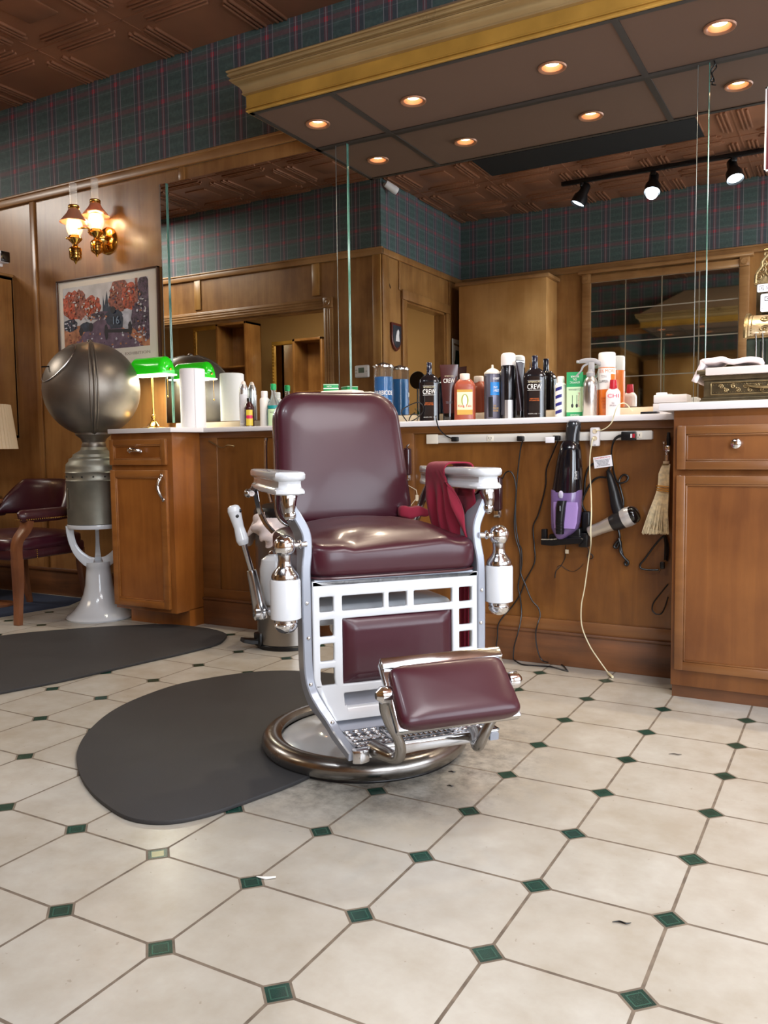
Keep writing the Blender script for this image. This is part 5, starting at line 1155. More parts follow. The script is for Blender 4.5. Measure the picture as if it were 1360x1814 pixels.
part('label_mark', MB().tube([(-.008, -r-.0004, hb*.60), (.006, -r-.0004, hb*.60), (.006, -r-.0004, hb*.72), (-.008, -r-.0004, hb*.72)], .0009, 4, 1, True), M_lab['dk'], t_)
# orange and white can
t_, h, r = cthing('clipper_disinfectant_can', 'tall orange and white aerosol can with white cap lettered MORE and CLIPPERCIDE', 'spray can', 1075, 30, 625, 3.465)
part('can_body', MB().lathe([(r-.002, 0), (r, .003), (r, h*.76), (r*.95, h*.775)], n=40), mat('orange_can', (222, 116, 40), .3, coat=.3), t_)
part('label_band', MB().band(r+.0005, h*.43, h*.755, -1.5, 1.5, 20), M_lab['white'], t_); part('label_band', MB().band(r+.0007, h*.36, h*.66, .45, 1.4), M_lab['orange'], t_)
part('cap', MB().lathe([(r*.97, h*.77), (r*.99, h*.78), (r*.99, h*.98), (r*.90, h)], n=40), M_white, t_)
text('label_print', '15% MORE', M_lab['orange'], t_, (0, -r-.0008, h*.71), .013, r*2.1, bend=r); text('label_print', 'CLIPPERCIDE', M_lab['black'], t_, (-r*.1, -r-.0008, h*.55), .010, r*1.9, bend=r, shear=.2)
text('label_print', 'SPRAY FOR\nCLIPPERS', M_lab['grey'], t_, (-r*.2, -r-.0008, h*.63), .010, r*1.0, bend=r)
text('label_print', 'DISINFECTS\nLUBRICATES\nCLEANS\nCOOLS', P_('deep_orange_print', (160, 70, 20), .5), t_, (-r*.2, -r-.0004, h*.22), .045, r*1.0, bend=r)
# white conditioner bottle with red cap
t_, h, r = cthing('conditioner_bottle', 'small white bottle with a red cap lettered CHI in front of the orange can', 'bottle', 1086, 25, 673, 3.40)
def fn(u, v):
    a = 2*pi*u; sp = lambda w: math.copysign(abs(w)**.7, w); k = 1 if v < .82 else max(.5, math.cos((v-.82)/.18*pi/2*.75)**.55)
    return (r*k*sp(cos(a)), r*.7*k*sp(sin(a)), h*.76*v)
t = MB(); g_ = t.surf(fn, 36, 24, cu=True); t.bm.faces.new([q[0] for q in g_]); t.bm.faces.new([q[-1] for q in g_]); b_ = part('bottle_body', t, mat('offwhite_bottle', (224, 214, 214), .3, coat=.3), t_)
part('cap', MB().lathe([(r*.54, h*.74), (r*.55, h*.745), (r*.46, h), (0, h)], n=28), M_red, t_)
text('label_print', 'CHI', M_lab['pink'], b_, (0, -r*.7-.0006, h*.56), .015, r*1.5); text('label_print', 'SILK\nINFUSION', M_lab['grey'], b_, (0, -r*.7-.0006, h*.33), .016, r*.9)
# white boxes on the far right of the main counter
q = PY(1192, 700, 3.42); s_ = scl(q)
wb = thing('white_box_stack', 'stack of low white boxes at the foot of the right mirror strip', 'box', (q.x, 3.42, ZS))
hh = q.z-ZS
part('lower_box', MB().box(-.066, .066, -.05, .05, 0, hh*.58, .003), M_white, wb); part('upper_box', MB().box(-.064, .060, -.05, .045, hh*.60, hh, .003), M_white, wb)
part('label_mark', MB().box(-.010, -.004, -.0512, -.049, hh*.25, hh*.33), M_lab['grey'], wb)
q = PY(1170, 697, 3.47)
single('white_cup', MB().lathe([(.016, 0), (.020, .003), (.022, q.z-ZS), (.020, q.z-ZS+.004), (0, q.z-ZS+.004)], (q.x, 3.49, ZS), 28), M_paperw, 'small white cup behind the stack of low white boxes', 'cup', None, (q.x, 3.49, ZS))
q = PY(1152, 722, 3.36)
single('black_tray', MB().box(q.x-.028, q.x+.035, 3.31, 3.36, ZS, ZS+.012, .003), M_black, 'small flat black object lying in front of the white boxes', 'tray', None, (q.x, 3.33, ZS))
# ================================================================== CASH REGISTER on the right counter
gx = PY(1243, 700, 3.12).x; CRY = 3.10
zt0 = PY(1300, 662, CRY).z; zs_ = PY(1300, 650, CRY).z
cr = thing('cash_register', 'antique ornate brass cash register with a white marble slab above its embossed drawer', 'cash register', (gx, CRY, ZSR))
GX1 = gx+.56; DZ = zt0-ZSR-.004
d_ = part('drawer_base', MB().box(gx+.008, GX1, CRY+.004, YW-.10, ZSR+.018, zt0-.012, .003).box(gx-.004, GX1, CRY-.010, YW-.09, ZSR, ZSR+.010, .003).box(gx+.002, GX1, CRY-.004, YW-.095, ZSR+.008, ZSR+.019, .004).box(gx+.002, GX1, CRY-.004, YW-.095, zt0-.020, zt0-.003, .005), M_bronze, cr, True)
t = MB(); fx0_, fx1_ = gx+.030, gx+.50; fz0_, fz1_ = ZSR+.026, zt0-.026
yv = CRY+.002
t.box(fx0_, fx1_, yv-.003, yv+.003, fz1_-.004, fz1_, .001).box(fx0_, fx1_, yv-.003, yv+.003, fz0_, fz0_+.004, .001).box(fx0_, fx0_+.004, yv-.003, yv+.003, fz0_, fz1_, .001)
for k in range(52): t.sphere((fx0_+.010+k*.009, yv, fz0_+.009), .0017, 6).sphere((fx0_+.010+k*.009, yv, fz1_-.009), .0017, 6)
def scroll(mb, cx, cz, r, turns=1.5, a0=0, s=1, y=yv, w=.0022):
    mb.tube([(cx+s*r*(1-k/26)*cos(a0+k/26*turns*2*pi), y-.001, cz+r*(1-k/26)*sin(a0+k/26*turns*2*pi)) for k in range(25)], w, 6, 1)
zm = (fz0_+fz1_)/2; hh_ = (fz1_-fz0_)/2
for k in range(12):
    cx = fx0_+.035+k*.038
    scroll(t, cx, zm+hh_*.30, hh_*.38, 1.6, k, 1 if k % 2 else -1); scroll(t, cx+.016, zm-hh_*.35, hh_*.34, 1.5, k*1.3, -1 if k % 2 else 1); t.sphere((cx+.01, yv, zm), .004, 8, (1, .5, 1))
xm = gx+.215
t.tube([(xm-.075, yv-.004, zm+hh_*.45), (xm-.05, yv-.010, zm+hh_*.10), (xm, yv-.014, zm-hh_*.12), (xm+.05, yv-.010, zm+hh_*.10), (xm+.075, yv-.004, zm+hh_*.45)], [.003, .005, .006, .005, .003], 10)
for k in range(13): a = pi+pi*k/12; t.tube([(xm+.02*cos(a), yv-.001, zm+.01+.015*sin(a)), (xm+.068*cos(a), yv-.001, zm+.012+hh_*.85*sin(a))], .0018, 5, 1)
part('embossed_scrollwork', t, M_brassold, d_, True, label='embossed brass scrollwork and swag handle')
mx0 = PY(1250, 655, CRY-.01).x
part('marble_slab', MB().box(mx0, GX1+.01, CRY-.022, YW-.11, zt0-.003, zs_, .003), mat('white_marble', (226, 214, 208), .2, coat=.3), cr, True)
part('slab_end_moulding', MB().tube([(mx0-.028, CRY-.014, (zt0+zs_)/2-.002), (mx0+.004, CRY-.014, (zt0+zs_)/2-.002)], .007, 12, 1).box(gx-.006, mx0+.004, CRY-.008, YW-.11, zt0-.004, zs_-.004, .003), M_bronze, cr, True)
BY_ = 3.22
bx0 = PY(1321, 620, BY_).x; zk0 = zs_; zk1 = PY(1340, 600, BY_).z; ztop = PY(1345, 555, BY_+.03).z
# key section and rounded cabinet
part('key_bed', MB().box(bx0+.004, GX1, BY_-.030, BY_+.2, zk0, zk1, .004), mat('green_black_key_bed', (58, 66, 54), .4, .5, var=.3, vscale=40), cr, True)
t = MB()
for k in range(12): x = bx0+.034+k*.0155; t.box(x-.0016, x+.0016, BY_-.032, BY_-.028, zk0+.006, zk1-.014)
part('key_slots', t, M_black, cr, True)
for k in range(10):
    x = bx0+.036+k*.0215; kk = part('key_lever', MB().tube([(x, BY_-.030, zk0+.02), (x, BY_-.040, zk1-.02), (x-.001, BY_-.046, zk1+.012)], [.0028, .0026, .0022], 8, 3), M_nickel, cr, True)
    part('key_top', MB().lathe([(.009, 0), (.010, .002), (.009, .005), (0, .005)], (x-.001, BY_-.047, zk1+.012), 18), M_cream, kk, True)
def cabf(u, v):
    a = u*pi*.5; return (bx0+v*(GX1-bx0), BY_+.10-.135*cos(a)**.8, zk1+(ztop-zk1)*sin(a)**.9)
t = MB(); t.surf(cabf, 20, 14); t.prism([(BY_+.10, zk1-.002)]+[(BY_+.10-.135*cos(k/14*pi/2)**.8, zk1+(ztop-zk1)*sin(k/14*pi/2)**.9) for k in range(15)], bx0-.001, bx0+.004, 'X'); t.box(bx0, GX1, BY_+.098, BY_+.20, zk1, ztop, .002)
cb_ = part('curved_cabinet', t, mat('pale_embossed_brass', (196, 174, 136), .34, .7, var=.25, vscale=50, bump=.3, bscale=150), cr, True)
t = MB()
for k in range(16):
    a = (k+.5)/16*pi/2; t.sphere((bx0+.018, BY_+.10-.137*cos(a)**.8, zk1+(ztop-zk1)*sin(a)**.9), .0026, 6)
t.tube([(bx0+.001, BY_+.10-.139*cos(k/12*pi/2)**.8, zk1+(ztop+.002-zk1)*sin(k/12*pi/2)**.9) for k in range(13)], .008, 8, 1)
def on(a, x, d=.002): a = a*pi/2; return (x, BY_+.10-(.135+d)*cos(a)**.8, zk1+(ztop+d-zk1)*sin(a)**.9)
for k in range(5):
    xq = bx0+.060+k*.05
    for j in range(2):
        t.tube([on(.18+j*.30+.10*sin(m_/12*2*pi*1.5)*(1-m_/16), xq+.020*cos(m_/12*2*pi*1.5)*(1-m_/16)) for m_ in range(13)], .0022, 6, 1)
    t.sphere(on(.16, xq), .005, 8).sphere(on(.48, xq+.012), .004, 8)
part('embossed_scrollwork', t, M_brassold, cb_, True)
part('cabinet_base_rib', MB().tube([(bx0-.002, BY_-.034, zk1+.002), (GX1, BY_-.034, zk1+.002)], .005, 8, 1), M_brassold, cb_, True)
# crest with scrolls, tag under it
czb = PY(1345, 503, BY_+.10).z; czt = PY(1350, 445, BY_+.10).z; cx0_ = PY(1338, 500, BY_+.10).x
part('sign_box', MB().box(cx0_+.004, cx0_+.40, BY_+.09, BY_+.16, ztop-.004, czb, .004), M_bronze, cr, True)
cs = MB(); cc = cx0_+.13; Yc = BY_+.10
cs.prism([(cx0_, czb)]+[(cx0_+.002+.13*(k/14), czb+(czt-czb)*(.12+.80*sin(k/14*pi/2)**1.3)) for k in range(15)]+[(cx0_+.262-.13*(k/14), czb+(czt-czb)*(.12+.80*cos(k/14*pi/2)**1.3)) for k in range(0)]+[(cx0_+.262, czb)], Yc, Yc+.006, 'Y')
for (ux, uz, r_, a_, s_) in ((.012, .22, .014, 0, 1), (.020, .42, .014, 2, -1), (.026, .62, .012, 4, 1), (.036, .90, .016, 1, -1), (.05, .35, .018, 3, 1), (.065, .62, .016, 5, -1), (.09, .40, .02, 1, 1), (.10, .75, .018, 2, 1)): scroll(cs, cx0_+ux, czb+(czt-czb)*uz, r_, 1.7, a_, s_, Yc-.002, .0032)
cs.tube([(cx0_, Yc, czb+.004), (cx0_+.003, Yc-.004, czb+.035), (cx0_+.02, Yc-.004, czb+.06), (cx0_+.022, Yc-.004, czt-.035), (cx0_+.05, Yc-.004, czt-.004)], [.006, .005, .006, .005, .004], 8)
cs.box(cx0_-.004, cx0_+.26, Yc-.008, Yc+.01, czb-.008, czb+.002, .003); part('crest', cs, M_brassold, cr, True, label='pierced brass scroll crest')
Yt = BY_+.045
a1, a2 = PY(1341, 504, Yt), PY(1341, 518, Yt)
tg = thing('sign_tag', 'rounded white card tag reading Scan on the front of the cash register crest', 'sign', (a1.x, Yt, a2.z)); hT = a1.z-a2.z
part('card', MB().prism([(x, z) for x, z in [(.003, 0), (.10, 0), (.103, .003), (.103, hT-.003), (.10, hT), (.003, hT), (0, hT-.003), (0, .003)]], 0, .003, 'Y'), M_paperw, tg)
part('symbol', MB().tube([(.008, -.0006, hT*.25), (.008+hT*.5, -.0006, hT*.25), (.008+hT*.5, -.0006, hT*.75), (.008, -.0006, hT*.75)], .0007, 4, 1, True).box(.0075+hT*.2, .0085+hT*.3, -.0008, 0, hT*.45, hT*.55), M_lab['dk'], tg)
text('lettering', 'Scan here', P_('soft_grey_print', (150, 150, 160), .5), tg, (.008+hT*.75, -.0003, hT*.5), hT*.42, None, align='LEFT')
a1, a2 = PY(1347, 521, Yt), PY(1347, 553, Yt); hT = a1.z-a2.z
tg = thing('sign_tag', 'taller blank white card with a square symbol, below the Scan tag on the cash register', 'sign', (a1.x, Yt, a2.z))
part('card', MB().prism([(x, z) for x, z in [(.004, 0), (.10, 0), (.10, hT), (.004, hT), (0, hT-.004), (0, .004)]], 0, .003, 'Y'), M_paperw, tg)
part('symbol', MB().tube([(.014, -.0006, hT*.62), (.034, -.0006, hT*.62), (.034, -.0006, hT*.82), (.014, -.0006, hT*.82)], .0012, 4, 1, True).box(.021, .025, -.0008, 0, hT*.70, hT*.74).box(.005, .007, -.0008, 0, hT*.18, hT*.20), M_lab['black'], tg)
part('stand', MB().box(.0, .10, .003, .05, -.004, .004, .001).box(.02, .08, .003, .05, .0, hT+.02), M_bronze, tg)
# white cloth draped over the left end of the slab
u0 = PY(1228, 655, CRY+.02).x
def cl(u, v):
    x = u0+.006+(.215)*u; y = CRY-.006+.17*v
    z = zs_+.010+.012*sin(u*2.6+.4)*1+.006*sin(u*9+v*3)*(1-.5*v)+.010*math.exp(-((u-.42)/.10)**2)
    if u < .12: z -= (.12-u)/.12*.060; x = u0+.012+.0*u+.0*v+(.215*.12)*(u/.12)*.9-.006+ .008*(u/.12)
    return (x, y, z)
t = MB(); t.surf(cl, 50, 16); o = single('white_cloth', t, mat('white_cotton', (232, 220, 220), .85, bump=.3, bscale=400), 'white cloth folded over the left end of the cash register slab', 'cloth', None, (u0+.05, CRY, zs_)); md = o.modifiers.new('t', 'SOLIDIFY'); md.thickness = .018; md.offset = 0; 
# maroon sign on the mirror at the right edge
s0, s1, s2 = PY(1354, 156, YW-.012), PY(1353, 305, YW-.012), 0
sg = thing('wall_sign', 'maroon sign with a thin white border on the mirror at the right edge', 'sign', (s1.x, YW-.012, s1.z))
hS = s0.z-s1.z
part('board', MB().box(0, .30, -.006, 0, 0, hS, .001), P_('maroon_board', (84, 34, 44), .4), sg); part('border', MB().box(0, .30, -.0075, -.005, 0, .006).box(0, .30, -.0075, -.005, hS-.006, hS).box(0, .006, -.0075, -.005, 0, hS), M_white, sg)
# ================================================================== THINGS HANGING UNDER THE COUNTER
def K(px, py, d=.02): return PY(px, py, YK-d)
def A(x, y, d=.01): return K(860+x/4.25, 820+y/4.25, d)
def B(x, y, d=.02): return K(960+x/6.045, 740+y/6.045, d)
# hand vacuum
o_ = B(250, 1300, .04)
hv = thing('hand_vacuum', 'black and purple cordless hand vacuum hanging upright in its charging mount', 'vacuum cleaner', (o_.x, YK, o_.z))
def loft(secs, n=28, ex=.75, d0=.06):
    """secs: (py, pxl, pxr, depth) in the 6.045x crop"""
    t = MB(); rg = []
    for py, xl, xr, dp in secs:
        a, b = B(xl, py, d0), B(xr, py, d0); c = (a+b)/2; w = (b.x-a.x)/2
        sp = lambda q: math.copysign(abs(q)**ex, q)
        rg.append([t._v((c.x+w*sp(cos(2*pi*k/n)), YK-d0+dp*sp(sin(2*pi*k/n)), c.z)) for k in range(n)])
    for a, b in zip(rg, rg[1:]):
        for k in range(n): t.bm.faces.new([a[k], a[(k+1) % n], b[(k+1) % n], b[k]])
    t.bm.faces.new(rg[0]); t.bm.faces.new(rg[-1]); return t
part('intake_nozzle', loft([(38, 290, 396, .018), (60, 268, 412, .022), (110, 260, 412, .024), (180, 257, 400, .028), (265, 255, 395, .030)], d0=.055), mat('dark_smoke_plastic', (36, 38, 42), .18, coat=.4), hv, True)
t = MB(); 
for k in range(10): q = B(296+k*10, 34, .073); t.box(q.x-.0008, q.x+.0008, q.y-.002, q.y+.002, q.z-.002, q.z+.004)
part('nozzle_teeth', t, M_grey, hv, True)
part('dust_cup', loft([(235, 262, 350, .012), (245, 232, 375, .026), (285, 212, 398, .036), (350, 190, 412, .042), (450, 166, 420, .046), (550, 148, 424, .048), (700, 126, 424, .048), (810, 108, 420, .048)]), mat('glossy_dark_smoke', (14, 14, 20), .08, coat=.8), hv, True)
part('body_shell', loft([(770, 103, 424, .046), (830, 104, 424, .050), (890, 106, 418, .051), (1000, 104, 414, .050), (1120, 106, 400, .048), (1180, 108, 385, .044), (1235, 130, 330, .036), (1290, 165, 250, .026), (1298, 190, 225, .02)]), mat('purple_plastic', (112, 90, 138), .25, coat=.4), hv, True, label='purple plastic shell')
# recessed grip window and handle
r1, r2 = B(112, 910, .1125), B(385, 1180, .1125)
part('grip_recess', loft([(905, 122, 378, .004), (960, 120, 385, .004), (1120, 124, 370, .004), (1185, 130, 352, .004)], d0=.1105), mat('light_purple_plastic', (160, 132, 190), .3), hv, True)
part('grip', loft([(888, 166, 262, .014), (960, 152, 252, .018), (1120, 148, 236, .018), (1245, 150, 232, .015)], d0=.118), M_black, hv, True, label='black grip with ridges')
t = MB()
for k in range(4): a, b = B(148, 1118+k*32, .137), B(232, 1118+k*32, .137); t.tube([a, b], .0011, 6, 1)
t.tube([B(188, 1000-55, .136), B(188, 1000, .138)], .0065, 12, 1); part('grip_ridges', t, M_blackg, hv, True)
part('release_button', loft([(782, 192, 212, .004), (800, 178, 226, .008), (835, 175, 228, .009), (862, 186, 220, .005)], d0=.108), mat('lilac_grey_button', (178, 172, 190), .25), hv, True, label='pale lilac release button')
q = B(360, 615, .106); text('lettering', 'Shark', M_lab['white'], hv, tuple(q-hv.location), .0105, .034, rot=(pi/2, -pi/2, 0))
q = B(385, 615, .104); text('lettering', 'CORDLESS', M_lab['grey'], hv, tuple(q-hv.location), .0035, .030, rot=(pi/2, -pi/2, 0))
q = B(150, 595, .085); text('lettering', 'Shark', M_lab['grey'], hv, tuple(q-hv.location), .006, .028, rot=(pi/2, -pi/2, 0))
cm = thing('charging_mount', 'black wall mount with a wide bar holding the hand vacuum', 'wall mount', (o_.x, YK, o_.z-.012))
a, b = B(5, 1325, .06), B(436, 1325, .06)
part('cross_bar', MB().tube([a, B(120, 1330, .06), B(230, 1320, .06), B(400, 1312, .06), b], [.012, .014, .014, .013, .013], 12, sq=(1.6, 1)), M_black, cm, True)
a, b = B(0, 1190, .05), B(54, 1300, .05); part('side_prong', MB().box(a.x, b.x, YK-.062, YK-.040, b.z, a.z, .002), M_black, cm, True)
a, b = B(105, 1180, .02), B(440, 1310, .02)
part('cradle', MB().box(a.x, b.x, YK-.060, YK-.001, b.z, b.z+.022, .004).box(B(300, 1200).x, B(440, 1200).x, YK-.055, YK-.001, b.z, B(300, 1170).z, .008), M_black, cm, True)
part('back_plate', MB().box(B(425, 1000).x, B(520, 1000).x, YK-.030, YK-.001, B(425, 1230).z, B(425, 1000).z, .008).box(B(405, 1240).x, B(505, 1240).x, YK-.045, YK-.001, B(405, 1380).z, B(405, 1225).z, .005), M_black, cm, True)
t = MB().tube([B(252, 1370, .03), B(250, 1420, .015), B(245, 1500, .006), B(205, 1580, .004), B(150, 1640, .004), B(138, 1715, .004)], .0016, 6)
t.tube([B(160, 1600, .004), B(200, 1580, .004), B(270, 1630, .004), B(340, 1645, .004), B(400, 1610, .004), B(440, 1565, .004)], .0010, 6); part('charger_wire', t, M_black, cm, True)
a, b = B(248, 1412, .022), B(284, 1455, .022); part('wire_tag', MB().box(a.x, b.x, YK-.023, YK-.021, b.z, a.z), M_cream, cm, True)
part('wire_bundle', MB().tube([B(480, 1380, .02), B(500, 1430, .012), B(490, 1490, .01), B(530, 1510, .01), B(545, 1480, .01), B(510, 1450, .01)], .0018, 6), M_black, cm, True)
# hair dryer hung by its handle, nose down left
hd_ = thing('hair_dryer', 'silver and black hair dryer hanging nose-down beside the hand vacuum', 'hair dryer', tuple(B(780, 1080, .05)))
ax0, ax1 = B(515, 1225, .05), B(985, 1035, .06)
def along(f, dz=0): return ax0+(ax1-ax0)*f
part('barrel', MB().tube([along(-.02), along(.02), along(.25), along(.50), along(.66)], [.021, .0235, .024, .029, .032], 28, 6), mat('satin_silver_plastic', (196, 186, 172), .28, .6), hd_, True, label='silver barrel')
part('middle_band', MB().tube([along(.50), along(.62), along(.78)], [.0298, .0350, .0365], 28, 6), mat('charcoal_band', (36, 34, 34), .3), hd_, True)
part('rear_ring', MB().tube([along(.76), along(.86), along(.95)], [.0368, .0385, .0365], 28, 6), mat('silver_ring', (206, 202, 198), .2, .5), hd_, True)
part('rear_cap', MB().tube([along(.94), along(1.02), along(1.08), along(1.10)], [.0345, .033, .024, .006], 28, 4), M_blackg, hd_, True, label='glossy black rear grille')
part('nozzle_hole', MB().tube([along(-.022), along(-.018)], [.017, .017], 20, 1), M_black, hd_, True)
h0 = along(.72)
part('handle', MB().tube([h0, B(800, 940, .05), B(775, 820, .05), B(745, 700, .045), B(720, 610, .04), B(700, 570, .035)], [.024, .024, .020, .016, .011, .006], 20, 6, sq=None), mat('black_matte_handle', (22, 22, 24), .35), hd_, True, label='black handle')
part('hanging_loop', MB().tube([B(700, 580, .03), B(720, 545, .028), B(742, 530, .03), B(735, 560, .03), B(725, 610, .035)], .0035, 8), M_chromeb, hd_, True)
c_ = MB(); c_.tube([B(705, 570, .03), B(745, 500, .03), B(760, 560, .02), B(790, 660, .02), B(830, 700, .02), B(900, 680, .015), B(920, 635, .012), B(880, 610, .012), B(840, 640, .012), B(825, 700, .015), B(850, 800, .02), B(870, 930, .02), B(830, 1200, .02)], .0038, 8)
c_.tube([B(690, 640, .02), B(600, 640, .015), B(530, 690, .012), B(470, 790, .012), B(430, 900, .012), B(450, 980, .015), B(520, 1060, .02)], .0042, 8)
c_.tube([B(560, 485, .012), B(500, 530, .01), B(465, 640, .01), B(455, 780, .01), B(440, 880, .01)], .0038, 8)
c_.tube([B(815, 1190, .02), B(830, 1290, .02), B(790, 1340, .018), B(770, 1380, .018), B(800, 1390, .018), B(835, 1320, .018), B(850, 1420, .02), B(870, 1490, .02), B(920, 1540, .02), B(910, 1580, .02), B(885, 1560, .02), B(900, 1530, .024)], .0048, 8)
c_.tube([B(820, 1290, .026), B(840, 1360, .026), B(835, 1430, .026), B(880, 1500, .026), B(915, 1535, .026)], .0045, 8)
part('power_cord', c_, M_black, hd_, True)
# plug block with test buttons, tied cord going to the dryer
part('power_plug', MB().box(B(868, 160).x, B(1020, 160).x, YK-.058, YK-.0262, B(868, 245).z, B(868, 150).z, .004), M_black, hd_, True)
part('plug_button', MB().box(B(945, 170, .059).x, B(962, 170, .059).x, YK-.0595, YK-.057, B(945, 215, .059).z, B(945, 172, .059).z), M_white, hd_, True); part('plug_button', MB().box(B(968, 170, .059).x, B(992, 170, .059).x, YK-.0595, YK-.057, B(945, 215, .059).z, B(945, 172, .059).z), M_red, hd_, True, label='red test button')
part('plug_lead', MB().tube([B(872, 190, .045), B(820, 200, .045), B(775, 235, .04), B(752, 300, .03), B(742, 385, .03), B(752, 470, .03), B(762, 560, .025)], [.006, .006, .005, .0035, .0033, .0033, .0033], 8), M_black, hd_, True)
a, b = B(562, 425, .05), B(760, 395, .05)
wl = thing('warning_tag', 'white warning tag with red heading tied to the hair dryer cord', 'tag', (a.x, YK-.05, B(562, 545, .05).z))
hh = B(562, 425, .05).z-B(562, 545, .05).z; ww = (b.x-a.x)
tm = MB(Matrix.Rotation(rad(-8), 4, 'Y')); tm.box(0, ww, -.001, .001, 0, hh, .0005); part('card', tm, M_paperw, wl)
for body, zf, hf, m_, wf in (('DO NOT REMOVE THIS TAG', .86, .12, M_lab['red'], .86), ('WARN CHILDREN OF THE RISK OF\nDEATH BY ELECTRIC SHOCK\nKEEP AWAY FROM WATER\nUNPLUG AFTER USING\nDO NOT USE NEAR BATHTUB', .42, .58, M_lab['dk'], .82)):
    o = text('lettering', body, m_, wl, (ww/2, -.0014, hh*zf), hh*hf, ww*wf); o.data.transform(Matrix.Rotation(rad(-8), 4, 'Y'))
# duplex charger block on the strip and its white cable
a, b = B(512, 105, .05), B(608, 305, .05)
ob = thing('outlet_adapter', 'white wall tap plugged into the power strip with a white cable', 'adapter', (a.x, YK-.026, b.z))
part('housing', MB().box(a.x, b.x, YK-.052, YK-.0262, b.z, a.z, .005), M_white, ob, True)
for pz in (145, 220): q = B(565, pz, .053); part('socket', MB().lathe([(.009, 0), (.009, -.003), (.007, -.003), (.007, -.001), (0, -.001)], (q.x, YK-.052, q.z), 20, 'Y').box(q.x-.004, q.x-.003, YK-.0535, YK-.052, q.z-.003, q.z+.003), M_cream, ob, True)
q = B(563, 292, .053); part('slot', MB().box(q.x-.004, q.x+.004, YK-.0525, YK-.051, q.z-.001, q.z+.001), M_black, ob, True)
t = MB().tube([B(545, 225, .060), B(530, 280, .062), B(512, 420, .060), B(510, 600, .058), B(522, 760, .056), B(528, 1000, .12), B(520, 1200, .14), B(522, 1350, .13), B(500, 1500, .06), A(745, 940, .05), A(720, 1080, .045), A(725, 1230, .045), A(780, 1370, .05), A(850, 1480, .07), PZ(860+925/4.25, 820+1585/4.25, .004)], .0024, 8)
t.sphere(B(548, 222, .058), .005, 10); e_ = PZ(860+925/4.25, 820+1585/4.25, .006); f_2 = PZ(860+955/4.25, 820+1612/4.25, .006); t.tube([e_, f_2], .005, 8, 1)
single('charging_cable', t, M_lab['cream'], 'long white charging cable hanging from the wall tap down to the floor', 'cable', None, tuple(B(545, 225, .06)))
t = MB().tube([B(580, 138, .058), B(640, 132, .07), B(700, 100, .08), B(745, 50, .085), B(762, 0, .085), PY(1092, 722, 3.195), PY(1097, 716, 3.22), PY(1108, 715, 3.26), PY(1120, 728, 3.30)], .0020, 8)
single('charging_cable', t, M_lab['cream'], 'short white cable arching from the wall tap up over the counter edge', 'cable', None, tuple(B(580, 138, .058)))
# black cords from the strip down to the floor
def plug(px, py, lb_):
    q = K(px, py, .03); return q
def cord(lb, pts, plugs, nm='appliance_cable', r=.0028):
    o = thing(nm, lb, 'cord', tuple(pts[0])); part('cable', MB().tube(pts, r, 8), M_black, o, True)
    for q in plugs: part('plug', MB().box(q[0].x-.014, q[0].x+.012, YK-.055, YK-.0262, q[0].z-.010, q[0].z+.010, .004), M_black, o, True)
cord('black cord plugged in over the hanging clipper, running straight down and looping on the floor', [K(926, 780, .045), K(921, 800, .03), K(915, 860, .02), K(913, 920, .018), K(918, 960, .018), A(268, 650), A(272, 760), A(258, 850), A(245, 930), A(260, 1010), A(270, 1120), A(262, 1200, .03), A(240, 1290, .045), A(215, 1380, .05), A(208, 1470, .055), PZ(912, 1170, .004), PZ(925, 1177, .004), PZ(948, 1179, .004), PZ(975, 1181, .004), PZ(995, 1186, .004), PZ(1006, 1189, .004)], [(K(924, 777, .03),)])
cord('black cord from the socket left of the hand vacuum, crossing another cord to the floor', [K(988, 781, .045), K(980, 800, .03), A(458, 50), A(450, 180), A(400, 380), A(358, 480), A(366, 620), A(370, 740), A(330, 830), A(296, 890), A(262, 985), A(200, 1080), A(130, 1160, .03), A(93, 1225, .04), A(88, 1320, .045), A(72, 1420, .05)], [(K(988, 776, .03),)])
q1, q2 = K(967, 774, .056), K(982, 786, .056)
single('paper_label', MB().box(q1.x-.002, q2.x, YK-.058, YK-.0555, q2.z+.004, q1.z, .0004), M_paperw, 'small white paper flag on the plug left of the hand vacuum', 'label', None, (q1.x, YK-.057, q2.z))
cord('black clipper cord curving over from the hanging clipper and crossing down to the floor', [A(125, 120, .03), A(150, 75, .03), A(185, 65, .03), A(215, 110, .025), A(228, 200, .022), A(222, 320, .02), A(215, 440, .02), A(225, 560, .02), A(258, 680, .02), A(262, 820, .02), A(300, 920, .02), A(345, 1030, .02), A(395, 1090, .02), A(410, 1150, .025), A(395, 1200, .04), A(378, 1270, .045), A(380, 1350, .05), A(400, 1440, .055), A(430, 1490, .06), PZ(975, 1174, .004), PZ(995, 1178, .004), PZ(1004, 1187, .004)], [], 'appliance_cable')
cord('thin black cord from over the counter edge to the left end of the power strip', [PY(772, 737, 3.225), PY(773, 745, 3.205), PY(778, 760, 3.22), K(790, 772, .03), K(804, 778, .04)], [(K(808, 778, .03),)])
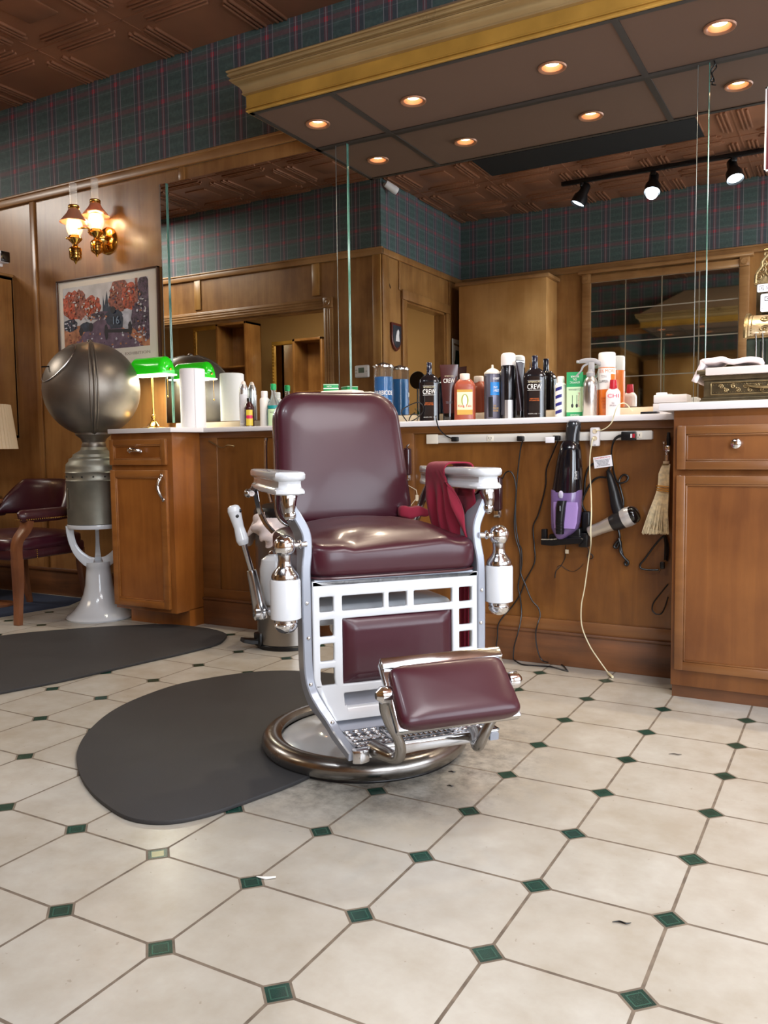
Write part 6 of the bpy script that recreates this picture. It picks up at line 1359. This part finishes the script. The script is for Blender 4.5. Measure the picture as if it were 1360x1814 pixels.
# dark red clippers
def clipper(lb, c, tilt=0, L=.13, W=.036):
    o = thing('hair_clipper', lb, 'hair clipper', tuple(c), 0, 'hair clippers hanging on the panel'); Mt = Matrix.Translation(c) @ Matrix.Rotation(tilt, 4, 'Y')
    part('body', MB(Mt).box(-W/2, W/2, -.018, .014, -L*.34, L*.5, .008), mat('dark_maroon_shell', (52, 22, 28), .16, coat=.6), o, True)
    part('blade', MB(Mt).box(-W*.40, W*.42, -.016, .008, -L*.52, -L*.34, .003), M_chromeb, o, True, label='bright steel blade')
    part('hanging_hook', MB(Mt).tube([(0, -.002, L*.5), (.004, -.006, L*.56), (.010, -.004, L*.62)], .002, 6).tube([(-.004, -.002, L*.5), (.0, -.006, L*.56), (.006, -.010, L*.61)], .002, 6), M_chromeb, o, True)
    return o
clipper('dark maroon hair clipper hanging on the panel right of the porcelain arm', K(882, 880, .03), 0, .165, .036)
clipper('dark maroon hair clipper hanging half hidden behind the chair back', K(722, 822, .03), 0, .14, .030)
q = K(828, 828, .03); single('wall_hook_plate', MB().box(q.x-.045, q.x+.030, YK-.032, YK-.012, q.z-.010, q.z+.004, .002), M_black, 'small black bracket on the panel just above the right porcelain arm', 'bracket', None, tuple(q))
q = K(836, 905, .03); single('metal_wall_box', MB().box(q.x-.022, q.x+.028, YK-.04, YK-.001, q.z-.04, q.z+.05, .004), M_zinc, 'grey metal box on the panel behind the right arm of the barber chair', 'box', None, tuple(q))
q0, q1, q2, q3 = K(737, 868, .02), K(738, 880, .03), K(728, 895, .03), K(722, 905, .03)
single('paper_tag', MB().tube([K(723, 860, .02), q0], .0014, 6, 1).tube([q0, q1, q2, q3], .0016, 6).box(q1.x-.004, q1.x+.010, YK-.034, YK-.032, q1.z-.018, q1.z+.008), M_cream, 'small tan paper tag dangling beside the chair back', 'tag', None, tuple(q1))
# whisk broom on a chrome clip
Cq = lambda x, y, d=.03: K(1120+x/5.04, 740+y/5.04, d)
wbm = thing('whisk_broom', 'straw whisk broom hanging from a chrome clip beside the right cabinet', 'whisk broom', tuple(Cq(300, 400)))
t = MB(); rnd = random.Random(3)
for k in range(170):
    f = (k % 34)/33; dpt = .030+.022*((k//34)/4)
    x0_, x1_ = 262+f*62, 90+f*238; 
    if x1_ > 325: continue
    jx = rnd.uniform(-7, 7); jy = rnd.uniform(-12, 8)
    t.tube([Cq(x0_+12, 415, .036), Cq(236+f*92, 500, dpt), Cq(226+f*100, 632, dpt), Cq(150+f*168+jx*.5, 840, dpt), Cq(x1_+jx, 1036+jy, dpt)], [.0016, .0016, .0016, .0015, .0012], 4, 2)
part('straw', t, mat('broom_straw', (244, 226, 184), .7, var=.3, vscale=60), wbm, True, stuff=True)
part('straw_core', MB().tube([Cq(298, 410, .036), Cq(285, 520, .036), Cq(278, 640, .036), Cq(250, 840, .036), Cq(215, 1000, .036)], [.012, .020, .023, .032, .042], 16, 4, sq=(.95, .30, (0, 1, 0))), mat('straw_shadow', (150, 126, 82), .8, var=.4, vscale=70), wbm, True)
t = MB(); 
for yy in (608, 632, 650): t.tube([Cq(216, yy, .05), Cq(260, yy+3, .062), Cq(325, yy+8, .06)], .0022, 6)
part('binding_twine', t, mat('orange_twine', (206, 140, 40), .6), wbm, True, label='orange binding twine')
part('ferrule', MB().tube([Cq(302, 410, .036), Cq(302, 388, .036)], [.012, .012], 16, 1), P_('cord_wrap', (206, 184, 150), .7), wbm, True)
t = MB().tube([Cq(304, 385, .036), Cq(306, 350, .036), Cq(310, 300, .036)], [.009, .008, .006], 14).tube([Cq(282, 290, .04), Cq(282, 230, .045)], .0028, 8, 1).sphere(Cq(282, 222, .045), .0055, 12).sphere(Cq(306, 318, .045), .007, 12).box(Cq(290, 330, .04).x, Cq(336, 330, .04).x, YK-.046, YK-.012, Cq(290, 300).z, Cq(290, 250).z, .003)
part('clip', t, M_chromeb, wbm, True, label='chrome hanging clip')
part('handle_end', MB().tube([Cq(322, 250, .03), Cq(322, 190, .03), Cq(324, 130, .03)], [.006, .008, .005], 12), M_black, wbm, True)
t = MB().tube([Cq(292, 1050, .02), Cq(250, 1080, .02), Cq(190, 1150, .02), Cq(110, 1260, .02), Cq(70, 1310, .02), Cq(78, 1345, .02), Cq(140, 1358, .02), Cq(235, 1358, .02)], .0036, 8).tube([Cq(290, 1050, .025), Cq(296, 1150, .03), Cq(292, 1270, .03)], .005, 8).tube([Cq(300, 1060, .02), Cq(318, 1160, .02), Cq(310, 1280, .02)], .004, 8)
pc = thing('appliance_cable', 'black cord with a two-pin plug bundled under the whisk broom', 'cord', tuple(Cq(290, 1050, .02))); part('cable', t, M_black, pc, True)
q = Cq(268, 1315, .03); part('plug', MB().box(q.x-.009, q.x+.009, YK-.040, YK-.020, q.z-.014, q.z+.012, .004).tube([q+Vector((-.004, 0, -.012)), q+Vector((-.012, 0, -.028))], .0012, 5, 1), M_black, pc, True)
single('cord_loop', MB().tube([Cq(318, 1485, .02), Cq(250, 1570, .02), Cq(190, 1650, .02), Cq(176, 1710, .02), Cq(205, 1750, .02), Cq(255, 1750, .02), Cq(290, 1690, .02), Cq(318, 1600, .02)], .0026, 8), M_black, 'thin dark cord loop hanging low beside the right cabinet', 'cord', None, tuple(Cq(318, 1485, .02)))
# hair clippings and bits on the floor
for lb, (px, py), L, m_ in (('dark comma-shaped hair clipping on a tile at the lower right', (1100, 1634), .030, M_black), ('faint hair clipping on the tile near the right cabinet', (1195, 1336), .032, mat('grey_hair', (90, 84, 78), .8)), ('small dark clipping by the chair base', (797, 1392), .016, M_black), ('tiny dark clipping right of the chair base', (800, 1367), .018, M_black)):
    q = PZ(px, py, .002); single('hair_clipping', MB().tube([q+Vector((-L*.5, -L*.2, 0)), q+Vector((-L*.1, 0, .001)), q+Vector((L*.3, -.001, .001)), q+Vector((L*.55, L*.25, 0))], [.0006, .0018, .0016, .0005], 6), m_, lb, 'hair clipping', 'hair clippings on the floor', tuple(q))
q = PZ(470, 1555, .0025); single('paper_scrap', MB().tube([q+Vector((-.02, -.004, 0)), q, q+Vector((.018, .012, .001))], [.001, .0035, .002], 6, sq=(1, .5)), M_lab['white'], 'white paper scrap on a green dot tile in the foreground', 'paper scrap', None, tuple(q))
# ================================================================== ACROSS THE ROOM, SEEN IN THE MIRROR
YM2 = 2*(YW-.010)
def R(P): P = Vector(P); P.y = YM2-P.y; return P
# security camera on the side wall corner
q = R(PX(690, 335, XS+.05))
o = thing('security_camera', 'white dome-nosed security camera high on the corner wall, seen in the mirror', 'camera', (XS, q.y, q.z+.02))
part('mount', MB().tube([(0, 0, .02), (.03, 0, .02), (.05, 0, .005)], .014, 12), M_white, o); part('housing', MB().tube([(.03, .03, .02), (.075, -.03, -.02), (.09, -.05, -.032)], [.026, .032, .028], 18, 4), M_white, o); part('lens', MB().tube([(.0905, -.0505, -.0325), (.093, -.054, -.034)], [.022, .020], 16, 1), M_blackg, o)
# wooden shield plaque
o = thing('shield_plaque', 'dark shield-shaped wooden plaque with a white figure on the side wall, seen in the mirror', 'plaque', (XS, .99, 1.72))
sh = [(-.085, .20), (.085, .20), (.085, .09), (.075, .04), (.045, -.005), (0, -.03), (-.045, -.005), (-.075, .04), (-.085, .09)]
part('shield', MB().prism(sh, 0, .022, 'X', .006), mat('red_brown_shield', (92, 36, 30), .25, coat=.5), o); part('face', MB().prism([(y*.82, .095+(z-.095)*.80) for y, z in sh], .020, .026, 'X', .002), P_('dark_blue_shield', (40, 46, 56), .4), o)
part('figure', MB().prism([(-.01, .15), (.015, .13), (.03, .09), (.035, .05), (-.03, .05), (-.02, .10), (-.025, .13)], .024, .032, 'X', .002), M_white, o)
# thermostat on the jog wall
q = R(PY(641, 658, YM2-YJ-.02))
o = thing('thermostat', 'white wall thermostat with a grey display, seen in the mirror above the blue jar', 'thermostat', (q.x, YJ, q.z))
part('housing', MB().box(-.066, .066, 0, .030, -.050, .050, .012), M_white, o); part('display', MB().box(-.028, .026, .029, .0315, -.012, .030, .001), P_('lcd_grey', (96, 110, 96), .3), o)
part('buttons', MB().box(-.056, -.040, .029, .032, -.016, -.006, .002).box(-.056, -.040, .029, .032, .006, .016, .002).box(.040, .056, .029, .032, -.005, .005, .002), P_('pale_button', (190, 188, 182), .4), o)
# poster with a green truck
o = thing('truck_poster', 'cream poster of a dark green truck on the side wall, seen in the mirror', 'poster', (XS+.03, -.20, 1.64))
part('paper', MB().box(0, .004, -.14, .13, -.1, .27), mat('poster_cream', (214, 212, 206), .6), o); b_ = part('picture', MB().prism([(-.07, .04), (-.06, .11), (-.02, .13), (-.01, .17), (.06, .17), (.07, .08), (.09, .06), (.08, .01), (-.05, -.02)], .004, .0055, 'X'), P_('truck_green', (30, 66, 62), .5), o)
part('banner', MB().prism([(-.10, .215), (.10, .235), (.10, .215), (-.10, .20)], .004, .0052, 'X'), P_('banner_brown', (120, 100, 76), .5), o)
w_c = MB().tube([(XS+.005, 1.13, 2.44), (XS+.006, 1.135, 2.35), (XS+.006, 1.10, 2.25), (XS+.006, 1.06, 2.19)], .003, 6); single('wire', w_c, M_black, 'thin black wire running down the side wall from the rail, seen in the mirror', 'wire', None, (XS, 1.13, 2.4))
# tall cupboard on the front wall
o = thing('tall_cupboard', 'tall plain maple cupboard against the far wall, seen in the mirror', 'cupboard', (-3.20, YF, 0))
cy1 = YF+.30
part('body', MB().box(-3.19, -2.36, YF+.001, cy1, 0, 2.37, .004), wood('plain_maple_cupboard', (172, 124, 70), (204, 156, 98), 'Z', sc=.6), o, True); part('cornice', MB().box(-3.22, -2.33, YF+.001, cy1+.03, 2.37, 2.40, .006), M_woodx, o, True)
# gridded wall mirror
gx0_, gx1_, gz1_ = -2.05, -.84, 2.33
o = thing('panelled_wall_mirror', 'mirror of small square panes in a wooden frame, seen in the big wall mirror', 'mirror', (gx0_, YF, 1.0))
t = MB(); w_ = .075
t.box(gx0_-w_, gx0_, YF, YF+.03, .95, gz1_, .004).box(gx1_, gx1_+w_, YF, YF+.03, .95, gz1_, .004).box(gx0_, gx1_, YF, YF+.03, gz1_, gz1_+.06, .004).box(gx0_-w_, gx0_, YF, YF+.04, gz1_, gz1_+w_, .004).box(gx1_, gx1_+w_, YF, YF+.04, gz1_, gz1_+w_, .004).box(gx0_-w_, gx1_+w_, YF, YF+.03, .88, .96, .004).box(gx0_-w_-.03, gx1_+w_+.03, YF, YF+.06, gz1_+w_, gz1_+w_+.03, .006)
for dx in (gx0_-w_/2, gx1_+w_/2): t.lathe([(.024, 0), (.024, .006), (.014, .004), (0, .008)], (dx, YF+.04, gz1_+w_/2), 20, 'Y')
part('frame', t, M_woodx, o, True)
t = MB(); nx_ = 4; cw = (gx1_-gx0_)/nx_; zz = [gz1_, 2.08, 1.80, 1.50, 1.20, .96]
for i in range(nx_):
    for a, b in zip(zz[1:], zz): t.box(gx0_+i*cw+.005, gx0_+(i+1)*cw-.005, YF+.010, YF+.016, a+.005, b-.005, 0)
part('mirror_panes', t, M_mirror_old, o, True, smooth=0); part('bevel_lines', MB().box(gx0_, gx1_, YF+.004, YF+.009, .96, gz1_), mat('pale_bevel', (214, 206, 190), .25, .5), o, True)
# track lights
ty = .36
o = thing('light_track', 'dark ceiling light track with spotlights, seen in the mirror', 'light track', (-2.08, ty, ZC-.016))
part('track', MB().box(-.02, 2.4, -.018, .018, -.030, 0, .003), M_black, o)
def spot(x, lb, tilt, az, e, first=[None]):
    if first[0] is None:
        s = first[0] = thing('track_spotlight', lb, 'spotlight', (x, ty, ZC-.046), az, 'track spotlights')
        part('mount', MB().box(-.02, .02, -.012, .012, -.03, 0, .003).tube([(0, 0, -.03), (0, 0, -.07)], .006, 8, 1), M_black, s)
        Mx = Matrix.Translation((0, 0, -.10)) @ Matrix.Rotation(rad(26), 4, 'X') @ Matrix.Scale(1.25, 4)
        part('spot_head', MB(Mx).lathe([(.020, .08), (.028, .07), (.030, .02), (.046, -.01), (.050, -.06), (.047, -.06), (.042, -.045)], n=32, cap=False).lathe([(0, .081), (.020, .08)], n=32, cap=False), M_black, s)
        part('lens', MB(Mx).lathe([(.043, -.046), (.0, -.046)], n=32, cap=False), mat('cool_lamp_face', (235, 245, 255), .4, emit=(225, 240, 255), es=9), s)
    else: s = dup(first[0], (x, ty, ZC-.046), lb, az)
    return s
xs1, xs2, xs3 = [R(PY(px, 360, YM2-ty)).x for px in (1030, 1156, 1298)]
spot(xs1, 'left black track spotlight pointing down, seen in the mirror', 0, rad(62), 1)
spot(xs2, 'middle track spotlight shining straight into the mirror', 0, 0, 1)
spot(xs3, 'right black track spotlight, seen in the mirror right of the bright one', 0, rad(-30), 1)
for x, az, e in ((xs1, 62, 26), (xs2, 0, 60), (xs3, -30, 26)):
    ax = Vector((-sin(rad(az))*sin(rad(26)), cos(rad(az))*sin(rad(26)), -cos(rad(26))))
    light('track_beam', 'SPOT', Vector((x, ty, ZC-.146))+ax*(.085 if e > 30 else .068), e, (.86, .93, 1), ax.to_track_quat('-Z', 'Y').to_euler(), spot_size=rad(100), spot_blend=.7, shadow_soft_size=(.045 if e > 30 else .006))
# back room things: gilt mirror, shelf cases, hanging brass lantern
def gilt(x, y, lb, zt):
    o = thing('gilt_mirror', lb, 'mirror', (x, y, .9)); w_, h_ = .34, zt-.95
    t = MB(); t.box(-w_/2-.05, -w_/2, 0, .035, 0, h_, .008).box(w_/2, w_/2+.05, 0, .035, 0, h_, .008).box(-w_/2-.05, w_/2+.05, 0, .035, h_, h_+.05, .008).box(-w_/2-.05, w_/2+.05, 0, .035, -.05, 0, .008)
    for k in range(34): t.sphere((w_/2+.025, .035, k*h_/33), .013, 8).sphere((-w_/2-.025, .035, k*h_/33), .013, 8)
    part('frame', t, M_gold, o); part('glass', MB().box(-w_/2, w_/2, .010, .016, 0, h_), M_mirror_old, o, smooth=0); return o
bx = lambda px, y: R(PY(px, 600, YM2-y)).x
bz = lambda px, py, y: PY(px, py, YM2-y).z
gilt(bx(368, YF-1.0), YF-1.0, 'gilt-framed mirror with a beaded edge in the back room, left of the shelf case', bz(372, 578, YF-1.0))
gilt(bx(508, YF-1.3), YF-1.3, 'second gilt-framed mirror in the back room, nearer the opening edge', bz(510, 604, YF-1.3))
def case(x, y, w, lb, H_):
    o = thing('shelf_case', lb, 'shelf', (x, y, 0)); t = MB(); t.box(0, .03, 0, .3, 0, H_, .002).box(w-.03, w, 0, .3, 0, H_, .002).box(0, w, 0, .3, H_-.03, H_, .002).box(0, w, 0, .01, 0, H_); part('case', t, M_wood, o)
    for z in (.4, .9, 1.35, H_-.55 if H_ > 2.3 else 1.6): part('shelf', MB().box(.03, w-.03, .01, .28, z, z+.02, .002), M_wood, o)
    return o
ca, cb2 = bx(405, YF-1.0), bx(458, YF-1.0)
case(ca, YF-1.05, cb2-ca, 'tall wooden shelf case between the gilt mirrors in the back room', bz(430, 570, YF-.8)); ca, cb2 = bx(538, YF-1.3), bx(590, YF-1.3); case(ca, YF-1.35, cb2-ca, 'tall wooden shelf case at the right side of the back room', bz(560, 598, YF-1.1))
q = bx(420, YF-.9)
single('white_folder', MB().box(q-.01, q+.01, YF-.98, YF-.80, 1.372, 1.62, .002), M_paperw, 'white folder standing on the back room shelf case', 'folder', None, (q, YF-.9, 1.372))
o = thing('hanging_lantern', 'brass and glass hanging lantern beyond the doorway, seen in the mirror', 'lantern', (-4.0, .32, 1.72))
part('chain', MB().tube([(0, 0, .30), (0, 0, 1.30)], .006, 6, 1), M_brass, o); part('crown', MB().lathe([(.01, .30), (.03, .26), (.02, .22), (.04, .18), (.025, .14), (.05, .10), (.03, .08)], n=24), M_brass, o)
part('glass_bowl', MB().lathe([(.03, .08), (.09, .05), (.12, 0), (.09, -.05), (.03, -.08)], n=32, cap=False), M_chim, o); part('lower_finial', MB().lathe([(.03, -.08), (.03, -.12), (.01, -.15)], n=20), M_brass, o)

# small plant and a round black mirror on a stand near the doorway
YP = .42; xp = PY(747, 715, YM2-YP).x; zp = PY(747, 742, YM2-YP).z
o = thing('plant_stand', 'slim dark plant stand by the doorway, mostly hidden behind the counter', 'stand', (xp, YP, 0))
part('stand_top', MB().lathe([(.11, zp-.14), (.12, zp-.13), (.12, zp-.12), (0, zp-.12)], n=32), M_legwood, o); part('column', MB().lathe([(.02, .02), (.02, zp-.14)], n=16), M_legwood, o); part('foot', MB().lathe([(.13, 0), (.13, .015), (.02, .03)], n=32), M_legwood, o)
o = thing('potted_plant', 'small leafy green plant in a dark pot near the doorway, seen in the mirror', 'plant', (xp, YP, zp-.12))
part('pot', MB().lathe([(.045, 0), (.06, .10), (.055, .10), (.05, .085), (0, .085)], n=28), M_black, o)
t = MB(); rp = random.Random(9)
for k in range(150):
    a, e = rp.uniform(0, 2*pi), rp.uniform(.1, 1.4); r_ = rp.uniform(.03, .10); c_ = Vector((r_*cos(a)*cos(e), r_*sin(a)*cos(e), .10+r_*1.3*sin(e))); d_ = Vector((rp.uniform(-1, 1), rp.uniform(-1, 1), rp.uniform(-.4, .8))).normalized(); n_ = d_.orthogonal().normalized()
    L_ = rp.uniform(.018, .032); p_ = [c_, c_+d_*L_*.5+n_*L_*.3, c_+d_*L_, c_+d_*L_*.5-n_*L_*.3]; t.faces([tuple(q) for q in p_], [(0, 1, 2, 3)])
part('foliage', t, P_('dark_leaf_green', (44, 92, 62), .4), o, smooth=0)
q = PY(741, 673, YM2-YP+.1)
o = thing('round_stand_mirror', 'round black-backed mirror on a stem near the plant, seen behind the first gel bottle', 'mirror', (q.x-.02, YP-.12, 0))
part('disc', MB().lathe([(0, -.008), (.075, -.008), (.080, 0), (.075, .008), (0, .008)], (0, 0, q.z), 40, 'Y'), M_black, o); part('stem', MB().lathe([(.007, .02), (.007, q.z-.075)], n=14), M_black, o); part('foot', MB().lathe([(.12, 0), (.12, .012), (.01, .025)], n=32), M_black, o)
